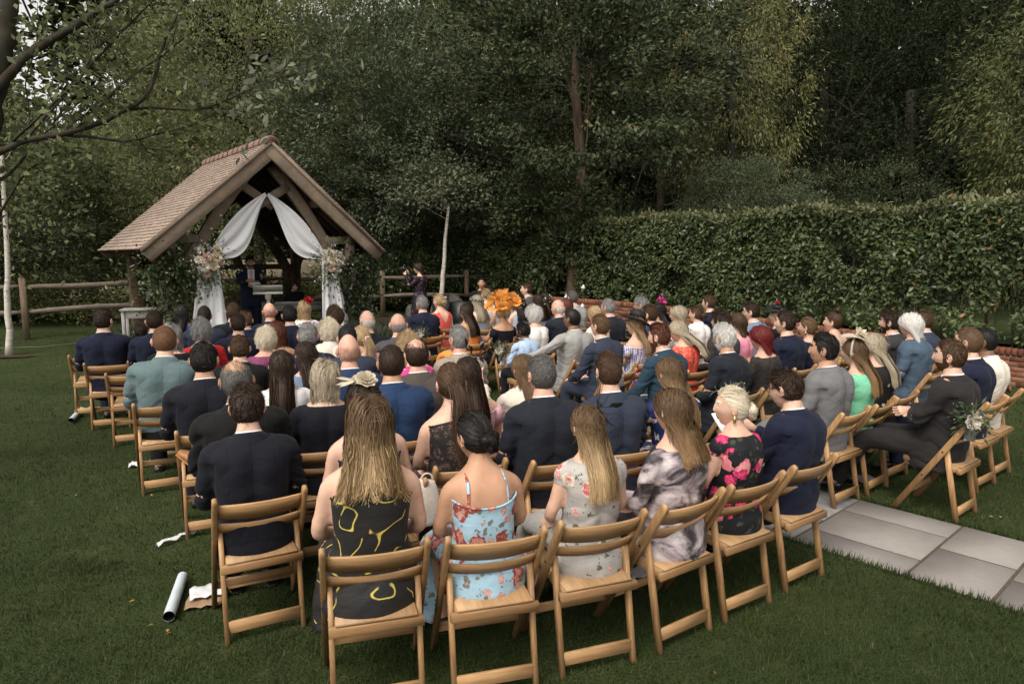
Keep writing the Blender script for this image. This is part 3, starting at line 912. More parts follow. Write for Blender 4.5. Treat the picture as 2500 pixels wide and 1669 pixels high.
# ---------------------------------------------------------------- brick wall and hedge on the right
W0 = np.array([7.65, 10.2]); wd_ = unit(np.array([-.73, .68])); wn_ = np.array([wd_[1], -wd_[0]])  # normal towards the hedge
wn_ = wn_ if wn_[1] > 0 else -wn_
M_BRICK, nt, b = _mat('red_brick')
oi = nd(nt, 'ShaderNodeObjectInfo'); gg = nd(nt, 'ShaderNodeNewGeometry')
ad = nd(nt, 'ShaderNodeMath', operation='ADD'); nt.links.new(oi.outputs['Random'], ad.inputs[0]); nt.links.new(gg.outputs['Random Per Island'], ad.inputs[1])
fr = nd(nt, 'ShaderNodeMath', operation='FRACT'); nt.links.new(ad.outputs[0], fr.inputs[0])
c = ramp(nt, fr.outputs[0], [(0, (0.10, 0.040, 0.028)), (0.5, (0.185, 0.070, 0.042)), (1, (0.25, 0.115, 0.072))])
c = mixc(nt, 1.0, c, ramp(nt, noise(nt, coords(nt), 22, 4), [(0.25, (0.6, 0.6, 0.6)), (0.7, (1.15, 1.12, 1.1))]), 'MULTIPLY')
nt.links.new(c, b.inputs['Base Color']); b.inputs['Roughness'].default_value = 0.88; b.inputs['Specular IOR Level'].default_value = 0.15
bump(nt, b, noise(nt, coords(nt), 60, 3), 0.4, 0.004)
M_MORTAR = m_plain('wall_mortar', (0.21, 0.175, 0.14), 0.95, 0.1, 0.2, 50)
T0, T1 = -3.5, 11.6
wall = empty('garden_wall', (W0[0], W0[1], 0), math.atan2(wd_[1], wd_[0]))
tag(wall, 'low red brick wall with brick-on-edge coping below the hedge', 'wall')
def wz(t):
    p = W0 + wd_ * t
    return float(ground_z(p[0], p[1])) + .012 * max(0, t)
brick_me = MB().bar((-.1075, 0, 0), (.1075, 0, 0), .1, .065, bev=.06).mesh('brick', M_BRICK)
cope_me = MB().bar((0, -.11, 0), (0, .11, 0), .065, .105, bev=.06).mesh('coping_brick', M_BRICK)
mb_rest = MB(); mb_core = MB()
r_ = random.Random(5)
npart = 0
side = 1 if (np.array([-math.sin(math.atan2(wd_[1], wd_[0])), math.cos(math.atan2(wd_[1], wd_[0]))]) @ wn_) > 0 else -1
for cidx in range(6):
    t = T0 + (0.1125 if cidx % 2 else 0)
    while t < T1:
        z = wz(t) + .04 + cidx * .0755
        yv = -side * 0.055 + r_.uniform(-.003, .003)
        near = -1.2 < t < 5.2
        if near and npart < 178:
            o = link('brick', brick_me, wall, (t, yv, z)); o.rotation_euler = (0, r_.uniform(-.01, .01), r_.uniform(-.012, .012)); npart += 1
        else: mb_rest.bar((t - .1075, yv, z), (t + .1075, yv, z), .1, .065, bev=.06)
        t += .2255
t = T0
nc = 0
while t < T1:
    z = wz(t) + .04 + 6 * .0755 + .024
    if -1.2 < t < 7.4 and nc < 118: 
        o = link('coping_brick', cope_me, wall, (t, 0, z + r_.uniform(-.003, .003))); o.rotation_euler = (r_.uniform(-.02, .02), 0, r_.uniform(-.02, .02)); nc += 1
    else: mb_rest.bar((t, -.11, z), (t, .11, z), .065, .105, bev=.06)
    t += .0755
for i in range(30):
    a = T0 + (T1 - T0) * i / 30; bq = T0 + (T1 - T0) * (i + 1) / 30
    mb_core.bar((a, 0, wz((a + bq) / 2) + .21), (bq, 0, wz((a + bq) / 2) + .21), .19, .53, bev=.01)
tag(mb_rest.build('far_bricks', M_BRICK, wall), kind='stuff')
mb_core.build('mortar_core', M_MORTAR, wall)
# soil bank behind the wall
n = 34
V = []
for i in range(n):
    t = T0 + (T1 + 1.5 - T0) * i / (n - 1)
    p = W0 + wd_ * t
    for off, dz in ((.06, .43), (.5, .45), (1.6, .42), (3.0, .2)):
        q = p + wn_ * off
        V.append([q[0], q[1], wz(min(t, T1)) + dz + r_.uniform(-.015, .015)])
I = (np.arange(n - 1)[:, None] * 4 + np.arange(3)[None]).ravel()
o = link('soil_bank', mesh_np('soil_bank', V, np.stack([I, I + 1, I + 5, I + 4], 1), M_SOIL, True)); tag(o, 'bark mulch bed between wall and hedge', 'soil', kind='structure')
# lawn behind the hedge shows through its foot
V = []
for i in range(n):
    t = T0 - 4 + (T1 + 6 - T0) * i / (n - 1); p = W0 + wd_ * t
    for off in (1.45, 8.0):
        q = p + wn_ * off; V.append([q[0], q[1], wz(min(max(t, 0), T1)) + .47])
I = np.arange(n - 1) * 2
o = link('upper_lawn', mesh_np('upper_lawn', V, np.stack([I, I + 1, I + 3, I + 2], 1), M_LAWN)); tag(o, 'grass on the higher ground behind the hedge', 'lawn', kind='structure')

M_LAUREL = m_leaf('laurel_leaf', (0.028, 0.042, 0.016), (0.105, 0.134, 0.057), (0.24, 0.10, 0.035), 0.40, 0.16, 0.34)
M_LAURELTOP = m_leaf('laurel_new_growth', (0.09, 0.10, 0.045), (0.19, 0.19, 0.098), (0.30, 0.13, 0.06), 0.45, 0.25, 0.3)
hedge = empty('laurel_hedge', (W0[0], W0[1], 0), math.atan2(wd_[1], wd_[0]))
tag(hedge, 'clipped laurel hedge standing along the top of the brick wall', 'hedge')
g = np.random.default_rng(61)
def hz0(t): return np.interp(t, [-4, 0, 9.8, 13], [wz(0) + .42, wz(0) + .42, wz(9.8) + .42, wz(11) + .42])
def hedge_leaves(n, t0, t1, top=False):
    t = t0 + (t1 - t0) * g.random(n)
    zb = hz0(t); zt = 2.80 + .05 * np.sin(t * 2.1) + .04 * np.sin(t * 5.3 + 1)
    u = g.random(n)
    if top:
        z = zt + g.normal(0, .06, n) - .03; dep = g.random(n) * .95
        D = g.normal(size=(n, 3)) * .6 + np.array([0, -.15, .9])
        N = g.normal(size=(n, 3)) * .5 + np.array([0, -.3, .8])
    else:
        z = zb + .10 + (zt - zb - .08) * u ** .78
        dep = np.abs(g.normal(0, .26, n)) + .10 * vnoise(np.stack([t * 2.5, z * 2.5, 0 * t], 1), 8) * 2 - .1
        keep = vnoise(np.stack([t * 3.1, z * 3.1, dep * 2], 1), 4) > np.where(u < .32, .44, .27)
        t, z, dep = t[keep], z[keep], dep[keep]; n = len(t)
        D = g.normal(size=(n, 3)) * .6 + np.array([0, -.55, -.10])
        N = g.normal(size=(n, 3)) * .42 + np.array([0, -.75, .6])
    y = side * (.85 + dep)
    D[:, 1] *= side; N[:, 1] *= side
    P = np.stack([t, y, z], 1)
    L = .105 * (.65 + .6 * g.random(n))
    return leaf_folded(P, D, N, L, L * .42, .12, .2)
Vs, Fs, nn = [], [], 0
for args in ((30000, -3.5, 3.5), (21000, 3.5, 7.5), (15000, 7.5, 13.0)):
    V, F = hedge_leaves(*args); Vs.append(V); Fs.append(F + nn); nn += len(V)
link('foliage', mesh_np('hedge_foliage', np.concatenate(Vs), np.concatenate(Fs), M_LAUREL), hedge)
V, F = hedge_leaves(15000, -3.5, 13.0, True)
link('top_growth', mesh_np('hedge_top', V, F, M_LAURELTOP), hedge)
for i in range(30):
    t = -3 + i * .52 + g.uniform(-.1, .1)
    mb = MB(); z0 = float(hz0(t))
    b_ = np.array([t, side * 1.2, z0 - .05])
    for k_ in range(4):
        e = b_ + np.array([g.uniform(-.4, .4), side * g.uniform(-.25, .25), g.uniform(1.1, 2.0)])
        mb.tube(branch_path(b_ + g.normal(0, .02, 3), e, g, 7, .05), np.linspace(.016, .005, 7), 6)
    mb.build('stem', M_BARK, hedge, True)
# laurels closing the back centre
for i, (px, d, cz, sc_) in enumerate(((1000, 20.5, 1.1, .95), (1120, 20.6, 1.3, 1.0), (1230, 20.2, 1.35, 1.0), (1330, 19.6, 1.35, 1.0), (1440, 19.4, 1.4, 1.0), (1520, 18.7, 1.4, 1.0))):
    x, y = gpos(px, d)
    lab = ['laurel bush behind the photographer', 'laurel bush right of the central birch', 'laurel bush behind the seated musician', 'laurel bush left of the oak trunk', 'laurel bush right of the oak trunk', 'laurel bush where the hedge begins'][i]
    root = tag(empty('laurel_bush', (x, y, float(ground_z(x, y)))), lab, 'bush', 'laurels at the foot of the wood')
    me, C = crown_mesh('laurel_a')
    cr = link('crown', me, root, (0, 0, cz), [M_LAUREL]); cr.scale = (sc_, .8, sc_); cr.rotation_euler = (0, 0, i * 1.1)
    mb = MB()
    for k_ in range(5): mb.tube(branch_path((g.normal(0, .1), g.normal(0, .1), -.1), C[g.integers(len(C))] * sc_ + np.array([0, 0, cz]), g, 6, .05), np.linspace(.03, .008, 6), 6)
    mb.build('trunk', M_BARK, root, True)

# ---------------------------------------------------------------- cleft-rail fence
M_RAIL = m_wood('weathered_oak', (0.26, 0.215, 0.175), (0.11, 0.088, 0.07), (1.4, 14, 14), 0.85, 0.5, 0.15)
M_POST = m_wood('fence_post_oak', (0.21, 0.155, 0.11), (0.10, 0.072, 0.05), (14, 14, 1.4), 0.85, 0.5, 0.15)
A = on_ground(66, 829)[:2]; B_ = at(935, 772, 18.6)[:2]; Cc = at(1139, 770, 19.3)[:2]
fd = unit(B_ - A); L_ab = np.linalg.norm(B_ - A)
n_ab = 3
posts = [A - fd * L_ab / n_ab * 2, A - fd * L_ab / n_ab] + [A + fd * L_ab * i / n_ab for i in range(n_ab + 1)] + [Cc, Cc + (Cc - B_) * .9 + np.array([0, 1.4])]
r_ = random.Random(11)
fence = empty('cleft_rail_fence', (posts[2][0], posts[2][1], 0)); tag(fence, 'weathered oak post and two-rail fence behind the gazebo', 'fence')
Of = np.array([posts[2][0], posts[2][1], 0])
for p in posts:
    z = float(ground_z(p[0], p[1]))
    mb = MB().bar((0, 0, -.1), (0, 0, 1.25), .115, .10, up=(0, 1, 0), bev=.1)
    mb.bar((0, 0, 1.25), (0, 0, 1.275), .10, .085, up=(0, 1, 0), bev=.3)
    o = mb.build('post', M_POST, fence); o.location = np.array([p[0], p[1], z]) - Of; o.rotation_euler = (r_.uniform(-.02, .02), r_.uniform(-.02, .02), r_.uniform(-.2, .2) + .6)
for a, b_ in zip(posts[:-1], posts[1:]):
    for hgt in (.58, 1.08):
        za, zb = float(ground_z(*a)), float(ground_z(*b_))
        Ld = np.linalg.norm(b_ - a)
        n = 11
        rings = []
        for k in range(n):
            t = k / (n - 1)
            w = .035 + .028 * math.sin(math.pi * t) ** .5 + r_.uniform(-.004, .004)
            zz = za + (zb - za) * t + hgt + .018 * math.sin(t * 5 + a[0] * 3 + hgt * 7)
            off = .02 * math.sin(t * 4 + a[1] * 2)
            a_ = np.arange(6) * 1.047 + .3 * t
            rings.append(np.stack([np.full(6, t * Ld), off + np.cos(a_) * w * .55, zz + np.sin(a_) * w], 1))
        mb = MB().loft(rings)
        o = mb.build('rail', M_RAIL, fence); o.location = (a[0] - Of[0], a[1] - Of[1], 0); o.rotation_euler = (0, 0, math.atan2(*(b_ - a)[::-1]))
# thin boundary string left of the gazebo
a = on_ground(-40, 880); b_ = on_ground(245, 862)
o = MB().tube([a + [0, 0, .22], (a + b_) / 2 + [0, 0, .19], b_ + [0, 0, .24]], .003, 5).build('boundary_string', m_plain('string', (.22, .21, .19)))
tag(o, 'thin pale string stretched low in front of the fence', 'string')

# ================================================================ gazebo
GZ_ROT = math.atan2(.636, .77)
GZ_O = np.array([-4.47, 13.05, 0.20])
gzb = empty('oak_gazebo', tuple(GZ_O), GZ_ROT)
tag(gzb, 'open oak gazebo with a steep clay tile roof and white drapes', 'gazebo')
def gw(u, v, z=0.0):
    p = rotz(GZ_ROT) @ np.array([u, v, z]); return p + GZ_O
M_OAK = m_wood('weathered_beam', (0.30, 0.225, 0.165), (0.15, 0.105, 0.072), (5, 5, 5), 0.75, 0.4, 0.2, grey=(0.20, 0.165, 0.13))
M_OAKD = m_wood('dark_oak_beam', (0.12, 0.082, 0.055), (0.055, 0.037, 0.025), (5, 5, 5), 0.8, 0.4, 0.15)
M_BOARD = m_wood('roof_boarding', (0.075, 0.05, 0.034), (0.035, 0.024, 0.017), (2, 14, 2), 0.85, 0.3, 0.1)
M_TILE, nt, b = _mat('clay_tile')
gg = nd(nt, 'ShaderNodeNewGeometry')
c = ramp(nt, gg.outputs['Random Per Island'], [(0, (0.285, 0.222, 0.182)), (0.5, (0.32, 0.252, 0.208)), (1, (0.36, 0.288, 0.242))])
c = mixc(nt, 1.0, c, ramp(nt, noise(nt, coords(nt), 6, 5), [(0.25, (0.72, 0.72, 0.74)), (0.7, (1.1, 1.08, 1.05))]), 'MULTIPLY')
nt.links.new(c, b.inputs['Base Color']); b.inputs['Roughness'].default_value = 0.85; b.inputs['Specular IOR Level'].default_value = 0.2
bump(nt, b, noise(nt, coords(nt), 50, 3), 0.3, 0.004)
M_RIDGE = m_plain('ridge_tile_clay', (0.20, 0.125, 0.098), 0.8, 0.2, 0.25, 14)
HW, EZ, AZ, DP = 2.3, 1.86, 3.88, 4.0          # half width, eave height, apex height, depth
SL = math.hypot(HW, AZ - EZ); SA = math.atan2(AZ - EZ, HW)
def roofz(u): return EZ + (HW - abs(u)) * (AZ - EZ) / HW
r_ = random.Random(21)
for sgn in (-1, 1):
    mb = MB()
    nrow = 30; gauge = SL / nrow
    for i in range(nrow):
        n = 24; tw = DP / n
        for j in range(n + 1):
            off = tw / 2 if i % 2 else 0
            v0 = max(0, j * tw - off); v1 = min(DP, (j + 1) * tw - off)
            if v1 - v0 < .02: continue
            s_ = i * gauge + r_.uniform(-.003, .003)
            ang = -0.09
            # tile centre along the slope: s up from the eave, h off the roof plane
            ln = gauge * 1.5
            h0 = .040 + r_.uniform(0, .004)
            up = np.array([sgn * -math.cos(SA), 0, math.sin(SA)]); nrm = np.array([sgn * math.sin(SA), 0, math.cos(SA)])
            e0 = np.array([sgn * HW, 0, EZ])
            lo = e0 + up * (s_ - .01) + nrm * h0; hi = e0 + up * (s_ - .01 + ln) + nrm * (h0 - .032)
            vc = (v0 + v1) / 2
            lo[1] = hi[1] = vc
            mb.bar(lo, hi, (v1 - v0) - .001, .024, up=nrm, bev=.02)
    tag(mb.build('roof_tiles', M_TILE, gzb), kind='stuff')
    # boarding under the tiles
    mb = MB()
    e0 = np.array([sgn * (HW - .02), 0, EZ]); up = np.array([sgn * -math.cos(SA), 0, math.sin(SA)]); nrm = np.array([sgn * math.sin(SA), 0, math.cos(SA)])
    a = e0 + up * .02; bq = e0 + up * (SL - .03)
    a[1] = bq[1] = DP / 2
    mb.bar(a, bq, DP - .06, .02, up=nrm, bev=.01)
    mb.build('roof_boarding', M_BOARD, gzb)
    # common rafters with exposed feet
    for k in range(11):
        v = .32 + k * .36
        if v > DP - .2: break
        a = e0 + up * .05 - nrm * .075; bq = e0 + up * (SL - .06) - nrm * .075
        a[1] = bq[1] = v
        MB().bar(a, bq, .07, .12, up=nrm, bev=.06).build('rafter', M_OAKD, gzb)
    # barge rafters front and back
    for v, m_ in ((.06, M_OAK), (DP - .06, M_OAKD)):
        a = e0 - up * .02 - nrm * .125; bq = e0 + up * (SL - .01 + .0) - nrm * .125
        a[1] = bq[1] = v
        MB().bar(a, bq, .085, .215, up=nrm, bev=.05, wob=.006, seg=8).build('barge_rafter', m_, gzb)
        a = e0 - up * .02 + nrm * .004; bq = e0 + up * SL + nrm * .004
        a[1] = bq[1] = v - .05 if v < 1 else v + .05
        MB().bar(a, bq, .05, .05, up=nrm, bev=.1).build('verge_strip', M_OAK if v < 1 else M_OAKD, gzb)
    # wall plate, tassel fascia
    MB().bar((sgn * 1.75, .35, roofz(1.75) - .24), (sgn * 1.75, DP - .35, roofz(1.75) - .24), .16, .16, bev=.06).build('wall_plate', M_OAKD, gzb)
    MB().bar((sgn * 1.0, .2, roofz(1.0) - .2), (sgn * 1.0, DP - .2, roofz(1.0) - .2), .12, .14, bev=.06).build('purlin', M_OAKD, gzb)
MB().bar((0, .02, AZ - .16), (0, DP - .02, AZ - .16), .07, .22, bev=.05).build('ridge_beam', M_OAKD, gzb)
# half-round ridge tiles
nr = 13
for i in range(nr):
    v0 = -.02 + (DP + .04) * i / nr; v1 = -.02 + (DP + .04) * (i + 1) / nr - .012
    a = np.linspace(-.25, math.pi + .25, 11)
    rings = []
    for v, rr in ((v0, .135), (v0 + .02, .14), (v1 - .02, .14), (v1, .135)):
        rings.append(np.stack([np.cos(a) * rr, np.full(11, v), AZ - .03 + np.sin(a) * rr], 1))
    mb = MB()
    ins = [np.stack([x[:, 0] * .86, x[:, 1], (x[:, 2] - AZ + .03) * .86 + AZ - .03], 1)[::-1] for x in rings]
    mb.loft([np.concatenate([x, y]) for x, y in zip(rings, ins)])
    mb.build('ridge_tile', M_RIDGE, gzb, True)
    if i: MB().tube([(math.cos(t) * .142, v0 - .006, AZ - .03 + math.sin(t) * .142) for t in np.linspace(-.2, math.pi + .2, 12)], .008, 5).build('ridge_joint', M_JOINT, gzb)
# posts
for u in (-1.75, 1.75):
    for v in (.5, 3.4):
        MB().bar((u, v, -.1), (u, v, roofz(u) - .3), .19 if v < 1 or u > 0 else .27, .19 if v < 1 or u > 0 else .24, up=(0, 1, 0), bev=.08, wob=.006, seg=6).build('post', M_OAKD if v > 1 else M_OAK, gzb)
        # brace along the plate
        d_ = 1 if v < 1 else -1
        pts = [(u, v + d_ * .05, 1.25), (u, v + d_ * .22, 1.62), (u, v + d_ * .5, 1.88), (u, v + d_ * .8, 2.02)]
        MB().tube(pts, [(.06, .075)] * 4, 8).build('brace', M_OAKD, gzb)
# cruck blades front and back, crossing under the ridge
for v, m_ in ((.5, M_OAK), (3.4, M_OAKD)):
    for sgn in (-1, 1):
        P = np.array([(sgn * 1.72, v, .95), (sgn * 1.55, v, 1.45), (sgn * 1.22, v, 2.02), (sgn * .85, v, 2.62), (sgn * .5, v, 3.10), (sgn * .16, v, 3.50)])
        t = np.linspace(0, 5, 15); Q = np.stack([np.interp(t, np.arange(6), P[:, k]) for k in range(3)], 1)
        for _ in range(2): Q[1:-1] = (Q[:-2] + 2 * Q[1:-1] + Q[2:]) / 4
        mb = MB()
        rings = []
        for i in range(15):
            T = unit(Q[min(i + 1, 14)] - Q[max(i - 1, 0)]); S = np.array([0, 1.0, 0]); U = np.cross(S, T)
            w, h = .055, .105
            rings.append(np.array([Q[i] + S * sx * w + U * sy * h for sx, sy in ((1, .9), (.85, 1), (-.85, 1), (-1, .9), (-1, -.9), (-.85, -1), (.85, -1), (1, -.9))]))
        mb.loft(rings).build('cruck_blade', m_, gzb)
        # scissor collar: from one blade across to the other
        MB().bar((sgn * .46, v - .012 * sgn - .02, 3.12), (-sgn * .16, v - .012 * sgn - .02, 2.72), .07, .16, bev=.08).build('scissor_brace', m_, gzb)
    MB().bar((-1.75, v + .0, roofz(1.75) - .26), (-1.2, v, roofz(1.75) - .26), .12, .15, bev=.06).build('tie_stub', m_, gzb)
    MB().bar((1.2, v + .0, roofz(1.75) - .26), (1.75, v, roofz(1.75) - .26), .12, .15, bev=.06).build('tie_stub', m_, gzb)
# back bench rail and braces
MB().bar((-.2, 3.4, 1.52), (1.66, 3.4, 1.52), .09, .12, bev=.06).build('back_rail', M_OAKD, gzb)
P = [(.2, 3.4, 2.1), (.42, 3.4, 1.5), (.8, 3.4, .9), (1.0, 3.4, .3), (1.02, 3.4, -.05)]
MB().tube(P, [(.07, .1)] * 5, 8).build('curved_brace', M_OAKD, gzb)
MB().tube([(1.7, 3.4, 1.5), (1.5, 3.4, 1.1), (1.32, 3.4, .6), (1.3, 3.4, -.05)], [(.06, .09)] * 4, 8).build('curved_brace', M_OAKD, gzb)
# paved floor
n = 10
M_FLOOR = m_plain('gazebo_paving', (.27, .245, .21), .9, .15, .25, 5)
MB().bar((0, -.2, -.06), (0, DP - .1, -.06), 4.1, .12, bev=.02).build('floor_slab', M_FLOOR, gzb)

# ---- white drapes
M_DRAPE, nt, b = _mat('white_chiffon')
b.inputs['Base Color'].default_value = (.88, .88, .90, 1); b.inputs['Roughness'].default_value = .8; b.inputs['Sheen Weight'].default_value = .3
tr = nd(nt, 'ShaderNodeBsdfTranslucent'); tr.inputs[0].default_value = (.88, .88, .90, 1)
mx = nd(nt, 'ShaderNodeMixShader', i_0=.25); nt.links.new(b.outputs[0], mx.inputs[1]); nt.links.new(tr.outputs[0], mx.inputs[2])
nt.links.new(mx.outputs[0], nt.nodes['Material Output'].inputs[0])
bump(nt, b, noise(nt, coords(nt, 'Object', (14, 14, 2)), 2, 3), .25, .02)
def sheet(fn, nu, nv, name, parent, thick=.004):
    s_ = np.linspace(0, 1, nu); t_ = np.linspace(0, 1, nv)
    V = np.array([fn(a, bq) for a in s_ for bq in t_])
    I = (np.arange(nu - 1)[:, None] * nv + np.arange(nv - 1)[None]).ravel()
    F = np.stack([I, I + 1, I + nv + 1, I + nv], 1)
    o = link(name, mesh_np(name, V, F, M_DRAPE, True), parent)
    m = o.modifiers.new('thickness', 'SOLIDIFY'); m.thickness = thick
    return o
for sgn, lab in ((-1, 'white drape swagged to the left flower spray of the gazebo'), (1, 'white drape swagged to the right flower spray of the gazebo')):
    dr = empty('drape', tuple(gw(sgn * .6, .3)), GZ_ROT); tag(dr, lab, 'drape', 'drapes on the gazebo arch')
    o0 = np.array([sgn * .6, .3, 0])
    K = np.array([sgn * .03, .36, 2.97]); Tt = np.array([sgn * 1.18, .34, 1.72])
    def swag(s_, t_, sgn=sgn, K=K, Tt=Tt, o0=o0):
        # s along from knot to tie, t across (0 upper edge, 1 lower edge)
        w = .11 + .64 * math.sin(math.pi * min(1, s_ * .93 + .05)) ** .9 * (0.35 + .65 * s_)
        base = K + (Tt - K) * s_
        up_edge = base + np.array([sgn * .06 * math.sin(math.pi * s_), 0, .14 * math.sin(math.pi * s_)])
        sagv = np.array([-sgn * .36, 0, -.80]) * w * (t_ ** 1.05)
        p = up_edge + sagv * (1.25 * math.sin(math.pi * (s_ * .84 + .09)) ** .8)
        fold = math.sin(t_ * 17 + s_ * 2.5) * (.010 + .020 * s_) + math.sin(t_ * 7 + 1) * .035 * math.sin(math.pi * s_)
        p = p + np.array([0, -.05 * math.sin(math.pi * t_) * math.sin(math.pi * s_) - fold, 0])
        return p - o0
    sheet(swag, 34, 46, 'swag', dr)
    def tail(s_, t_, sgn=sgn, Tt=Tt, o0=o0):
        # s down, t across
        wtop, wbot = .26, (.74 if sgn < 0 else .60)
        w = wtop + (wbot - wtop) * s_ ** .8
        cx = Tt[0] + sgn * (-.02 + .05 * s_) + (.0 if sgn < 0 else .06 * s_)
        z = Tt[2] + .02 - (Tt[2] + .02) * s_
        fold = math.sin(t_ * 22 + 3 * s_) * .022 * (.5 + s_) + math.sin(t_ * 9) * .03
        spill = max(0, s_ - .93) * 2.2
        return np.array([cx + (t_ - .5) * w + (spill * .5 if sgn > 0 else 0), Tt[1] - .10 - fold - spill, max(z, .012 + .02 * math.sin(t_ * 20) ** 2)]) - o0
    sheet(tail, 44, 46, 'tail', dr)
    if sgn > 0:
        def tail2(s_, t_, Tt=Tt, o0=o0):
            w = .10 + .34 * s_ ** .7
            z = (Tt[2] - .1) * (1 - s_)
            fold = math.sin(t_ * 19 + 2) * .02 * (.5 + s_) + math.sin(t_ * 8 + 1) * .02
            return np.array([Tt[0] + .12 + .20 * s_ + (t_ - .5) * w, Tt[1] + .08 - fold, max(z, .02)]) - o0
        sheet(tail2, 36, 36, 'tail', dr)

# ---- flowers
M_PETAL = {k: m_leaf('petal_' + k, *v, rough=.6, trans=.3, spec=.2) for k, v in {
    'white': ((.62, .58, .52), (.78, .75, .70)), 'cream': ((.66, .58, .44), (.78, .71, .59)), 'blush': ((.60, .42, .35), (.72, .56, .48)), 'lilac': ((.38, .33, .52), (.55, .50, .68)),
    'red': ((.35, .01, .02), (.6, .03, .05)), 'pink': ((.65, .05, .28), (.8, .12, .42)), 'orange': ((.80, .33, .06), (.90, .46, .13))}.items()}
M_GREENERY = m_leaf('bouquet_greenery', (.05, .07, .035), (.12, .145, .08), None, .5, .25)
def rose(mb, c, r, axis, g):
    """layered cupped petals"""
    axis = unit(axis); a0 = unit(np.cross(axis, [.3, .2, .9])); b0 = np.cross(axis, a0)
    for lay, (n, rad, op, hh) in enumerate(((3, .35, .15, .95), (5, .62, .45, .85), (7, .95, .85, .6), (8, 1.15, 1.25, .3))):
        for k in range(n):
            t = 6.283 * k / n + lay * .6 + g.uniform(-.1, .1)
            rd = a0 * math.cos(t) + b0 * math.sin(t); tg = -a0 * math.sin(t) + b0 * math.cos(t)
            w = rad * r * 2.4 / n ** .75
            p0 = c + rd * r * .12
            p1 = c + rd * r * rad * .75 + axis * r * hh * .5
            p2 = c + rd * r * rad + axis * r * hh
            V = [p0, p1 + tg * w * .8, p2 + tg * w * .5, p2 + rd * r * .12 * op - axis * r * .06, p2 - tg * w * .5, p1 - tg * w * .8, p1]
            mb.add(V, [[0, 1, 2, 6], [6, 2, 3, 4], [0, 6, 4, 5]])
def spiky(mb, c, r, axis, g, n=60):
    """dahlia or chrysanthemum head"""
    axis = unit(axis)
    d = unit(g.normal(size=(n, 3)) + axis * .9)
    V, F = leaf_quads(np.repeat(c[None], n, 0) + d * r * .1, d, np.repeat(axis[None], n, 0) + g.normal(size=(n, 3)) * .2, r * g.uniform(.75, 1.05, n), r * .28, .05)
    mb.add(V, F)
def bouquet(root, g, size, flowers, n_leaf, small=60, leaf=.07, stems=True, spread=(1, .6, 1), down=0.0, front=(0, -1, .2)):
    sp = np.array(spread)
    front = unit(np.array(front, float))
    for (dx, dz, r, kind, typ) in flowers:
        c = np.array([dx * size, -size * .35 * (1 - (dx * dx + dz * dz) * .6), dz * size])
        mb = MB()
        ax = front + np.array([dx * .7, 0, dz * .6])
        (rose if typ == 'r' else spiky)(mb, c, r, ax, g)
        mb.build('bloom', M_PETAL[kind], root)
    if small:
        mb = MB()
        d = g.normal(size=(small, 3)) * sp * .55 * size
        for c in d:
            V, F = leaf_quads(np.repeat((c + np.array([0, -size * .25, 0]))[None], 5, 0), unit(g.normal(size=(5, 3)) + front * .5), g.normal(size=(5, 3)), size * .075, size * .06)
            mb.add(V, F)
        o = mb.build('small_blossoms', M_PETAL['white'], root); tag(o, kind='stuff')
    mb = MB()
    P = g.normal(size=(n_leaf, 3)) * sp * .45 * size
    P[:, 2] -= down * np.abs(g.normal(size=n_leaf)) * size
    V, F = leaf_quads(P, unit(P + g.normal(size=P.shape) * .25 * size), g.normal(size=P.shape) + front, leaf * g.uniform(.6, 1.3, n_leaf), leaf * .33, .08)
    o = mb.add(V, F).build('greenery', M_GREENERY, root); tag(o, kind='stuff')
    if stems:
        mb = MB()
        for k in range(14):
            e = unit(g.normal(size=3) * sp + np.array([0, 0, .35])) * size * g.uniform(.8, 1.35)
            mb.tube(branch_path((0, 0, 0), e, g, 5, .1), np.linspace(.004, .0015, 5), 4)
            n = 9
            t = g.random(n)[:, None] * .6 + .4
            V, F = leaf_quads(e * t + g.normal(size=(n, 3)) * .012, unit(e + g.normal(size=(n, 3)) * size * .6), g.normal(size=(n, 3)), .04, .014)
            mb.add(V, F)
        mb.build('sprigs', M_GREENERY, root)
for sgn, u, z, lab in ((-1, -1.20, 1.70, 'large cream and blush flower spray on the left of the arch'), (1, 1.16, 1.66, 'large cream and white flower spray on the right of the arch')):
    root = empty('flower_spray', tuple(gw(u, .16, z)), GZ_ROT); tag(root, lab, 'flower spray', 'flower sprays on the gazebo arch')
    g = np.random.default_rng(50 + sgn)
    if sgn < 0:
        fl = [(-.35, .45, .085, 'white', 's'), (-.15, .08, .12, 'blush', 's'), (.42, .5, .075, 'cream', 'r'), (.35, .1, .085, 'cream', 'r'), (-.25, -.35, .08, 'white', 'r'), (.2, -.3, .075, 'cream', 'r'), (.55, -.1, .06, 'blush', 'r'), (-.5, .0, .06, 'white', 'r'), (-.1, -.7, .055, 'blush', 'r'), (.05, .55, .05, 'lilac', 's'), (-.45, -.5, .05, 'lilac', 's')]
    else:
        fl = [(-.15, .5, .11, 'cream', 's'), (.3, .4, .095, 'white', 's'), (-.4, .1, .075, 'white', 'r'), (.0, .05, .085, 'cream', 'r'), (.4, -.1, .09, 'white', 's'), (-.1, -.35, .075, 'blush', 'r'), (.3, -.45, .085, 'white', 's'), (-.45, .45, .06, 'white', 'r'), (.12, .9, .05, 'lilac', 's'), (.6, .2, .055, 'cream', 'r')]
    bouquet(root, g, .36, fl, 420, 70, .085, True, (1, .5, 1.15), .35)

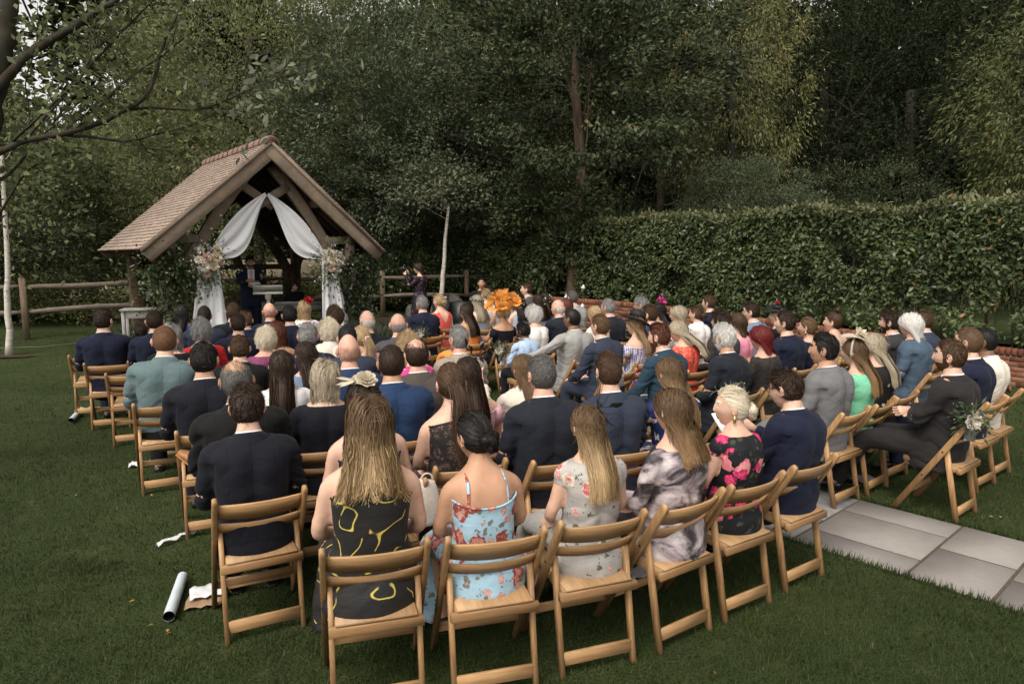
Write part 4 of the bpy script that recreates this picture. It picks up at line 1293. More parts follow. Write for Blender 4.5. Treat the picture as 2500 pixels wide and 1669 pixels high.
# ---- climbers on the front posts
M_CLIMB = m_leaf('climber_leaf', (.032, .05, .018), (.085, .11, .042), None, .4, .25, .4)
M_CLIMB2 = m_leaf('climber_leaf_dark', (.018, .03, .012), (.05, .07, .028), None, .4, .2, .4)
def climber(u, v, label, boxes, n, m_, seed):
    root = empty('climbing_plant', tuple(gw(u, v)), GZ_ROT); tag(root, label, 'climbing plant')
    g = np.random.default_rng(seed)
    mb = MB()
    for k in range(7):
        p = np.array([[g.normal(0, .06) + .1 * math.sin(t * 5 + k), g.normal(0, .06) - .1, t * 1.9] for t in np.linspace(0, 1, 10)])
        mb.tube(p, np.linspace(.016, .006, 10), 5)
    mb.build('stem', M_BARK, root, True)
    Ps = []
    for (cx, cy, cz, sx, sy, sz, w) in boxes:
        Ps.append(np.array([cx, cy, cz]) + g.normal(size=(int(n * w), 3)) * np.array([sx, sy, sz]))
    P = np.concatenate(Ps); P[:, 2] = np.abs(P[:, 2]) + .01
    keep = vnoise(P * 5.5, seed) > .36
    P = P[keep]
    V, F = leaf_folded(P, g.normal(size=P.shape) * .6 + np.array([0, -.5, -.35]), g.normal(size=P.shape) * .5 + np.array([0, -.6, .6]), .082 * g.uniform(.6, 1.3, len(P)), .034)
    link('foliage', mesh_np('foliage', V, F, m_), root)
climber(-1.75, .5, 'leafy climber smothering the left front post of the gazebo', [(-.06, -.1, .9, .20, .16, .45, .35), (.02, -.15, 1.45, .34, .2, .22, .45), (-.22, -.1, 1.5, .14, .12, .15, .10), (.42, -.02, 1.25, .14, .10, .16, .10), (-.1, -.1, .3, .16, .14, .2, .1)], 3600, M_CLIMB, 5)
climber(1.75, .5, 'dark leafy climber covering the right front post of the gazebo', [(.10, -.12, 1.0, .2, .16, .45, .5), (.0, -.14, 1.5, .34, .2, .2, .35), (-.05, -.1, .35, .18, .14, .25, .25), (.35, -.1, 1.2, .16, .14, .2, .1)], 3600, M_CLIMB2, 6)

# ---- lectern and tables
M_PAINT = m_plain('off_white_paint', (.50, .48, .45), .6, .3, .08, 12)
M_GREY = m_plain('grey_paint', (.21, .205, .195), .65, .3, .15, 10)
lec = empty('lectern', tuple(gw(.12, .85)), GZ_ROT - .35); tag(lec, 'white pedestal lectern with a slanted top before the officiant', 'lectern')
MB().box((0, 0, 1.10), (.56, .40, .022), rotx(R(-24))).build('top_board', M_PAINT, lec)
MB().box((0, -.18, 1.035), (.56, .02, .045), rotx(R(-24))).build('ledge', M_PAINT, lec)
prof = [(.16, 0), (.16, .03), (.06, .06), (.05, .12), (.035, .2), (.045, .42), (.03, .48), (.04, .7), (.05, .78), (.032, .84), (.045, .9), (.06, .92), (.06, 1.0), (.04, 1.06)]
a = np.arange(14) * 6.283 / 14
MB().loft([np.stack([np.cos(a) * r, np.sin(a) * r, np.full(14, z)], 1) for r, z in prof]).build('column', M_PAINT, lec, True)
def table(name, label, loc, rz, w, d, h, top_m, leg_m, apron=True):
    t = empty(name, tuple(loc), rz); tag(t, label, 'table')
    MB().bar((-w / 2, 0, h - .015), (w / 2, 0, h - .015), d, .03, bev=.15).build('table_top', top_m, t)
    for sx in (-1, 1):
        for sy in (-1, 1):
            MB().bar((sx * (w / 2 - .05), sy * (d / 2 - .05), h - .03), (sx * (w / 2 - .05), sy * (d / 2 - .05), 0), .055, .055, up=(0, 1, 0), bev=.1).build('leg', leg_m, t)
    if apron:
        for sy in (-1, 1): MB().bar((-w / 2 + .06, sy * (d / 2 - .05), h - .1), (w / 2 - .06, sy * (d / 2 - .05), h - .1), .02, .13, bev=.05).build('apron', leg_m, t)
        for k in (-1, 1): MB().ball((k * w * .22, -d / 2 + .025, h - .1), .014, 8, 5).build('knob', M_POST, t)
    return t
tb = table('registry_table', 'grey painted signing table inside the gazebo', gw(.92, 1.55), GZ_ROT - .3, 1.35, .6, .78, M_GREY, M_GREY)
tp = gw(.75, 1.5, .78)
o = MB().box((0, 0, .006), (.62, .22, .012)).build('register_book', M_PAINT); o.location = tp; o.rotation_euler = (0, 0, GZ_ROT - .3); tag(o, 'open white register book on the signing table', 'book')
inkp = empty('ink_pot', tuple(gw(.42, 1.42, .78)), 0); tag(inkp, 'small black ink pot on the signing table', 'ink pot')
a = np.arange(10) * 6.283 / 10
MB().loft([np.stack([np.cos(a) * r, np.sin(a) * r, np.full(10, z)], 1) for r, z in ((.04, 0), (.045, .03), (.04, .07), (.022, .085), (.024, .1))]).build('bottle', m_plain('black_gloss', (.01, .01, .011), .2, .5), inkp, True)
lt = at(352, 752, 12.6); zt = lt[2]
zg_ = float(ground_z(lt[0], lt[1]))
table('side_table', 'small grey table with faded legs beside the rear-left gazebo post', (lt[0] + .12, lt[1], zg_), .35, .95, .5, zt - zg_, M_GREY, m_plain('faded_white_paint', (.26, .25, .235), .7, .2, .15, 12))

# ---- lavender and low plants at the front of the seating
M_LAV = m_leaf('lavender_leaf', (.055, .065, .048), (.12, .135, .10), (.16, .12, .2), .6, .2)
for i, (px, py, s_, lab) in enumerate(((930, 842, .42, 'lavender clump in front of the right drape'), (985, 838, .36, 'lavender clump by the fence post'), (1010, 812, .3, 'lavender clump before the first-row couple'), (340, 832, .38, 'lavender clump by the rear-left gazebo post'), (880, 822, .36, 'lavender clump at the foot of the right drape'), (400, 826, .34, 'lavender clump behind the front-left guests'))):
    c0 = on_ground(px, py)
    root = tag(empty('lavender_bush', (c0[0], c0[1], float(ground_z(*c0[:2])))), lab, 'lavender', 'lavender clumps')
    g = np.random.default_rng(80 + i); n = 900
    d = unit(g.normal(size=(n, 3)) * np.array([1, 1, .5]) + np.array([0, 0, 1.1])); d[:, 2] = np.abs(d[:, 2])
    b0 = g.normal(size=(n, 3)) * np.array([.35, .35, 0]) * s_
    V, F = leaf_quads(b0 + d * s_ * .2, d, g.normal(size=(n, 3)), s_ * g.uniform(.5, 1.15, n), .012)
    link('foliage', mesh_np('foliage', V, F, M_LAV), root)
# boulders by the birch
M_STONE = m_plain('boulder_stone', (.085, .082, .07), .95, .1, .6, 14)
for i, (px, py, d, sx, sz, lab) in enumerate(((1112, 728, 18.6, .38, .3, 'grey boulder right of the birch below the rail'), (1066, 730, 18.4, .16, .3, 'upright grey stone beside the birch trunk'), (1010, 752, 18.2, .25, .2, 'low grey boulder behind the photographer'))):
    c0 = at(px, py, d); z = float(ground_z(c0[0], c0[1]))
    V = []
    mb = MB().ball((0, 0, 0), (sx, sx * .8, max(c0[2] - z, .2) * 1.0), 20, 13)
    Vv, q, t = mb.arrays()
    Vv = Vv * (0.7 + .5 * vnoise(Vv * 4 + i * 5, i)[:, None] + .22 * vnoise(Vv * 11 + i, i + 2)[:, None])
    o = link('boulder', mesh_np('boulder', Vv, [q, t], M_STONE, False)); o.location = (c0[0], c0[1], z + .02); tag(o, lab, 'boulder')
# leaf litter beds by the wall and fence
for (px, py, d, rx, ry, lab) in ((1010, 760, 17.5, 2.4, 1.0, 'brown leaf litter bed below the fence'), (1330, 720, 16.8, 2.2, 1.2, 'dark soil under the oak behind the wall')):
    c0 = at(px, py, d); n = 30; a = np.arange(n) * 6.283 / n
    rr = 1 + .2 * np.random.default_rng(3).random(n)
    z = float(ground_z(c0[0], c0[1])) + .012
    V = [[c0[0], c0[1], z + .02]] + [[c0[0] + math.cos(t) * rx * q, c0[1] + math.sin(t) * ry * q, float(ground_z(c0[0], c0[1] + math.sin(t) * ry * q)) + .012] for t, q in zip(a, rr)]
    o = link('leaf_litter_ground', mesh_np('leaf_litter', V, [[0, 1 + i, 1 + (i + 1) % n] for i in range(n)], M_SOIL)); tag(o, lab, 'soil', kind='structure')

# ================================================================ folding chairs
M_CHAIR = m_wood('beech_chair', (0.475, 0.288, 0.138), (0.25, 0.138, 0.062), (22, 22, 1.8), 0.45, 0.12, 0.35, obj_var=0.16)
M_CHAIRX = m_wood('beech_chair_rail', (0.485, 0.295, 0.142), (0.26, 0.142, 0.064), (1.8, 22, 22), 0.45, 0.12, 0.35, obj_var=0.16)
M_SEAT = m_wood('beech_chair_seat', (0.50, 0.315, 0.16), (0.30, 0.175, 0.082), (20, 1.8, 20), 0.45, 0.12, 0.35, obj_var=0.14)
M_BOLT = m_plain('chair_bolt', (.05, .045, .04), .4, .5, metal=.8)
def chair_parts():
    """origin on the ground under the seat; faces +y; list of (name, mesh, loc, subparts)"""
    out = []
    T = np.array([0, -.215, .79]); Fo = np.array([0, .27, 0.0])       # long member: top at the back, foot in front
    ax = unit(T - Fo); sidev = np.array([1.0, 0, 0]); nrm = np.cross(sidev, ax)
    for sx in (-1, 1):
        mb = MB()
        x = sx * .215
        w, h = .026, .044
        rings = []
        L = np.linalg.norm(T - Fo)
        for s_, k in ((0, 1), (L - .03, 1), (L - .012, .86), (L - .003, .6), (L, .3)):
            c = Fo + ax * s_ + np.array([x, 0, 0])
            pr = ((1, .75), (.75, 1), (-.75, 1), (-1, .75), (-1, -.75), (-.75, -1), (.75, -1), (1, -.75))
            rings.append(np.array([c + sidev * px_ * w / 2 * (k if k < .8 else 1) + nrm * py_ * h / 2 * k for px_, py_ in pr]))
        mb.loft(rings)
        out.append(('front_leg', mb.mesh('front_leg', M_CHAIR), [('bolt', MB().ball((x + sx * .014, *(Fo + ax * L * f)[1:]), (.004, .007, .007), 8, 4).mesh('bolt', M_BOLT)) for f in (.42, .68)]))
        # rear leg: hinged to the long member, foot at the back, inside it
        xr = sx * .188
        top = Fo + ax * L * .70
        a = np.array([xr, top[1] + .0, top[2] + .01]); b_ = np.array([xr, -.175, 0.0])
        out.append(('rear_leg', MB().bar(b_, a, .024, .038, up=(0, 1, 0), bev=.18).mesh('rear_leg', M_CHAIR), []))
    # curved back slats, lying in the plane of the long members
    for s0, s1, nm in ((.845, .965, 'upper_slat'), (.735, .805, 'lower_slat')):
        mb = MB(); rings = []
        n = 15
        for i in range(n):
            t = -1 + 2 * i / (n - 1)
            x = t * .206
            bow = -.030 * (1 - t * t)
            hi_ = s1 * L - (.018 if nm == 'upper_slat' else .006) * t * t
            lo = Fo + ax * s0 * L; hi = Fo + ax * hi_
            thick = .011
            o_ = nrm * (-abs(bow)) if nrm[1] > 0 else nrm * abs(bow)
            rings.append(np.array([lo + o_ + nrm * thick / 2, lo + o_ - nrm * thick / 2, hi + o_ - nrm * thick / 2, hi + o_ + nrm * thick / 2]) + np.array([x, 0, 0]))
        mb.loft(rings)
        out.append((nm, mb.mesh(nm, M_CHAIRX), []))
    # seat: side rails, boards, cross rail
    for sx in (-1, 1):
        out.append(('seat_rail', MB().bar((sx * .163, -.155, .408), (sx * .163, .225, .432), .022, .045, bev=.12).mesh('seat_rail', M_SEAT), []))
    out.append(('seat', MB().bar((0, -.175, .434), (0, .235, .459), .345, .013, bev=.25).mesh('seat', M_SEAT), []))
    out.append(('seat_front_rail', MB().bar((-.15, .226, .432), (.15, .226, .432), .018, .036, bev=.15).mesh('seat_front_rail', M_CHAIRX), []))
    out.append(('seat_cross_rail', MB().bar((-.2, -.165, .404), (.2, -.165, .404), .03, .042, bev=.12).mesh('seat_cross_rail', M_CHAIRX), []))
    out.append(('rear_stretcher', MB().bar((-.178, -.163, .095), (.178, -.163, .095), .018, .062, bev=.12).mesh('rear_stretcher', M_CHAIRX), []))
    f = Fo + ax * L * .24
    out.append(('front_stretcher', MB().bar((-.204, f[1], f[2]), (.204, f[1], f[2]), .016, .045, bev=.12).mesh('front_stretcher', M_CHAIRX), []))
    return out
CHAIR = chair_parts()
def place_chair(x, y, rz, label, tilt=0.0):
    root = empty('folding_chair', (x, y, float(ground_z(x, y)) - .012), rz)
    root.rotation_euler[0] = tilt
    tag(root, label, 'chair', 'beech folding chairs set out for the ceremony')
    for nm, me, subs in CHAIR:
        o = link(nm, me, root)
        for sn, sm in subs: link(sn, sm, o)
    return root

# ================================================================ people
NECK = np.array([0, -.015, 1.06])
def head_mesh(sex):
    """skull, face, ears and eyes round the origin; returns V, quads, tris, material indices (0 skin 1 lips 2 eye 3 iris 4 brow 5 beard)"""
    na, ne = 60, 46
    a = np.linspace(0, 2 * np.pi, na, endpoint=False)
    a = a - .38 * np.sin(a) * 0 + 0
    # denser towards the face (+y at a = pi/2)
    a = a + .45 * np.cos(a)
    el = np.linspace(-np.pi / 2 + .04, np.pi / 2 - .04, ne)
    A, E = np.meshgrid(a, el)
    x = np.cos(A) * np.cos(E); y = np.sin(A) * np.cos(E); z = np.sin(E)
    X = x * .077; Y = y * np.where(y > 0, .092, .100); Z = z * np.where(z > 0, .120, .118)
    lowf = sstep(.0, .115, -Z)
    X = X * (1 - .34 * lowf * (Y > -.03)) * np.where(Z > .05, 1 - .06 * sstep(.05, .12, Z), 1)
    Y = np.where(Y < 0, Y * (1 - .50 * sstep(.02, .11, -Z)), Y * (1 - .02 * lowf))
    fr = sstep(.0, .05, Y)
    ax_ = np.abs(X)
    def gb(x0, z0, sx, sz): return np.exp(-((ax_ - x0) / sx) ** 2 - ((Z - z0) / sz) ** 2)
    dy = np.zeros_like(X)
    nr = np.clip((.035 - Z) / .058, 0, 1) * (Z > -.024) + np.clip((Z + .040) / .016, 0, 1) * (Z <= -.024)
    dy += .0165 * nr * np.exp(-(ax_ / (.0085 + .006 * nr)) ** 2)
    dy += .006 * gb(.012, -.026, .006, .008)
    dy -= .012 * gb(.031, .016, .014, .011)
    dy += (.006 if sex == 'm' else .003) * gb(.026, .037, .022, .008)
    dy += .007 * gb(0, -.056, .020, .007) + .007 * gb(0, -.070, .017, .007) - .005 * gb(0, -.0625, .022, .003)
    dy += (.012 if sex == 'm' else .008) * gb(0, -.100, .020, .014)
    dy -= .004 * gb(0, -.083, .018, .006)
    dy += .005 * gb(.045, -.02, .018, .02)
    Y = Y + dy * fr
    X = X + np.sign(X) * (.004 if sex == 'm' else 0) * np.exp(-((Z + .075) / .02) ** 2) * (Y > -.02)
    V = np.stack([X, Y, Z], -1).reshape(-1, 3)
    I = (np.arange(ne - 1)[:, None] * na + np.arange(na)[None])
    J = (np.arange(ne - 1)[:, None] * na + (np.arange(na)[None] + 1) % na)
    F = np.stack([I, J, J + na, I + na], -1).reshape(-1, 4)
    c = V[F].mean(1)
    mi = np.zeros(len(F), int)
    acx = np.abs(c[:, 0])
    mi[(acx < .021 - np.abs(c[:, 2] + .063) * .5) & (np.abs(c[:, 2] + .063) < .011) & (c[:, 1] > .05)] = 1
    mi[(np.abs(acx - .031) < .018) & (np.abs(c[:, 2] - .036 + (acx - .031) * .1) < .0055) & (c[:, 1] > .04)] = 4
    bd = (c[:, 2] < -.045) & (c[:, 2] > -.122) & (c[:, 1] > -.01) & (mi == 0) & ((acx > .018) | (c[:, 2] < -.078) | ((c[:, 2] > -.056) & (c[:, 2] < -.046)))
    bd |= (acx > .055) & (c[:, 2] < .02) & (c[:, 2] > -.09) & (c[:, 1] > .0) & (c[:, 1] < .03)
    mi[bd] = 5
    tris = []
    mb = MB()
    mb.add(V, F)
    # caps
    mb.add([[0, 0, V[:, 2].min() - .001]], [[j - len(V), (j + 1) % na - len(V), 0][::-1] for j in range(na)])
    n0 = (ne - 1) * na
    mb.add([[0, 0, V[:, 2].max() + .001]], [[n0 + j - len(V) - 1, n0 + (j + 1) % na - len(V) - 1, 0] for j in range(na)])
    mb.mq = list(mi); mb.mt = [0] * (2 * na)
    for s_ in (-1, 1):
        # ears: a shell with a rim
        mb.mi = 0
        ce = np.array([s_ * .080, -.012, -.004])
        R_ = rotz(s_ * .45) @ rotx(-.18)
        mb.ball(ce, (.009, .018, .031), 12, 7, R_)
        t = np.linspace(-1.3, 3.6, 12)
        rim = np.stack([np.full(12, s_ * .006), -np.cos(t) * 0 + np.sin(t - 1.57) * -.017, np.cos(t - 1.57) * .029], 1) @ R_.T + ce
        mb.tube(rim, .0045, 6)
        mb.mi = 2; mb.ball((s_ * .031, .068, .016), (.0125, .0115, .0095), 12, 7)
        mb.mi = 3; mb.ball((s_ * .031, .0765, .016), (.0052, .0040, .0052), 10, 5)
    V, q, t = mb.arrays()
    return V, q, t, mb.mq, mb.mt
HEADS = {s_: head_mesh(s_) for s_ in 'mf'}

# torso cross-sections: z, centre y, half width, half depth (seated, skin)
TORSO = {
    'm': [(.43, .00, .145, .11), (.50, -.01, .172, .135), (.58, -.025, .172, .130), (.68, -.035, .160, .116), (.78, -.045, .170, .118), (.88, -.05, .182, .120), (.94, -.05, .182, .112), (.985, -.045, .160, .094), (1.015, -.038, .115, .075), (1.035, -.030, .078, .064), (1.07, -.020, .060, .060), (1.12, -.006, .055, .058)],
    'f': [(.43, .00, .15, .11), (.50, -.01, .180, .14), (.57, -.02, .172, .128), (.66, -.03, .137, .102), (.75, -.04, .140, .105), (.84, -.04, .152, .116), (.91, -.045, .156, .102), (.955, -.042, .142, .082), (.985, -.036, .100, .064), (1.005, -.030, .064, .054), (1.04, -.020, .050, .050), (1.10, -.006, .046, .050)],
}
def torso_rings(sex, off=0.0, z0=None, z1=None, n=30, dx=None, fine=26, p=2.35):
    T = np.array(TORSO[sex])
    zs = np.linspace(T[0, 0] if z0 is None else z0, T[-1, 0] if z1 is None else z1, fine)
    rings = []
    a = np.arange(n) * 2 * np.pi / n
    for z in zs:
        cy, rx, ry = [np.interp(z, T[:, 0], T[:, k]) for k in (1, 2, 3)]
        rx += off; ry += off
        if dx: rx, ry, cy = dx(z, rx, ry, cy)
        ca, sa = np.cos(a), np.sin(a)
        X = np.sign(ca) * np.abs(ca) ** (2 / p) * rx
        Y = np.sign(sa) * np.abs(sa) ** (2 / p) * ry
        if sex == 'f': Y = Y + np.where(sa > 0, .030 * np.exp(-((z - .80) / .07) ** 2) * np.exp(-((np.abs(X) - .07) / .05) ** 2), 0)
        # spine hollow and shoulder blades at the back
        bk = np.where(sa < 0, 1, 0)
        Y = Y + bk * (.012 * np.exp(-(X / .022) ** 2) * sstep(.5, .62, z) * (1 - sstep(.95, 1.0, z)) - .010 * np.exp(-((np.abs(X) - .085) / .04) ** 2 - ((z - .87) / .07) ** 2))
        rings.append(np.stack([X, cy + Y, np.full(n, z)], 1))
    return rings
def smooth_path(P, n=14):
    P = np.array(P, float)
    t = np.linspace(0, len(P) - 1, n)
    Q = np.stack([np.interp(t, np.arange(len(P)), P[:, k]) for k in range(3)], 1)
    for _ in range(2): Q[1:-1] = (Q[:-2] + 2 * Q[1:-1] + Q[2:]) / 4
    return Q
SH = {'m': (.178, -.045, .945), 'f': (.148, -.042, .915)}
POSES = { # right side elbow, wrist; left side given with x already negative; lean in degrees; legs
    'lap': dict(R=((.255, .00, .70), (.09, .25, .60)), L=((-.255, .00, .70), (-.09, .25, .60)), lean=0, legs='flat'),
    'knees': dict(R=((.265, .10, .70), (.11, .36, .60)), L=((-.265, .10, .70), (-.11, .36, .60)), lean=9, legs='flat'),
    'folded': dict(R=((.25, .08, .73), (-.07, .19, .755)), L=((-.25, .08, .73), (.09, .21, .72)), lean=-3, legs='out'),
    'cross': dict(R=((.25, .02, .70), (.06, .24, .62)), L=((-.25, .02, .70), (-.04, .27, .61)), lean=2, legs='figure4'),
    'armout': dict(R=((.255, .00, .70), (.09, .25, .60)), L=((-.40, -.13, .88), (-.66, -.10, .80)), lean=-2, legs='flat'),
    'wingout': dict(R=((.42, -.03, .84), (.64, -.06, .72)), L=((-.255, .00, .70), (-.09, .25, .60)), lean=-2, legs='flat'),
    'raise': dict(R=((.24, .02, .70), (.08, .24, .60)), L=((-.27, .10, .76), (-.24, .28, .98)), lean=0, legs='flat'),
    'read': dict(R=((.235, .08, .72), (.10, .32, .84)), L=((-.235, .08, .72), (-.10, .32, .84)), lean=2, legs='flat'),
    'chin': dict(R=((.23, .16, .72), (.06, .22, .96)), L=((-.25, .10, .70), (-.06, .34, .62)), lean=10, legs='flat'),
    'stand': dict(R=((.24, .00, .74), (.13, .25, .78)), L=((-.25, .02, .73), (-.17, .27, .84)), lean=0, legs='stand'),
    'camera': dict(R=((.22, .12, .78), (.07, .26, 1.02)), L=((-.22, .14, .76), (-.07, .28, 1.0)), lean=0, legs='stand'),
    'gesture': dict(R=((.25, .02, .71), (.16, .28, .76)), L=((-.25, .02, .71), (-.14, .30, .74)), lean=0, legs='flat'),
}
def lean_pts(P, deg):
    """lean the upper body forward about the hips"""
    if not deg: return np.asarray(P, float)
    P = np.asarray(P, float); c = np.array([0, -.01, .52])
    w = sstep(.50, .66, P[..., 2])[..., None]
    Q = (P - c) @ rotx(-R(deg)).T + c
    return P + (Q - P) * w
def arm_paths(sex, pose):
    p = POSES[pose]; k = 1 if sex == 'm' else .88
    out = []
    for s_, key in ((1, 'R'), (-1, 'L')):
        S = np.array(SH[sex]) * np.array([s_, 1, 1])
        E, W = [np.array(q, float) for q in p[key]]
        if sex == 'f':
            E[0] *= .86; W[0] *= .95
        out.append((s_, lean_pts(np.array([S]), p['lean'])[0], lean_pts(np.array([E]), p['lean'] * .6)[0], lean_pts(np.array([W]), p['lean'] * .3)[0]))
    return out
def leg_paths(sex, kind):
    hx = .085; out = []
    for s_ in (1, -1):
        if kind == 'flat': K, A_ = (s_ * .115, .43, .505), (s_ * .105, .40, .075)
        elif kind == 'out': K, A_ = (s_ * .125, .46, .50), (s_ * .12, .66, .075)
        elif kind == 'figure4':
            K, A_ = ((.26, .36, .58), (-.20, .46, .60)) if s_ > 0 else ((-.12, .43, .505), (-.11, .44, .075))
        else: K, A_ = (s_ * .095, .015, .10), (s_ * .10, -.02, -.33)
        H_ = (s_ * hx, -.01, .52)
        out.append((s_, np.array(H_), np.array(K), np.array(A_)))
    return out
def hand(mb, wrist, d, palm_n, side, r=1.0):
    """palm and five curled fingers"""
    d = unit(d); n = unit(np.asarray(palm_n, float) - d * (np.asarray(palm_n, float) @ d)); s_ = np.cross(d, n) * side
    w = wrist
    P = [w - d * .02, w + d * .02, w + d * .05 + n * .004, w + d * .085 + n * .008]
    mb.tube(P, [(.024 * r, .019 * r), (.031 * r, .016 * r), (.040 * r, .015 * r), (.038 * r, .012 * r)], 10, up=n)
    for k, (off, L, c) in enumerate(((.030, .070, .5), (.011, .080, .55), (-.009, .074, .6), (-.028, .058, .65))):
        b = w + d * .080 + s_ * off * r + n * .007
        e1 = b + d * L * .45 + n * L * .14 * c; e2 = e1 + d * L * .28 + n * L * .32 * c; e3 = e2 + d * L * .12 + n * L * .28 * c
        mb.tube([b, e1, e2, e3], np.array([.0095, .0090, .0080, .0058]) * r, 7)
    b = w + d * .022 + s_ * .027 * r
    mb.tube([b, b + d * .030 + s_ * .022 + n * .012, b + d * .058 + s_ * .022 + n * .026], np.array([.0125, .0105, .0075]) * r, 7)
MESHES = {}
def body_mesh(sex, pose, yaw=0, pitch=0):
    key = ('body', sex, pose, yaw, pitch)
    if key in MESHES: return MESHES[key]
    p = POSES[pose]
    mb = MB()
    mb.loft([lean_pts(r, p['lean']) for r in torso_rings(sex)])
    kk = 1 if sex == 'm' else .80
    for s_, S, E, W in arm_paths(sex, pose):
        mb.tube(smooth_path([S + np.array([-s_ * .03, 0, .005]), S + (E - S) * .12 + np.array([s_ * .014, 0, 0]), S + (E - S) * .5, E, E + (W - E) * .3, W], 16), np.interp(np.linspace(0, 1, 16), [0, .12, .3, .55, .68, 1], [.060 * kk, .060 * kk, .050 * kk, .043 * kk, .044 * kk, .028 * kk]), 12)
    zoff = -.0
    for s_, H_, K, A_ in leg_paths(sex, p['legs']):
        mb.tube(smooth_path([H_, H_ + (K - H_) * .5 + np.array([0, 0, .01]), K, K + (A_ - K) * .35, A_], 14), np.interp(np.linspace(0, 1, 14), [0, .3, .5, .68, 1], [.088, .078, .056, .052, .036]) * (1 if sex == 'm' else .95), 12)
        fd = np.array([0, 1.0, 0]) if p['legs'] != 'figure4' or s_ < 0 else np.array([-.5, .3, .45])
        fd = unit(fd)
        dn = np.array([0, 0, -1.0]) if p['legs'] != 'figure4' or s_ < 0 else np.array([-.6, .3, -.3])
        mb.tube([A_ - fd * .04 + dn * .03, A_ + fd * .04 + dn * .035, A_ + fd * .12 + dn * .045, A_ + fd * .16 + dn * .048], [.036, .038, .034, .016], 10, flat=.75)
    V, q, t = mb.arrays()
    V, q, t = remesh(V, q, t, .021 if sex == 'm' else .0165, 4)
    # hands
    hb = MB()
    for s_, S, E, W in arm_paths(sex, pose):
        d = unit(W - E)
        if pose in ('lap', 'knees', 'cross', 'armout', 'wingout', 'chin', 'raise', 'folded', 'gesture'): d = unit(d + np.array([-s_ * .2, .3, -.25]) * (0 if pose in ('chin', 'raise') else 1))
        pn = np.array([0, 0, -1.0]) if pose in ('lap', 'knees', 'cross') else (np.array([-s_, .1, .2]) if pose not in ('armout', 'wingout') else np.array([0, .3, -1.0]))
        hand(hb, W + d * .012, d, pn, -s_, 1 if sex == 'm' else .86)
    hV, hq, ht = hb.arrays()
    gV, gq, gt, gmq, gmt = HEADS[sex]
    hs = 1.0 if sex == 'm' else .95
    Vh = gV * hs + np.array([0, .012, 1.175 if sex == 'm' else 1.128])
    nk = NECK + np.array([0, 0, 0 if sex == 'm' else -.03])
    Vh = (Vh - nk) @ (rotz(R(yaw)) @ rotx(-R(pitch))).T + nk
    Vh = Vh + (lean_pts(nk[None], p['lean'])[0] - nk)
    n1, n2 = len(V), len(V) + len(hV)
    VV = np.concatenate([V, hV, Vh])
    Q = np.concatenate([q, hq + n1, gq + n2]); T = np.concatenate([t.reshape(-1, 3), ht + n1, gt + n2])
    mi = [0] * (len(q) + len(hq)) + list(gmq) + [0] * (len(t) + len(ht)) + list(gmt)
    me = mesh_np('body', VV, [Q, T], None, True, mi, 6)
    MESHES[key] = me
    return me
def head_xf(sex, pose, yaw, pitch):
    """matrix that carries head-local points to the body's frame"""
    p = POSES[pose]
    nk = NECK + np.array([0, 0, 0 if sex == 'm' else -.03])
    c = np.array([0, .012, 1.175 if sex == 'm' else 1.128])
    Rm = rotz(R(yaw)) @ rotx(-R(pitch))
    tr = Rm @ (c - nk) + nk + (lean_pts(nk[None], p['lean'])[0] - nk)
    hs = 1.0 if sex == 'm' else .95
    M = Matrix.Identity(4)
    for i in range(3):
        for j in range(3): M[i][j] = Rm[i, j] * hs
        M[i][3] = tr[i]
    return M
def wrinkle(V, N, amp, seed, pose_lean=0):
    """cloth folds: creases across the waist, drags from the armpits, rings round the sleeves"""
    w0 = vnoise(V * np.array([5, 5, 3]) + seed, seed + 3)
    P = V * np.array([3.2, 3.2, 21.0]); P[:, 2] += 3.2 * w0 + np.abs(V[:, 0]) * 9
    r1 = (1 - np.abs(2 * vnoise(P + seed, seed) - 1)) ** 2.2
    P2 = V * np.array([11.0, 11.0, 6.0]); P2[:, 0] += V[:, 2] * 9 * np.sign(V[:, 0])
    r2 = (1 - np.abs(2 * vnoise(P2 + seed, seed + 5) - 1)) ** 2
    f2 = vnoise(V * 7 + seed, seed + 1) - .5
    zz = V[:, 2]
    w1 = .15 + .95 * np.exp(-((zz - .64) / .13) ** 2) + .8 * (np.abs(V[:, 0]) > .19) * (zz < .92)
    w2 = .15 + .8 * np.exp(-((zz - .85) / .09) ** 2) * sstep(.07, .14, np.abs(V[:, 0]))
    return V + N * (amp * (-1.25 * r1 * w1 - .8 * r2 * w2 + .5) + amp * 1.0 * f2)[:, None]
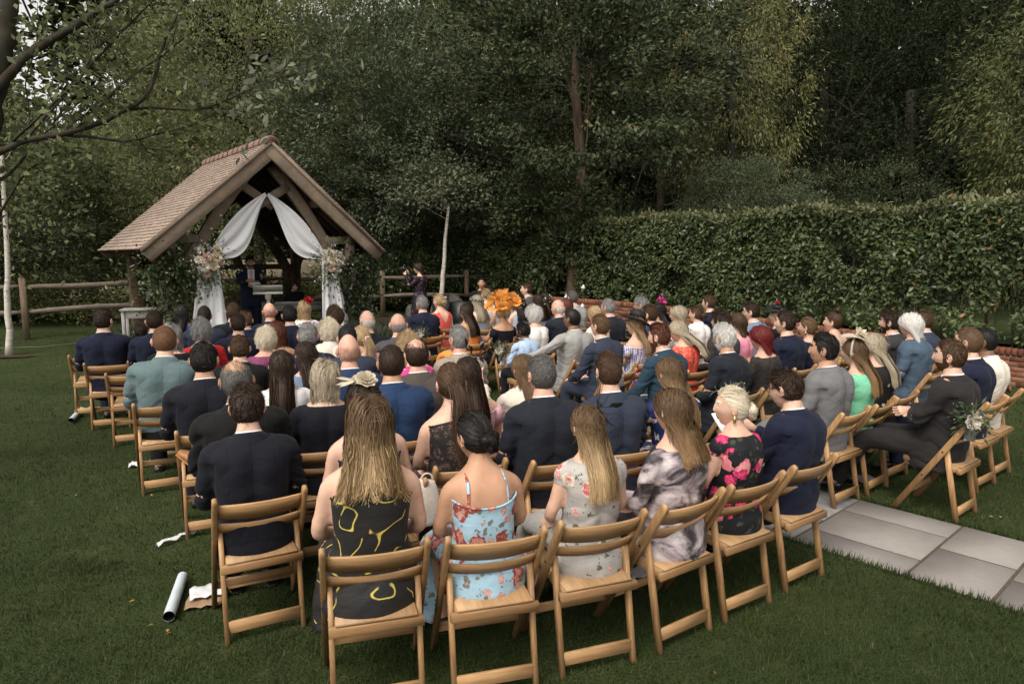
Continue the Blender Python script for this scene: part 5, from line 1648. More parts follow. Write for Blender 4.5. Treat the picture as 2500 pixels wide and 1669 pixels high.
def cloth_mesh(kind, sex, pose):
    key = (kind, sex, pose)
    if key in MESHES: return MESHES[key]
    p = POSES[pose]; mb = MB(); vox = .0125; amp = .006; sm = 4
    kk = 1 if sex == 'm' else .82
    sleeve = {'jacket': 1.0, 'coat': 1.0, 'shirt': 1.0, 'blouse': .62, 'tee': .42, 'longtop': .96, 'cap': .22}.get(kind, 0)
    if kind in ('jacket', 'shirt', 'blouse', 'tee', 'longtop', 'cap'):
        bulky = {'jacket': .022, 'shirt': .013, 'blouse': .012, 'tee': .012, 'longtop': .010, 'cap': .011}[kind]
        ztop = {'jacket': 1.02, 'shirt': 1.03, 'blouse': .965, 'tee': 1.02, 'longtop': .97, 'cap': .975}[kind]
        if sex == 'f' and kind == 'jacket': ztop = .99
        zbot = {'jacket': .36, 'shirt': .46}.get(kind, .50)
        if pose in ('stand', 'camera') and kind == 'jacket': zbot = .34
        def dx(z, rx, ry, cy):
            if kind == 'jacket':
                sh = np.exp(-((z - (.955 if sex == 'm' else .92)) / .045) ** 2)
                rx = rx + .020 * sh
                rx = max(rx, np.interp(z, [.36, .5, .66, .8], [.205, .200, .178, .185]) * (1 if sex == 'm' else .9)) if z < .8 else rx
                ry = ry + (.012 if z < .6 else 0)
            elif kind in ('blouse', 'longtop', 'cap', 'shirt'):
                rx = max(rx, (.168 if sex == 'm' else .150)) if z < .9 else rx
            return rx, ry, cy
        mb.loft([lean_pts(r, p['lean']) for r in torso_rings(sex, bulky, zbot, ztop, 40, dx, 30, 2.75 if kind == 'jacket' else 2.4)])
        for s_, S, E, W in arm_paths(sex, pose):
            if sleeve <= .25:
                path = [S + np.array([-s_ * .05, 0, .012]), S + np.array([s_ * .010, 0, .004]), S + (E - S) * .24]
                mb.tube(smooth_path(path, 8), np.array([.070, .072, .072, .071, .070, .069, .068, .067]) * kk, 14)
                continue
            tot = sleeve
            pts = [S + np.array([-s_ * .07, 0, .030 if kind == 'jacket' else .015]), S + np.array([s_ * .018, 0, .012]), S + (E - S) * .35 + np.array([s_ * .006, -.004, 0]), S + (E - S) * .7, E]
            rr = [.052, .067, .063, .058, .054] if kind == 'jacket' else [.052, .062, .057, .052, .049]
            if tot > .6:
                f = min(1, (tot - .5) / .47)
                pts += [E + (W - E) * f * .35, E + (W - E) * f * .97]; rr += [.056, .040] if kind == 'jacket' else [.050, .036]
            else:
                f = tot / .5
                pts = pts[:2] + [S + (E - S) * f * q_ for q_ in (.4, .75, 1)]; rr = [.056, .066, .062, .060, .060]
            n = 18
            mb.tube(smooth_path(pts, n), np.interp(np.linspace(0, len(pts) - 1, n), np.arange(len(pts)), rr) * (1 if sex == 'm' else .84), 14)
        if kind == 'jacket':        # skirts of the jacket spread over the seat
            if p['legs'] in ('stand',): mb.loft([lean_pts(r, 0) for r in torso_rings(sex, .034, .26, .45, 36, lambda z, rx, ry, cy: (.200, .150, -.01), 8)])
            else: mb.tube([(0, -.03, .40), (0, .06, .47), (0, .16, .49)], [(.205, .16), (.20, .12), (.17, .07)], 24, up=(0, 1, 0))
        vox = .0105; amp = .0105 if kind == 'jacket' else .008; sm = 3
    elif kind == 'trousers':
        vox = .018
        mb.ball((0, -.01, .50), (.185, .150, .105), 18, 11)
        if p['legs'] != 'stand': mb.loft([np.stack([np.cos(np.arange(30) * .2094) * rx, -.012 + np.sin(np.arange(30) * .2094) * ry, np.full(30, z)], 1) for z, rx, ry in ((.405, .18, .15), (.42, .205, .17), (.50, .205, .17), (.58, .18, .14))])
        if p['legs'] == 'stand': mb.ball((0, -.01, .45), (.175, .130, .16), 18, 11)
        for s_, H_, K, A_ in leg_paths(sex, p['legs']):
            kn = unit(K - H_)
            mb.tube(smooth_path([H_, H_ + (K - H_) * .5, K, K + (A_ - K) * .4, A_ + (K - A_) * .06], 16), np.interp(np.linspace(0, 1, 16), [0, .3, .52, .75, 1], [.100, .092, .076, .066, .060]), 14)
    elif kind == 'skirt':
        vox = .014; amp = .009
        if p['legs'] == 'stand':
            P = [(0, -.02, .62), (0, -.01, .50), (0, 0, .25), (0, .0, 0), (0, 0, -.28)]; rr = [(.155, .125), (.195, .160), (.21, .18), (.22, .20), (.24, .22)]
            mb.tube(smooth_path(P, 16), np.stack([np.interp(np.linspace(0, 4, 16), np.arange(5), [r[k] for r in rr]) for k in (0, 1)], 1), 28, up=(0, 1, 0))
        else:
            mb.ball((0, -.015, .52), (.200, .165, .105), 22, 11)
            mb.loft([np.stack([np.cos(np.arange(30) * .2094) * rx, -.012 + np.sin(np.arange(30) * .2094) * ry, np.full(30, z)], 1) for z, rx, ry in ((.405, .185, .15), (.42, .212, .175), (.50, .214, .177), (.56, .195, .155), (.60, .175, .14))])
            P = [(0, -.05, .535), (0, .12, .530), (0, .30, .52), (0, .44, .495), (0, .49, .40), (0, .47, .24)]; rr = [(.20, .075), (.205, .085), (.20, .085), (.195, .08), (.20, .08), (.215, .10)]
            mb.tube(smooth_path(P, 20), np.stack([np.interp(np.linspace(0, 5, 20), np.arange(6), [r[k] for r in rr]) for k in (0, 1)], 1), 26)
    elif kind == 'longskirt':       # spills off the seat to the ground
        vox = .015; amp = .012
        mb.ball((0, -.015, .52), (.205, .172, .105), 22, 11)
        mb.loft([np.stack([np.cos(np.arange(30) * .2094) * rx, -.012 + np.sin(np.arange(30) * .2094) * ry, np.full(30, z)], 1) for z, rx, ry in ((.405, .19, .155), (.42, .217, .18), (.50, .219, .18), (.56, .197, .157), (.60, .175, .14))])
        P = [(0, -.05, .535), (0, .12, .530), (0, .30, .52), (0, .45, .49), (0, .50, .36), (0, .50, .20), (0, .52, .05)]; rr = [(.205, .075), (.21, .085), (.215, .085), (.215, .085), (.22, .09), (.24, .12), (.26, .15)]
        mb.tube(smooth_path(P, 22), np.stack([np.interp(np.linspace(0, 6, 22), np.arange(7), [r[k] for r in rr]) for k in (0, 1)], 1), 26)
    if kind in ('shoes', 'boots'):
        for s_, H_, K, A_ in leg_paths(sex, p['legs']):
            f4 = p['legs'] == 'figure4' and s_ > 0
            fd = unit(np.array([-.55, .25, .50])) if f4 else np.array([0, 1.0, 0])
            dn = unit(np.array([-.75, .3, -.55])) if f4 else np.array([0, 0, -1.0])
            dn = unit(dn - fd * (dn @ fd))
            up = -dn
            mb.tube([A_ - fd * .055 + dn * .035, A_ - fd * .045 + dn * .03, A_ + fd * .03 + dn * .026, A_ + fd * .10 + dn * .040, A_ + fd * .165 + dn * .046, A_ + fd * .20 + dn * .052], [(.026, .030), (.036, .042), (.041, .044), (.045, .032), (.042, .026), (.020, .014)], 14, up=up)
            mb.tube([A_ - fd * .06 + dn * .070, A_ + fd * .06 + dn * .070, A_ + fd * .2 + dn * .070], [(.034, .008), (.046, .008), (.026, .008)], 12, up=up)
            if kind == 'boots': mb.tube([A_ + dn * .01, A_ + (K - A_) * .16], [.046, .047], 14)
        me = mb.mesh(kind, None, True); me.materials.append(None)
        MESHES[key] = me; return me
    V, q, t = mb.arrays()
    V, q, t = remesh(V, q, t, vox, sm)
    V = wrinkle(V, vnormals(V, q, t), amp, (sum(map(ord, kind + pose)) * 7) % 91)
    me = mesh_np(kind, V, [q, t], None, True); me.materials.append(None)
    MESHES[key] = me
    return me
def bodice_mesh(kind, pose):
    """sleeveless tops whose upper edge dips: strap, strapless, halter, offshoulder"""
    key = ('bodice', kind, pose)
    if key in MESHES: return MESHES[key]
    p = POSES[pose]
    n, m = 48, 26
    T = np.array(TORSO['f'])
    a = np.arange(n) * 2 * np.pi / n
    ztop = {'strap': .835 + .055 * (np.sin(a) > 0) + .035 * np.abs(np.cos(a)) ** 2, 'strapless': .865 + .02 * np.sin(a), 'offshoulder': .90 + .012 * np.sin(a), 'halter': .96 - .10 * np.abs(np.cos(a)) ** 1.5,
            'vback': .95 - .16 * np.exp(-((a - 4.712) / .30) ** 2) + 0 * a, 'sleeveless': .955 - .03 * np.abs(np.cos(a)) ** 2}[kind]
    V = []
    for i in range(m):
        f = i / (m - 1)
        z = .50 + (ztop - .50) * f
        cy, rx, ry = [np.interp(z, T[:, 0], T[:, k]) for k in (1, 2, 3)]
        e = .011 + .010 * (1 - f) ** 2
        rx = rx + e; ry = ry + e
        rx = np.maximum(rx, .148 * (1 - f) + rx * f) if kind != 'strapless' else rx
        ca, sa = np.cos(a), np.sin(a)
        X = np.sign(ca) * np.abs(ca) ** (2 / 2.35) * rx; Y = np.sign(sa) * np.abs(sa) ** (2 / 2.35) * ry
        Y = Y + np.where(sa > 0, .030 * np.exp(-((z - .80) / .07) ** 2) * np.exp(-((np.abs(X) - .07) / .05) ** 2), 0)
        V.append(np.stack([X, cy + Y, z], 1))
    V = np.concatenate(V)
    N = V * np.array([1, 1, 0]); N = unit(N - np.array([0, -.04, 0]))
    V = V + N * (.006 * (vnoise(V * np.array([8, 8, 26]), 7) - .5))[:, None] * (V[:, 2] < .84)[:, None]
    V = lean_pts(V, p['lean'])
    mb = MB()
    F = []
    for i in range(m - 1):
        for j in range(n):
            k = (j + 1) % n
            F.append([i * n + j, i * n + k, (i + 1) * n + k, (i + 1) * n + j])
    mb.add(V, F)
    # rolled top edge
    top = V[(m - 1) * n:]
    mb.tube(np.concatenate([top, top[:1]]) , .0055, 5, False)
    def surf(xx, z, back=True):
        cy, rx, ry = [np.interp(z, T[:, 0], T[:, k]) for k in (1, 2, 3)]
        tt = np.clip(1 - (abs(xx) / rx) ** 2.35, 0, 1) ** (1 / 2.35)
        return np.array([xx, cy + (-1 if back else 1) * (ry * tt + .008), z])
    if kind in ('strap', 'vback', 'halter'):
        for s_ in (-1, 1):
            x1, x2 = {'strap': (.100, .092), 'vback': (.09, .08), 'halter': (.05, .045)}[kind]
            z1 = {'strap': .86, 'vback': .9, 'halter': .94}[kind]
            P = [surf(s_ * x1, z1 - .03), surf(s_ * x1 * .97, (z1 + .955) / 2), surf(s_ * x2, .955), np.array([s_ * x2, -.04, .990 if kind != 'halter' else 1.0]), surf(s_ * x2, .955, False), surf(s_ * x1 * .9, .87, False)]
            mb.tube(lean_pts(smooth_path(P, 18), p['lean']), (.009 if kind == 'strap' else .016), 6, flat=.5)
    if kind == 'offshoulder':
        for s_ in (-1, 1):
            S = np.array(SH['f']) * np.array([s_, 1, 1])
            mb.tube(lean_pts(np.array([S + [s_ * .0, .0, -.02], S + [s_ * .022, .005, -.06], S + [s_ * .038, .01, -.12]]), p['lean']), [(.062, .060), (.066, .062), (.060, .056)], 16)
    me = mb.mesh('bodice', None, True); me.materials.append(None)
    MESHES[key] = me
    return me
def collar_mesh(kind, sex, pose):
    key = (kind, sex, pose)
    if key in MESHES: return MESHES[key]
    p = POSES[pose]; mb = MB(); n = 28
    a = np.linspace(0, 2 * np.pi, n, endpoint=False)
    dz = 0 if sex == 'm' else -.03; kr = 1 if sex == 'm' else .86
    def ring(z, rx, ry, cy, tilt=.25, gap=0.0):
        Y = np.sin(a) * ry
        return np.stack([np.cos(a) * rx, cy + Y, z + dz - tilt * Y - gap * np.exp(-((a - np.pi / 2) / .5) ** 2)], 1)
    if kind == 'shirt_collar':
        prof = [(1.010, .072, .070, -.027), (1.036, .066, .066, -.024), (1.054, .064, .064, -.020), (1.056, .067, .067, -.020), (1.036, .073, .073, -.024), (1.015, .079, .077, -.028)]
    else:
        prof = [(1.000, .112, .092, -.034), (1.025, .084, .079, -.029), (1.044, .073, .073, -.025), (1.050, .077, .077, -.025), (1.028, .094, .087, -.030), (1.000, .122, .100, -.036), (.985, .128, .104, -.038)]
    gap = .02 if kind == 'shirt_collar' else .12
    mb.loft([lean_pts(ring(z, rx * kr, ry * kr, cy, .22, gap), p['lean']) for z, rx, ry, cy in prof], cap=False)
    me = mb.mesh(kind, None, True); me.materials.append(None)
    MESHES[key] = me; return me

# ================================================================ hair
SC = np.array([0, -.006, .012]); SR = np.array([.0805, .1015, .1115])
def hairline(p, up=0.0):
    zmin = np.interp(p[:, 1], [-.12, -.06, -.03, .0, .03, .055, .075, .1], [-.080, -.080, -.055, -.01, .03, .058, .078, .095]) + up
    return p[:, 2] > zmin
def scalp_roots(n, g, extra=None, up=0.0):
    d = unit(g.normal(size=(n * 3, 3)))
    p = SC + d * SR
    k = hairline(p, up)
    if extra is not None: k &= extra(p)
    p = p[k][:n]
    return p
def ribbons(P, width, g, nrm=None, tip=.25):
    """P (n,k,3) strand points -> quads"""
    n, k, _ = P.shape
    T = np.gradient(P, axis=1); T = unit(T)
    if nrm is None:
        nrm = P - np.array([0, -.01, .0])
        low = sstep(-.05, -.12, P[..., 2])[..., None] if False else np.clip((-.05 - P[..., 2]) / .07, 0, 1)[..., None]
        nrm = unit(nrm) * (1 - low) + low * unit(np.stack([P[..., 0] * 2.5, -np.ones((n, k)) * .12, np.zeros((n, k))], -1))
        nrm = unit(nrm + g.normal(size=(n, 1, 3)) * .28)
    S = unit(np.cross(T, nrm))
    w = width * (0.7 + .6 * g.random((n, 1))) * np.concatenate([[.75], np.linspace(1, tip, k - 1)])[None]
    A_ = P - S * w[..., None] / 2; B_ = P + S * w[..., None] / 2
    V = np.stack([A_, B_], 2).reshape(-1, 3)
    base = (np.arange(n) * k * 2)[:, None] + np.arange(k - 1)[None] * 2
    F = np.stack([base, base + 1, base + 3, base + 2], -1).reshape(-1, 4)
    return V, F
def cap(scale=1.015, up=0.0, extra=None, n=34, m=26, bumpy=.0):
    a = np.arange(n) * 2 * np.pi / n; e = np.linspace(-.9, np.pi / 2 - .02, m)
    A_, E_ = np.meshgrid(a, e)
    d = np.stack([np.cos(A_) * np.cos(E_), np.sin(A_) * np.cos(E_), np.sin(E_)], -1).reshape(-1, 3)
    V = SC + d * SR * (scale + bumpy * (vnoise(d * 7, 3)[:, None] - .5))
    I = (np.arange(m - 1)[:, None] * n + np.arange(n)[None]).ravel(); J = (np.arange(m - 1)[:, None] * n + (np.arange(n)[None] + 1) % n).ravel()
    F = np.stack([I, J, J + n, I + n], 1)
    c = V[F].mean(1)
    k = hairline(c, up)
    if extra is not None: k &= extra(c)
    return V, F[k]
def surf_walk(p, dirs, L, K, lift, g, jitter=.15, curl=0.0, freq=60, cur_seed=1):
    """strands that hug the skull"""
    n = len(p); P = [p * 1]
    d = unit(dirs + g.normal(size=(n, 3)) * jitter)
    ph = vnoise(p * 40, cur_seed) * 12 + g.random(n) * 1.2
    for k in range(1, K):
        q = P[-1] + d * (L / (K - 1))[:, None]
        e = (q - SC) / SR; r = np.linalg.norm(e, axis=1)
        want = 1.02 + lift * (k / (K - 1)) ** .8
        nr = unit((q - SC) / SR ** 2)
        q = SC + e / r[:, None] * (np.maximum(want, 1.01))[:, None] * SR
        d = unit(d - nr * (np.sum(d * nr, 1) * .6)[:, None])
        if curl:
            s_ = unit(np.cross(d, nr)); a_ = k * freq / K + ph
            q = q + s_ * (np.sin(a_) * curl)[:, None] + nr * (np.cos(a_) * curl)[:, None]
        P.append(q)
    return np.stack(P, 1)
def fall(p, g, zend, K=11, vol=.10, curl=0.0, wave=0.0, part=.0, spread=1.0, back_only=False, tuck=.0):
    """long strands: over the skull, then down behind the shoulders"""
    n = len(p)
    x = p[:, 0] - part
    sgn = np.where(np.abs(x) < .004, np.where(g.random(n) > .5, 1, -1), np.sign(x))
    P = [p]
    q = p * 1
    zs = zend + g.normal(0, .018, n) + .05 * g.random(n) ** 3
    total = np.maximum(p[:, 2] - zs, .05) + .05
    ph = vnoise(p * 28, 2) * 9; rnd = g.random(n)
    off = vol * (.35 + .65 * g.random(n)); ff = np.zeros(n)
    sub = 3
    for k in range(1, (K - 1) * sub + 1):
        st = total / ((K - 1) * sub) * 1.18
        q0 = q * 1; done = q[:, 2] <= zs
        f = k / ((K - 1) * sub)
        e = (q - SC) / SR; r = np.linalg.norm(e, axis=1)
        nr = unit((q - SC) / SR ** 2)
        top = sstep(.05, .09, q[:, 2])
        on = (q[:, 2] > -.045)
        d = np.stack([sgn * (.75 * top), -(.55 * top + .85 * (q[:, 1] > -.035) * (1 - top)), -np.ones(n)], 1)
        dt = d - nr * np.sum(d * nr, 1)[:, None]
        d = unit(np.where(on[:, None], dt, np.array([[0, 0, -1.0]])))
        q = q + d * st[:, None]
        e = (q - SC) / SR; r = np.linalg.norm(e, axis=1)
        want = 1.03 + off * min(1, f * 5 + .3)
        bl_ = np.clip((q[:, 2] + .055) / .04, 0, 1)[:, None]
        q = q * (1 - bl_) + bl_ * (SC + e / r[:, None] * want[:, None] * SR)
        # below the ears: hang clear of neck and back
        yl = np.interp(q[:, 2], [-.5, -.38, -.22, -.14, -.06, .0], [-.222, -.205, -.178, -.125, -.080, .06]) + tuck
        q[:, 1] = np.where(q[:, 2] < .0, np.minimum(q[:, 1], yl - .028 * rnd), q[:, 1])
        q[:, 0] += np.where(q[:, 2] < -.04, (q[:, 0] / .1) * (spread - 1) * st * .55, 0)
        lim = np.interp(q[:, 2], [-.5, -.25, -.1, -.03], [.100 * spread, .108 * spread, .098, .105]) * (.75 + .25 * rnd)
        q[:, 0] = np.where(q[:, 2] < -.04, np.clip(q[:, 0], -lim, lim), q[:, 0])
        q = np.where(done[:, None], q0, q); ff = np.where(done, ff, f)
        if k % sub == 0:
            w = q * 1
            if wave:
                w[:, 0] += np.sin(ph + ff * 9) * wave * ff; w[:, 1] += np.cos(ph * 1.3 + ff * 9) * wave * .6 * ff
            if curl:
                w[:, 0] += np.sin(ph * 3 + ff * 26 + rnd) * curl * ff; w[:, 1] += np.cos(ph * 3 + ff * 26 + rnd) * curl * ff
            P.append(w)
    return np.stack(P, 1)
def toward(p, tgt, g, K=8, lift=.05, swirl=0.0):
    """strands drawn back over the skull to a gathering point"""
    P = []
    for k in range(K):
        f = k / (K - 1)
        q = p + (tgt - p) * f
        e = (q - SC) / SR; r = np.linalg.norm(e, axis=1)
        want = 1.02 + lift * np.sin(np.pi * f) + .02 * g.random(len(p)) * (k > 0)
        m = (r < want) & (f < .97)
        q = np.where(m[:, None], SC + e / r[:, None] * want[:, None] * SR, q)
        P.append(q)
    return np.stack(P, 1)
def winding(c, r, n, g, axis, K=10, thick=.4):
    """hair wound into a knot"""
    axis = unit(axis); a0 = unit(np.cross(axis, [.2, .9, .3])); b0 = np.cross(axis, a0)
    th = g.random(n) * 6.283; lat = g.normal(0, .55, n); rr = r * (1 - thick * g.random(n) * .5)
    ln = g.uniform(1.2, 2.6, n); tw = g.normal(0, .5, n)
    P = []
    for k in range(K):
        f = k / (K - 1)
        a_ = th + ln * f; la = lat + tw * (f - .5)
        P.append(c + (np.cos(a_) * np.cos(la) * rr)[:, None] * a0 + (np.sin(a_) * np.cos(la) * rr)[:, None] * b0 + (np.sin(la) * rr * .85)[:, None] * axis)
    P = np.stack(P, 1)
    nr = unit(P - c)
    return P, nr
def clump(P, g, n_c, amt):
    """pull strands together into locks towards their tips"""
    n, K, _ = P.shape
    ci = g.choice(n, min(n_c, n), replace=False)
    d = ((P[:, None, 0] - P[None, ci, 0]) ** 2).sum(-1) + .3 * ((P[:, None, -1] - P[None, ci, -1]) ** 2).sum(-1)
    j = ci[np.argmin(d, 1)]
    f = (np.linspace(0, 1, K) ** .8 * amt)[None, :, None]
    return P + (P[j] - P) * f
HAIR = {}
def hair_mesh(style):
    if style in HAIR: return HAIR[style]
    g = np.random.default_rng(sum(map(ord, style)) * 13)
    mb = MB(); CW = np.array([.012, -.05, .115])
    W = .0052
    def put(P, w=W, nrm=None, tip=.25): mb.add(*ribbons(P, w, g, nrm, tip))
    if style in ('short', 'crop', 'side', 'messy', 'curly', 'swept', 'quiff'):
        Lt, Ls, lt, ls, jit, curl, n = {'short': (.042, .020, .085, .02, .22, 0, 2300), 'crop': (.018, .010, .03, .01, .25, 0, 2300), 'side': (.055, .026, .10, .03, .12, 0, 2300), 'messy': (.070, .042, .22, .12, .55, .004, 2200),
                                        'curly': (.080, .055, .28, .16, .5, .009, 2200), 'swept': (.07, .03, .12, .04, .1, 0, 2300), 'quiff': (.05, .016, .16, .015, .15, 0, 2300)}[style]
        mb.add(*cap(1.022, 0, None, 40, 30))
        p = scalp_roots(n, g)
        d = p - CW
        top = sstep(.045, .085, p[:, 2])
        if style in ('side', 'swept', 'quiff'):
            dd = np.stack([.8 * np.sign(p[:, 0] - .03), (-.7 if style != 'side' else .1) * np.ones(len(p)), 0 * p[:, 0]], 1)
            d = unit(d) * (1 - top[:, None]) + dd * top[:, None]
        else:
            d = unit(d) + np.stack([0 * top, .5 * top, 0 * top], 1)
        frnt = sstep(.035, .06, p[:, 1])[:, None]
        d = d * (1 - frnt) + frnt * (np.array([0, -.75, .55]) + .5 * np.stack([p[:, 0] / .08, 0 * top, 0 * top], 1))
        low = (1 - top) * (1 - frnt[:, 0])
        d = d + np.stack([0 * low, -.25 * low, -.5 * low], 1)
        L = (Ls + (Lt - Ls) * top) * (.7 + .6 * g.random(len(p)))
        taper = sstep(-.09, .02, p[:, 2])
        L = L * (.45 + .55 * taper)
        P = surf_walk(p, unit(d), L, 6, (ls * taper + (lt - ls) * top) * (.5 + g.random(len(p))), g, jit, curl, 14 if style == 'curly' else 8)
        if style in ('messy', 'curly', 'quiff', 'side', 'swept'): P = clump(P, g, 160, .55)
        put(P, .0036 if style != 'crop' else .0032)
    elif style in ('fringe', 'thin'):
        nzb = lambda p: .030 * (vnoise(p * 60, 4) - .5) + .02 * (vnoise(p * 160, 5) - .5)
        ex = (lambda p: (p[:, 2] + nzb(p) < .030 - .30 * np.maximum(p[:, 1], 0)) & (p[:, 1] < .045)) if style == 'fringe' else (lambda p: (p[:, 2] + nzb(p) < .084))
        exc = lambda p: ex(p + np.array([0, 0, .022]))
        if style == 'thin': mb.add(*cap(1.012, 0, exc, 60, 44))
        p = scalp_roots(1700 if style == 'thin' else 1100, g, ex)
        p = np.concatenate([p, scalp_roots(130, g, lambda p: ~ex(p))])
        d = unit((p - CW) + np.array([0, -.1, -.12]))
        put(surf_walk(p, d, .016 + .014 * g.random(len(p)), 5, .015 + .03 * g.random(len(p)), g, .25), .0030)
    elif style == 'stubble':
        exs = lambda p: (p[:, 2] + .05 * (vnoise(p * 50, 4) - .5) < .03 - .3 * np.maximum(p[:, 1], 0)) & (p[:, 1] < .04)
        p = scalp_roots(1500, g, exs)
        put(surf_walk(p, unit((p - CW) + np.array([0, -.1, -.12])), .005 + .004 * g.random(len(p)), 3, 0 * p[:, 0] - .012, g, .4), .0022)
    elif style == 'shaved':
        mb.add(*cap(1.006, .004, None, 40, 30))
    elif style in ('bob', 'fluffy', 'bobwave'):
        mb.add(*cap(1.03, 0, None, 40, 30))
        if style == 'fluffy':
            p = scalp_roots(2300, g)
            d = unit((p - CW) + np.array([0, 0, -.03]))
            P = surf_walk(p, d, .075 + .03 * g.random(len(p)), 7, .20 + .30 * g.random(len(p)), g, .35, .007, 9)
            put(clump(P, g, 200, .45), .0042)
        else:
            p = scalp_roots(2600, g)
            P = fall(p, g, -.115 if style == 'bob' else -.125, 8, .20, 0, .012 if style == 'bob' else .02, .02, 1.0, tuck=.035)
            put(clump(P, g, 150, .35), .0038, tip=.5)
    elif style in ('long', 'wavy', 'shoulder', 'longfull', 'curlylong'):
        mb.add(*cap(1.03, 0, None, 40, 30))
        z, vol, curl, wave, sp = {'long': (-.31, .14, 0, .010, 1.05), 'wavy': (-.28, .20, .008, .03, 1.2), 'shoulder': (-.205, .16, 0, .010, 1.1), 'longfull': (-.235, .26, .006, .030, 1.45), 'curlylong': (-.27, .2, .014, .03, 1.15)}[style]
        p = scalp_roots(3300, g)
        P = fall(p, g, z, 9, vol, curl, wave, .012, sp)
        P = clump(P, g, 240, .5 if style in ('wavy', 'longfull', 'curlylong') else .25)
        put(P, .0031, tip=.35)
        fr = scalp_roots(260, g, lambda p: (p[:, 1] > .0) & (np.abs(p[:, 0]) > .03))
        Q = fall(fr, g, -.16, 9, vol * .8, curl, wave, 0, 1.1, tuck=.05)
        put(Q, .0036)
    elif style in ('updo', 'lowbun', 'topbun', 'pony', 'halfup'):
        mb.add(*cap(1.028, 0, None, 40, 30))
        tgt = {'updo': np.array([0, -.118, -.02]), 'lowbun': np.array([0, -.112, -.045]), 'topbun': np.array([0, -.045, .135]), 'pony': np.array([0, -.125, .0]), 'halfup': np.array([0, -.12, .04])}[style]
        p = scalp_roots(2000, g)
        P = toward(p, tgt, g, 9, .10 if style != 'pony' else .06)
        P = P + np.cumsum(g.normal(size=P.shape) * .0006, 1)
        put(clump(P, g, 150, .25), .0038, tip=.6)
        if style in ('updo', 'lowbun', 'topbun'):
            r = {'updo': .050, 'lowbun': .042, 'topbun': .040}[style]
            c = tgt + {'updo': np.array([0, -.012, 0]), 'lowbun': np.array([0, -.018, -.005]), 'topbun': np.array([0, -.005, .018])}[style]
            mb.ball(c, r * .8, 16, 10)
            for off, rr, nn in (((0, 0, 0), r, 260), ((.025, 0, .02), r * .7, 120), ((-.026, 0, .01), r * .7, 120), ((.0, -.004, -.026), r * .7, 120)):
                Q, nr = winding(c + np.array(off), rr, nn, g, unit(g.normal(size=3) + np.array([0, -1.5, .3])))
                put(Q, .0040, nr, .6)
        if style in ('pony', 'halfup'):
            n = 420 if style == 'pony' else 150
            st = tgt + g.normal(size=(n, 3)) * .012
            K = 12; Q = []
            ph = g.random(n) * 2
            L = .36 * (.75 + .4 * g.random(n))
            for k in range(K):
                f = k / (K - 1)
                q = st * 1
                rad = .010 + .022 * math.sin(math.pi * min(1, f * .8 + .1))
                q[:, 0] += np.cos(st[:, 0] * 900) * rad + .012 * math.sin(f * 6)
                q[:, 1] += -.035 * math.sin(min(1.5, f * 4)) - .05 * f + np.sin(st[:, 2] * 900) * rad * .6
                q[:, 2] -= L * f
                q[:, 0] += .010 * np.sin(f * 9 + ph) * f
                Q.append(q)
            put(np.stack(Q, 1), .0040)
            mb.ball(tgt + np.array([0, -.008, 0]), .017, 10, 6)
        if style == 'halfup':
            p2 = scalp_roots(1200, g, lambda p: p[:, 2] < .04)
            put(clump(fall(p2, g, -.36, 11, .12, .0, .015, .0, 1.0), g, 90, .5), .0058)
        lo = scalp_roots(40, g, lambda p: (p[:, 1] > -.02) & (p[:, 2] < .05))
        put(fall(lo, g, -.10, 7, .12, .006, .01, 0, 1.1, tuck=.06), .0035)
    # flyaways
    if style not in ('shaved', 'stubble', 'fringe', 'thin', 'crop'):
        p = scalp_roots(110, g)
        P = surf_walk(p, unit(g.normal(size=p.shape) + np.array([0, -.4, -.3])), .05 + .05 * g.random(len(p)), 6, .18 + .35 * g.random(len(p)), g, .6, .004, 7)
        put(P, .0016)
    me = mb.mesh('hair', None, True); me.materials.append(None)
    HAIR[style] = me
    return me

# hair colours
HC = {
    'black': m_hair('hair_black', (.005, .004, .004), (.022, .018, .016), .32),
    'darkbrown': m_hair('hair_dark_brown', (.012, .007, .005), (.050, .028, .016), .34),
    'brown': m_hair('hair_brown', (.028, .015, .008), (.095, .052, .027), .36),
    'lightbrown': m_hair('hair_light_brown', (.060, .034, .017), (.17, .102, .054), .38),
    'ginger': m_hair('hair_ginger', (.085, .040, .019), (.20, .105, .052), .4),
    'redbrown': m_hair('hair_auburn', (.045, .015, .008), (.14, .050, .025), .36),
    'darkred': m_hair('hair_dark_red', (.050, .006, .006), (.17, .016, .014), .32),
    'blonde': m_hair('hair_blonde', (.20, .130, .062), (.50, .37, .21), .38),
    'darkblonde': m_hair('hair_dark_blonde', (.115, .070, .034), (.33, .225, .12), .38),
    'ashblonde': m_hair('hair_ash_blonde', (.20, .16, .105), (.47, .40, .30), .4),
    'balayage': m_hair('hair_balayage', (.045, .026, .014), (.15, .09, .045), .38, tip=(.52, .36, .19)),
    'ombre': m_hair('hair_ombre', (.040, .022, .012), (.12, .07, .035), .36, tip=(.30, .18, .085)),
    'stubble': m_hair('hair_stubble', (.26, .165, .115), (.30, .19, .135), .5),
    'grey': m_hair('hair_grey', (.11, .105, .10), (.34, .33, .32), .42),
    'darkgrey': m_hair('hair_dark_grey', (.035, .032, .03), (.17, .16, .15), .42),
    'white': m_hair('hair_white', (.42, .40, .37), (.74, .72, .69), .45),
    'platinum': m_hair('hair_platinum', (.45, .38, .27), (.78, .70, .56), .42),
}
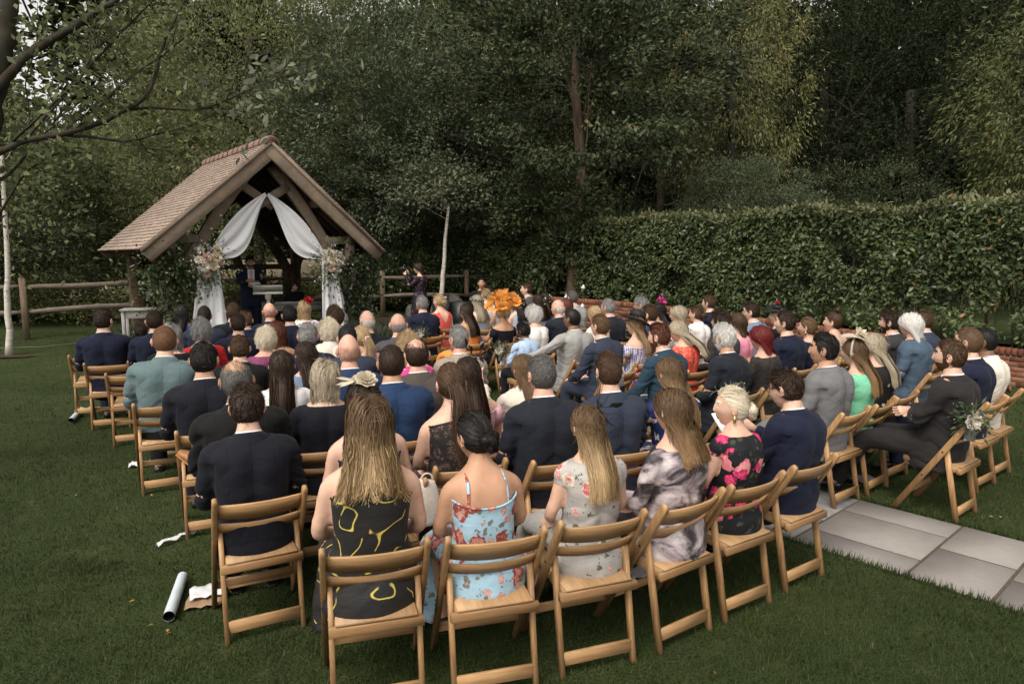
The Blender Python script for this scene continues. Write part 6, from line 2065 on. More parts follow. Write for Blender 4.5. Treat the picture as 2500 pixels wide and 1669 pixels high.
SKIN = {'fair': m_skin('skin_fair', (.62, .40, .30)), 'pink': m_skin('skin_pink', (.60, .35, .26)), 'tan': m_skin('skin_tan', (.47, .275, .175)), 'olive': m_skin('skin_olive', (.40, .24, .15)), 'brown': m_skin('skin_brown', (.20, .105, .06)), 'dark': m_skin('skin_dark', (.13, .068, .04))}
M_LIP = m_plain('lips', (.42, .16, .13), .45, .4, .05)
M_EYE = m_plain('eye_white', (.6, .58, .56), .3, .5, .03)
M_IRIS = m_plain('iris', (.03, .02, .015), .2, .5, .05)

# ================================================================ garments
def vor(nt, vec, scale, rnd=1.0, feat='F1'):
    n = nd(nt, 'ShaderNodeTexVoronoi', i_Scale=scale, i_Randomness=rnd); n.feature = feat
    nt.links.new(vec, n.inputs['Vector'])
    return n
def distort(nt, co, amt, scale):
    n = nd(nt, 'ShaderNodeTexNoise', i_Scale=scale, i_Detail=3); nt.links.new(co, n.inputs['Vector'])
    s_ = nd(nt, 'ShaderNodeVectorMath', operation='MULTIPLY_ADD'); nt.links.new(n.outputs['Color'], s_.inputs[0])
    s_.inputs[1].default_value = (amt,) * 3; nt.links.new(co, s_.inputs[2])
    return s_.outputs[0]
def m_floral(name, base, flowers, leaf=None, rough=.75):
    """flowers: (scale, radius, inner colour, outer colour)"""
    if name in MATS: return MATS[name]
    m, nt, b = _mat(name)
    co = coords(nt); c = None
    cur = ramp(nt, noise(nt, co, 10, 3), [(.3, sc3(base, .85)), (.7, sc3(base, 1.12))])
    for i, (scale, rad, ci, co_) in enumerate(flowers):
        dv = distort(nt, co, .05 if scale < 20 else .02, 34 + 9 * i)
        if leaf:
            v = vor(nt, distort(nt, co, .06, 34), scale * 1.9)
            mk = ramp(nt, v.outputs['Distance'], [(0, (.85,) * 3), (rad * .55, (.85,) * 3), (rad * .55 + .03, (0, 0, 0))])
            cur = mixc(nt, mk, cur, leaf)
        v = vor(nt, dv, scale)
        sp = nd(nt, 'ShaderNodeSeparateColor'); nt.links.new(v.outputs['Color'], sp.inputs[0])
        gt = nd(nt, 'ShaderNodeMath', operation='GREATER_THAN', i_1=.38); nt.links.new(sp.outputs[0], gt.inputs[0])
        mk = ramp(nt, v.outputs['Distance'], [(0, (1, 1, 1)), (rad, (1, 1, 1)), (rad + .03, (0, 0, 0))])
        mm = nd(nt, 'ShaderNodeMath', operation='MULTIPLY'); nt.links.new(mk, mm.inputs[0]); nt.links.new(gt.outputs[0], mm.inputs[1])
        ps = nd(nt, 'ShaderNodeMath', operation='MULTIPLY_ADD', i_1=1.1, i_2=0.0); nt.links.new(v.outputs['Distance'], ps.inputs[0]); nt.links.new(noise(nt, dv, scale * 6, 3), ps.inputs[2])
        pet = ramp(nt, ps.outputs[0], [(.35, sc3(ci, .6)), (.5, ci), (.68, co_), (.85, sc3(ci, .85))])
        cur = mixc(nt, mm.outputs[0], cur, pet)
    nt.links.new(cur, b.inputs['Base Color']); b.inputs['Roughness'].default_value = rough; b.inputs['Specular IOR Level'].default_value = .25
    bump(nt, b, noise(nt, coords(nt, 'Object', (7, 7, 12)), 1.6, 4, .6, 1), .4, .012)
    MATS[name] = m; return m
def m_dots(name, base, dot, scale=46, rad=.26):
    if name in MATS: return MATS[name]
    m, nt, b = _mat(name)
    v = vor(nt, coords(nt), scale, .15)
    c = mixc(nt, ramp(nt, v.outputs['Distance'], [(0, (1, 1, 1)), (rad, (1, 1, 1)), (rad + .04, (0, 0, 0))]), base, dot)
    nt.links.new(c, b.inputs['Base Color']); b.inputs['Roughness'].default_value = .8
    MATS[name] = m; return m
def m_squiggle(name, base, line):
    if name in MATS: return MATS[name]
    m, nt, b = _mat(name)
    co = coords(nt)
    f = noise(nt, co, 7.5, 1, .4)
    k = ramp(nt, f, [(.0, (0, 0, 0)), (.488, (0, 0, 0)), (.494, (1, 1, 1)), (.510, (1, 1, 1)), (.516, (0, 0, 0))])
    gate = ramp(nt, noise(nt, co, 13, 1), [(.46, (0, 0, 0)), (.50, (1, 1, 1))])
    mm = nd(nt, 'ShaderNodeMath', operation='MULTIPLY'); nt.links.new(k, mm.inputs[0]); nt.links.new(gate, mm.inputs[1])
    v = vor(nt, distort(nt, co, .02, 20), 7.0)
    sp = nd(nt, 'ShaderNodeSeparateColor'); nt.links.new(v.outputs['Color'], sp.inputs[0])
    gt = nd(nt, 'ShaderNodeMath', operation='GREATER_THAN', i_1=.6); nt.links.new(sp.outputs[0], gt.inputs[0])
    bl = ramp(nt, v.outputs['Distance'], [(0, (1, 1, 1)), (.15, (1, 1, 1)), (.17, (0, 0, 0))])
    m2 = nd(nt, 'ShaderNodeMath', operation='MULTIPLY'); nt.links.new(bl, m2.inputs[0]); nt.links.new(gt.outputs[0], m2.inputs[1])
    mx_ = nd(nt, 'ShaderNodeMath', operation='MAXIMUM'); nt.links.new(mm.outputs[0], mx_.inputs[0]); nt.links.new(m2.outputs[0], mx_.inputs[1])
    c = mixc(nt, mx_.outputs[0], base, line)
    nt.links.new(c, b.inputs['Base Color']); b.inputs['Roughness'].default_value = .7
    bump(nt, b, noise(nt, coords(nt, 'Object', (7, 7, 12)), 1.6, 4, .6, 1), .4, .012)
    MATS[name] = m; return m
def m_abstract(name, cols, scale=(5, 5, 9)):
    if name in MATS: return MATS[name]
    m, nt, b = _mat(name)
    f = noise(nt, coords(nt, 'Object', scale), 1.0, 5, .6, .8)
    n = len(cols)
    c = ramp(nt, f, [(.36 + .28 * i / (n - 1), k) for i, k in enumerate(cols)])
    nt.links.new(c, b.inputs['Base Color']); b.inputs['Roughness'].default_value = .55
    bump(nt, b, noise(nt, coords(nt, 'Object', (7, 7, 12)), 1.6, 4, .6, 1), .4, .012)
    MATS[name] = m; return m
def m_lace(name, thread, under, scale=70):
    if name in MATS: return MATS[name]
    m, nt, b = _mat(name)
    v = vor(nt, distort(nt, coords(nt), .02, 40), scale, 1, 'DISTANCE_TO_EDGE')
    k1 = ramp(nt, v.outputs['Distance'], [(.0, (1, 1, 1)), (.10, (1, 1, 1)), (.16, (0, 0, 0))])
    k2 = ramp(nt, noise(nt, coords(nt), 26, 3), [(.46, (0, 0, 0)), (.52, (1, 1, 1))])
    mx_ = nd(nt, 'ShaderNodeMath', operation='MAXIMUM'); nt.links.new(k1, mx_.inputs[0]); nt.links.new(k2, mx_.inputs[1])
    c = mixc(nt, mx_.outputs[0], under, thread)
    nt.links.new(c, b.inputs['Base Color']); b.inputs['Roughness'].default_value = .8
    bump(nt, b, mx_.outputs[0], .3, .004)
    MATS[name] = m; return m
def m_tri(name, base, tri):
    if name in MATS: return MATS[name]
    m, nt, b = _mat(name)
    ck = nd(nt, 'ShaderNodeTexChecker', i_Scale=58.0)
    nt.links.new(coords(nt, 'Object', None, (0, .785, .0)), ck.inputs['Vector'])
    ck.inputs['Color1'].default_value = (*base, 1); ck.inputs['Color2'].default_value = (*tri, 1)
    nt.links.new(ck.outputs[0], b.inputs['Base Color']); b.inputs['Roughness'].default_value = .8
    MATS[name] = m; return m
CL = {
    'navy': (.0082, .0112, .028), 'darknavy': (.0062, .0070, .0125), 'blue': (.018, .033, .085), 'brightblue': (.015, .036, .090), 'slate': (.026, .034, .056), 'darkslate': (.012, .0145, .022), 'tealblue': (.018, .042, .066),
    'tweed': (.100, .148, .155), 'black': (.0060, .0056, .0058), 'charcoal': (.018, .0160, .0165), 'grey': (.14, .14, .145), 'midgrey': (.062, .062, .066), 'darkgrey': (.036, .034, .036), 'beige': (.30, .255, .205), 'taupe': (.072, .060, .053),
    'lightgrey': (.30, .295, .285), 'cream': (.66, .61, .53), 'white': (.74, .72, .70), 'skyblue': (.36, .48, .66), 'greyblue': (.14, .19, .27), 'petrol': (.058, .090, .130), 'red': (.42, .018, .020), 'plum': (.155, .030, .085), 'coral': (.70, .115, .095),
    'orange': (.82, .28, .06), 'paleblue': (.36, .42, .50), 'violet': (.13, .09, .36), 'pink': (.72, .20, .33), 'rose': (.60, .36, .42), 'mint': (.20, .56, .36), 'nude': (.50, .36, .27), 'palepink': (.72, .60, .55),
}
def cloth(c, seam=False): return m_cloth('cloth_%s%s' % (c, '_tailored' if seam else ''), CL[c], seam=seam)
PRINT = {
    'bluelace': m_lace('blue_lace', (.03, .06, .33), (.10, .16, .5), 60),
    'garden': m_floral('garden_print', (.68, .66, .62), [(20, .3, (.45, .03, .05), (.1, .15, .45)), (26, .25, (.05, .12, .4), (.2, .35, .1))]),
    'polka': m_dots('pink_polka', (.62, .28, .30), (.78, .72, .68)),
    'magenta': m_floral('magenta_print', (.55, .05, .22), [(22, .35, (.75, .6, .6), (.6, .1, .3))]),
    'plumlace': m_lace('plum_lace', (.16, .028, .09), (.22, .05, .13), 80),
    'bluefloral': m_floral('blue_floral', (.33, .50, .62), [(9, .42, (.30, .06, .05), (.55, .27, .22)), (16, .30, (.5, .2, .18), (.62, .42, .36))], (.13, .12, .08)),
    'greyfloral': m_floral('grey_floral', (.36, .34, .32), [(7, .34, (.68, .60, .48), (.45, .04, .07)), (12, .22, (.66, .6, .55), (.5, .06, .1))], (.05, .06, .04)),
    'abstract': m_abstract('ink_print', [(.012, .010, .012), (.05, .04, .045), (.34, .28, .30), (.56, .50, .50)]),
    'peony': m_floral('peony_print', (.010, .011, .014), [(7.5, .44, (.72, .20, .24), (.75, .36, .36)), (10, .36, (.55, .02, .12), (.7, .08, .2))], (.05, .055, .035)),
    'squiggle': m_squiggle('black_yellow_print', (.010, .009, .010), (.56, .45, .08)),
    'blacklace': m_lace('black_lace', (.008, .007, .007), (.055, .034, .024), 85),
    'sheerlace': m_lace('sheer_black_lace', (.010, .008, .008), (.13, .08, .058), 70),
    'redlace': m_lace('red_lace', (.66, .060, .035), (.78, .26, .17), 44),
    'tri': m_tri('blue_white_zigzag', (.70, .68, .66), (.035, .065, .30)),
    'navyfloral': m_floral('navy_floral', (.014, .024, .10), [(13, .36, (.62, .55, .5), (.5, .35, .3))]),
    'blackfloral': m_floral('black_floral', (.012, .012, .012), [(12, .26, (.58, .53, .46), (.42, .38, .3))]),
    'darkfloral': m_floral('dark_floral', (.012, .010, .014), [(14, .32, (.22, .04, .06), (.12, .06, .2))]),
    'monochrome': m_floral('black_white_print', (.02, .02, .02), [(16, .42, (.66, .64, .62), (.6, .6, .58))]),
    'pinksatin': m_cloth('pink_satin', (.72, .27, .37), rough=.4),
}
def fabric(c, seam=False): return PRINT[c] if c in PRINT else cloth(c, seam)
M_SHIRT = m_cloth('white_shirt', (.70, .70, .72))
M_BOOT = m_plain('tan_leather', (.30, .13, .045), .45, .4, .25, 18)
M_SHOE = m_plain('black_leather', (.012, .011, .011), .35, .5)
M_BLACKP = m_plain('black_plastic', (.012, .012, .013), .4, .4)

# ---------------------------------------------------------------- hats, glasses and hair flowers, in the head's frame
def hb(par, nm, mb, mat, smooth=True): return mb.build(nm, mat, par, smooth)
def petals(c, n, L, w, g, axis=(0, 0, 1), spread=1.0):
    d = unit(g.normal(size=(n, 3)) * spread + np.array(axis, float))
    return leaf_folded(np.repeat(np.array(c, float)[None], n, 0) + d * .01, d, g.normal(size=(n, 3)) + np.array(axis, float) * .5, L * g.uniform(.6, 1.1, n), w, .2, .3)
def brim(r0, r1, z, n=36, wob=.02, tilt=None, sag=.02):
    a = np.arange(n) * 6.283 / n; rings = []
    for k, f in enumerate((0, .35, .7, 1, .99, .7, .35, 0)):
        r = r0 + (r1 - r0) * f
        zz = z - sag * f * f + wob * np.sin(2 * a + .6) * f + (0 if k < 4 else -.006)
        rings.append(np.stack([np.cos(a) * r, np.sin(a) * r * 1.05, zz], 1))
    return rings
def acc(kind, par, g):
    if kind == 'glasses':
        mb = MB()
        for s_ in (-1, 1):
            t = np.linspace(0, 6.283, 17)
            mb.tube(np.stack([s_ * .033 + np.cos(t) * .023, np.full(17, .091), .014 + np.sin(t) * .017], 1), .0022, 5)
            mb.tube([(s_ * .056, .089, .02), (s_ * .075, .05, .022), (s_ * .082, -.015, .02), (s_ * .082, -.035, .004)], .0024, 5)
        mb.tube([(-.011, .094, .018), (.011, .094, .018)], .002, 5)
        hb(par, 'glasses', mb, M_BLACKP)
    elif kind == 'redflower':
        mb = MB(); V, F = petals((.055, -.02, .125), 46, .07, .035, g, (.4, -.2, .8)); mb.add(V, F)
        hb(par, 'fascinator', mb, M_PETAL['red'])
    elif kind == 'creamfasc':
        M = M_PETAL['cream']
        mb = MB().loft([r @ rotx(.5).T + np.array([-.01, -.03, .11]) for r in brim(.004, .062, 0, 24, .008)], True)
        rose(mb, np.array([.02, -.045, .125]), .050, (.2, -.5, .8), g); rose(mb, np.array([-.03, -.03, .125]), .032, (-.4, -.4, .8), g)
        V, F = leaf_folded(np.array([[-.04, -.05, .12], [-.04, -.04, .125], [-.03, -.05, .13]]), np.array([[-1, -.3, .1], [-1, -.1, .4], [-.9, -.5, -.1]]), np.array([[0, -.6, 1.0]] * 3), .10, .026); mb.add(V, F)
        hb(par, 'fascinator', mb, M)
    elif kind == 'orangehat':
        mb = MB()
        n = 16
        for k in range(n):                       # ruffled loops of organza round the crown
            a = k * 6.283 / n * 2.0 + g.uniform(-.2, .2); el = g.uniform(.05, 1.25)
            c = np.array([math.cos(a) * math.cos(el) * .15, math.sin(a) * math.cos(el) * .13 - .02, .10 + math.sin(el) * .14])
            nrm_ = unit(c - np.array([0, 0, .06])); u = unit(np.cross(nrm_, g.normal(size=3))); v = np.cross(nrm_, u)
            m1, m2 = 13, 8; V = []
            for i in range(m1):
                for j in range(m2):
                    s_ = (i / (m1 - 1) - .5) * 2; t = j / (m2 - 1)
                    R_ = .10 * (.5 + .5 * t)
                    V.append(c + u * math.sin(s_ * 2.4) * R_ + v * math.cos(s_ * 2.4) * R_ + nrm_ * (.055 * t + .018 * math.sin(s_ * 11 + t * 4 + k)) )
            I = (np.arange(m1 - 1)[:, None] * m2 + np.arange(m2 - 1)[None]).ravel()
            mb.add(V, np.stack([I, I + 1, I + m2 + 1, I + m2], 1))
        mb.ball((0, -.01, .075), (.105, .115, .085), 18, 9)
        o = hb(par, 'hat', mb, M_PETAL['orange']); o.scale = (1.2, 1.2, 1.15); o.location = (.01, -.02, -.01)
    elif kind == 'blackhat':
        rings = brim(.09, .20, .0, 36, .012, sag=.03)
        prof = [(.09, 0), (.088, .05), (.075, .085), (.03, .1)]
        a = np.arange(36) * 6.283 / 36
        mb = MB().loft(rings, False).loft([np.stack([np.cos(a) * r, np.sin(a) * r * 1.1, np.full(36, z)], 1) for r, z in prof])
        o = hb(par, 'hat', mb, m_plain('black_straw', (.010, .010, .011), .6, .3)); o.location = (.02, -.01, .085); o.rotation_euler = (.25, .25, 0)
    elif kind == 'blackhatrose':
        a = np.arange(30) * 6.283 / 30
        mb = MB().loft(brim(.07, .155, 0, 30, .02), False).loft([np.stack([np.cos(a) * r, np.sin(a) * r, np.full(30, z)], 1) for r, z in [(.07, 0), (.06, .035), (.02, .05)]])
        o = hb(par, 'hat', mb, m_plain('black_straw', (.010, .010, .011), .6, .3)); o.location = (-.01, 0, .12); o.rotation_euler = (.1, -.2, 0)
        mb = MB(); rose(mb, np.array([.0, .01, .06]), .035, (0, -.2, 1), g); hb(o, 'rose', mb, M_PETAL['red'])
    elif kind == 'pinkbow':
        mb = MB()
        for s_ in (-1, 1):
            t = np.linspace(0, 1, 11)
            P = np.stack([.05 + s_ * .075 * np.sin(t * 3.14) * .9, -.01 + .03 * np.cos(t * 6.28), .13 + .05 * np.sin(t * 6.28) + .03 * t], 1)
            mb.tube(P, [(.026, .003)] * 11, 6)
        V, F = petals((.05, -.01, .15), 14, .10, .04, g, (.1, 0, 1), .8); mb.add(V, F)
        hb(par, 'fascinator', mb, M_PETAL['pink'])
    elif kind == 'feathers':
        mb = MB(); m_ = m_plain('black_feather', (.008, .008, .009), .7, .3)
        for k in range(11):
            e = np.array([.06, -.02, .10]) + unit(g.normal(size=3) + np.array([.4, -.2, .5])) * g.uniform(.08, .17)
            p = branch_path((.05, -.02, .105), e, g, 7, .18); mb.tube(p, np.linspace(.0022, .001, 7), 4)
            if k < 5:
                V, F = leaf_quads(p[2:5], unit(p[3:6] - p[2:5]) , g.normal(size=(3, 3)), .07, .026, .05); mb.add(V, F)
        hb(par, 'fascinator', mb, m_)
    elif kind == 'creamhat':
        a = np.arange(30) * 6.283 / 30
        mb = MB().loft(brim(.03, .115, 0, 30, .022, sag=.012), True)
        V, F = petals((.0, -.02, .02), 16, .06, .04, g, (0, 0, 1)); mb.add(V, F)
        o = hb(par, 'hat', mb, M_PETAL['cream']); o.location = (.02, .0, .135); o.rotation_euler = (.2, .12, 0)
        t = np.linspace(-.3, 3.44, 20)
        hb(par, 'headband', MB().tube(np.stack([np.cos(t) * .096, np.full(20, -.01), .012 + np.sin(t) * .125], 1), [(.009, .003)] * 20, 6), M_PETAL['cream'])
    elif kind == 'crown':
        mbp = MB(); mbg = MB()
        for k in range(26):
            a = k * 6.283 / 26; c = np.array([math.cos(a) * .098, math.sin(a) * .115 - .008, .055 + .02 * math.sin(a)])
            if k % 2:
                V, F = petals(c, 7, .03, .02, g, unit(c)); mbp.add(V, F)
            V, F = leaf_quads(np.repeat(c[None], 5, 0), unit(g.normal(size=(5, 3)) + c * 6), g.normal(size=(5, 3)), .045, .016); mbg.add(V, F)
        o = hb(par, 'flower_crown', mbg, M_GREENERY); hb(o, 'blossoms', mbp, M_PETAL['white'])
    elif kind == 'flower':
        mb = MB()
        for k in range(4):
            V, F = petals(np.array([.055 - .03 * k % .07, -.09, .05 - .03 * k]), 7, .035, .024, g, (.3, -1, .2)); mb.add(V, F)
        hb(par, 'hair_flowers', mb, M_PETAL['white'])
    elif kind == 'scrunchie':
        t = np.linspace(0, 6.283, 17)
        hb(par, 'scrunchie', MB().tube(np.stack([np.cos(t) * .022, -.135 + .01 * np.sin(t * 3), np.sin(t) * .022 + .0], 1), .011, 7), PRINT['polka'])
    elif kind == 'earring':
        mb = MB()
        for s_ in (-1, 1): mb.tube([(s_ * .083, -.012, -.035), (s_ * .084, -.012, -.06), (s_ * .084, -.012, -.085)], [(.003, .002), (.010, .002), (.008, .002)], 8)
        hb(par, 'earrings', mb, m_plain('gold', (.55, .42, .18), .3, .5, metal=.9))

# ---------------------------------------------------------------- one person
PERSON_N = [0]
def person(loc, face, label, sex, pose, hair, hcol, skin, outfit, colr, scale=1.0, yaw=0, pitch=0, accs=(), lower=None, beard=False, group=None, extra=None, wide=1.0):
    PERSON_N[0] += 1
    g = np.random.default_rng(1000 + PERSON_N[0])
    root = empty('person', loc, R(face))
    root.scale = (scale * wide, scale, scale)
    tag(root, label, 'person', group)
    sk = SKIN[skin]; hm = HC[hcol]
    link('body', body_mesh(sex, pose, yaw, pitch), root, None, [sk, M_LIP if skin not in ('dark',) else sk, M_EYE, M_IRIS, hm, hm if beard else sk])
    hd = None
    hp = None
    X_ = head_xf(sex, pose, yaw, pitch)
    if hair:
        hp = link('hair', hair_mesh(hair), root, None, [hm]); hp.matrix_basis = X_
    for a_ in accs:
        before = set(o.name for o in root.children)
        acc(a_, root, g)
        for o in root.children:
            if o.name not in before: o.matrix_basis = X_ @ Matrix.LocRotScale(o.location, o.rotation_euler, o.scale)
    legs = POSES[pose]['legs']
    if outfit == 'suit':
        m_ = fabric(colr, True)
        link('jacket', cloth_mesh('jacket', sex, pose), root, None, [m_])
        link('jacket_collar', collar_mesh('jacket_collar', sex, pose), root, None, [m_])
        if sex == 'm' and not (extra and 'nocollar' in extra): link('shirt_collar', collar_mesh('shirt_collar', sex, pose), root, None, [M_SHIRT])
        link('trousers' if sex == 'm' or lower == 'trousers' else 'skirt', cloth_mesh('trousers' if sex == 'm' else 'skirt', sex, pose), root, None, [fabric(lower if lower and lower != 'trousers' else colr)])
    elif outfit in ('blouse', 'longtop', 'cap', 'tee', 'shirt'):
        m_ = fabric(colr)
        link({'blouse': 'blouse', 'longtop': 'top', 'cap': 'dress_top', 'tee': 't_shirt', 'shirt': 'shirt'}[outfit], cloth_mesh(outfit, sex, pose), root, None, [m_])
        if outfit == 'shirt': link('shirt_collar', collar_mesh('shirt_collar', sex, pose), root, None, [m_])
        if sex == 'f': link('skirt', cloth_mesh('skirt', sex, pose), root, None, [fabric(lower or colr)])
        else: link('trousers', cloth_mesh('trousers', sex, pose), root, None, [fabric(lower or 'darknavy')])
    else:
        m_ = fabric(colr)
        link('bodice', bodice_mesh(outfit, pose), root, None, [m_])
        sk_ = 'longskirt' if extra and 'long' in extra else 'skirt'
        link('skirt', cloth_mesh(sk_, sex, pose), root, None, [fabric(lower or colr)])
    link('shoes', cloth_mesh('boots' if extra and 'boots' in extra else 'shoes', sex, pose), root, None, [M_BOOT if extra and 'boots' in extra else M_SHOE])
    return root

# ================================================================ the guests
POS = {}
for t_ in "1,-4.68,7.86,1.06,25;2,-4.57,8.43,0.81,25;3,-4.12,7.86,1.05,25;4,-4.6,9.55,1.05,25;5,-3.93,8.62,1.05,25;6,-3.82,9.2,1.04,25;7,-3.2,7.83,1.01,25;8,-3.39,8.73,0.95,25;9,-3.32,9.32,1.04,25;10,-2.79,8.63,1.05,25;11,-3.16,10.28,1.05,25;12,-2.18,8.44,1.05,25;13,-3.39,6.69,1.07,25;14,-3.29,7.26,1.06,25;15,-2.99,5.75,1.08,25;16,-2.2,4.87,1.05,25;17,-2.45,6.05,0.95,25;18,-2.45,6.66,1.02,25;19,-2.53,7.29,1.03,25;20,-1.94,6.4,1.04,25;21,-2.02,7.33,1.05,25;22,-1.7,5.61,1.02,25;23,-1.69,4.94,1.04,25;24,-1.26,5.19,1.08,25;25,-1.27,4.45,1.05,25;26,-1.6,4.05,1.05,25;27,-1.33,3.44,0.98,28;28,-1.44,6.08,1.06,25;29,-1.46,6.71,1.04,25;30,-1.71,7.83,1.05,25;31,-1.25,7.4,1.05,25;32,-0.92,5.95,1.06,25;33,-0.71,5.25,1.04,25;34,-0.83,4.67,1.06,25;35,-0.78,3.7,1.05,25;36,-0.52,6.23,1.04,25;37,-1.39,10.52,1.05,39;38,-1.18,11.3,1.05,39;39,-0.66,9.74,1.05,39;40,-0.57,11.22,1.05,39;41,-0.45,12.23,1.02,39;42,-0.21,11.65,1.1,39;43,-0.16,9.85,1.04,39;44,0.08,11.04,1.11,39;45,0.39,11.42,1.04,39;46,0.56,11.9,1.0,39;47,0.24,12.47,1.05,39;49,0.28,9.35,1.05,39;50,0.63,9.8,1.05,39;51,0.85,10.73,1.04,39;52,1.03,11.37,1.05,39;53,0.71,8.11,1.05,39;54,0.12,8.43,0.82,39;55,0.92,7.36,1.05,39;56,1.17,9.46,1.05,39;57,1.43,9.95,1.06,39;58,1.89,10.15,1.07,39;59,1.4,7.96,1.05,39;60,1.77,8.73,1.05,39;61,2.27,10.46,1.0,39;62,2.22,9.23,1.06,39;63,2.57,9.59,1.03,39;64,3.1,10.7,1.05,39;65,1.83,7.41,1.05,39;66,1.35,6.36,1.05,39;67,2.38,7.87,1.05,39;68,2.75,8.27,1.04,39;69,3.23,9.04,1.07,39;70,3.61,9.35,1.02,39;71,3.01,7.55,1.07,39;72,3.41,7.84,1.02,39;73,1.92,6.17,1.05,39;74,2.45,6.71,1.05,39;75,0.64,4.41,1.04,25;76,1.1,4.61,1.04,25;77,0.19,4.2,1.06,25;78,0.1,4.97,1.0,25;79,-0.29,4.67,1.04,25;80,-0.35,4.08,1.09,25;81,3.86,8.33,1.04,39;82,4.34,7.77,1.05,39;83,4.25,7.23,1.07,39;84,4.79,7.99,1.03,39;85,2.5,5.43,1.06,39;86,2.9,5.73,1.04,39;87,3.26,6.07,1.04,39;88,3.28,5.12,1.05,39;89,3.87,5.81,1.07,39;90,4.25,6.12,1.03,39;91,1.65,3.98,0.99,35;92,1.28,3.68,0.99,33;93,0.87,3.4,1.06,35;94,0.4,3.16,1.0,20;95,-0.11,2.97,1.01,16;96,-0.66,2.86,1.13,16".split(';'):
    n_, x_, y_, s_, f_ = t_.split(','); POS[int(n_)] = (float(x_), float(y_), float(s_), float(f_))
for n_, x_, y_, s_ in ((96, -.66, 2.95, 1.13), (95, -.13, 3.08, .99), (94, .36, 3.27, .98), (93, .80, 3.50, 1.045), (92, 1.23, 3.78, .97), (91, 1.65, 4.10, .97), (27, -1.38, 3.52, .98)):
    POS[n_] = (x_, y_, s_, POS[n_][3])
CHAIR_AT = {96: (-.56, 2.686, 16), 95: (-.06, 2.807, 16), 94: (.426, 3.0, 20), 93: (.912, 3.253, 35), 92: (1.328, 3.537, 33), 91: (1.784, 3.87, 35), 27: (-1.257, 3.30, 28)}     # middle of the top slat
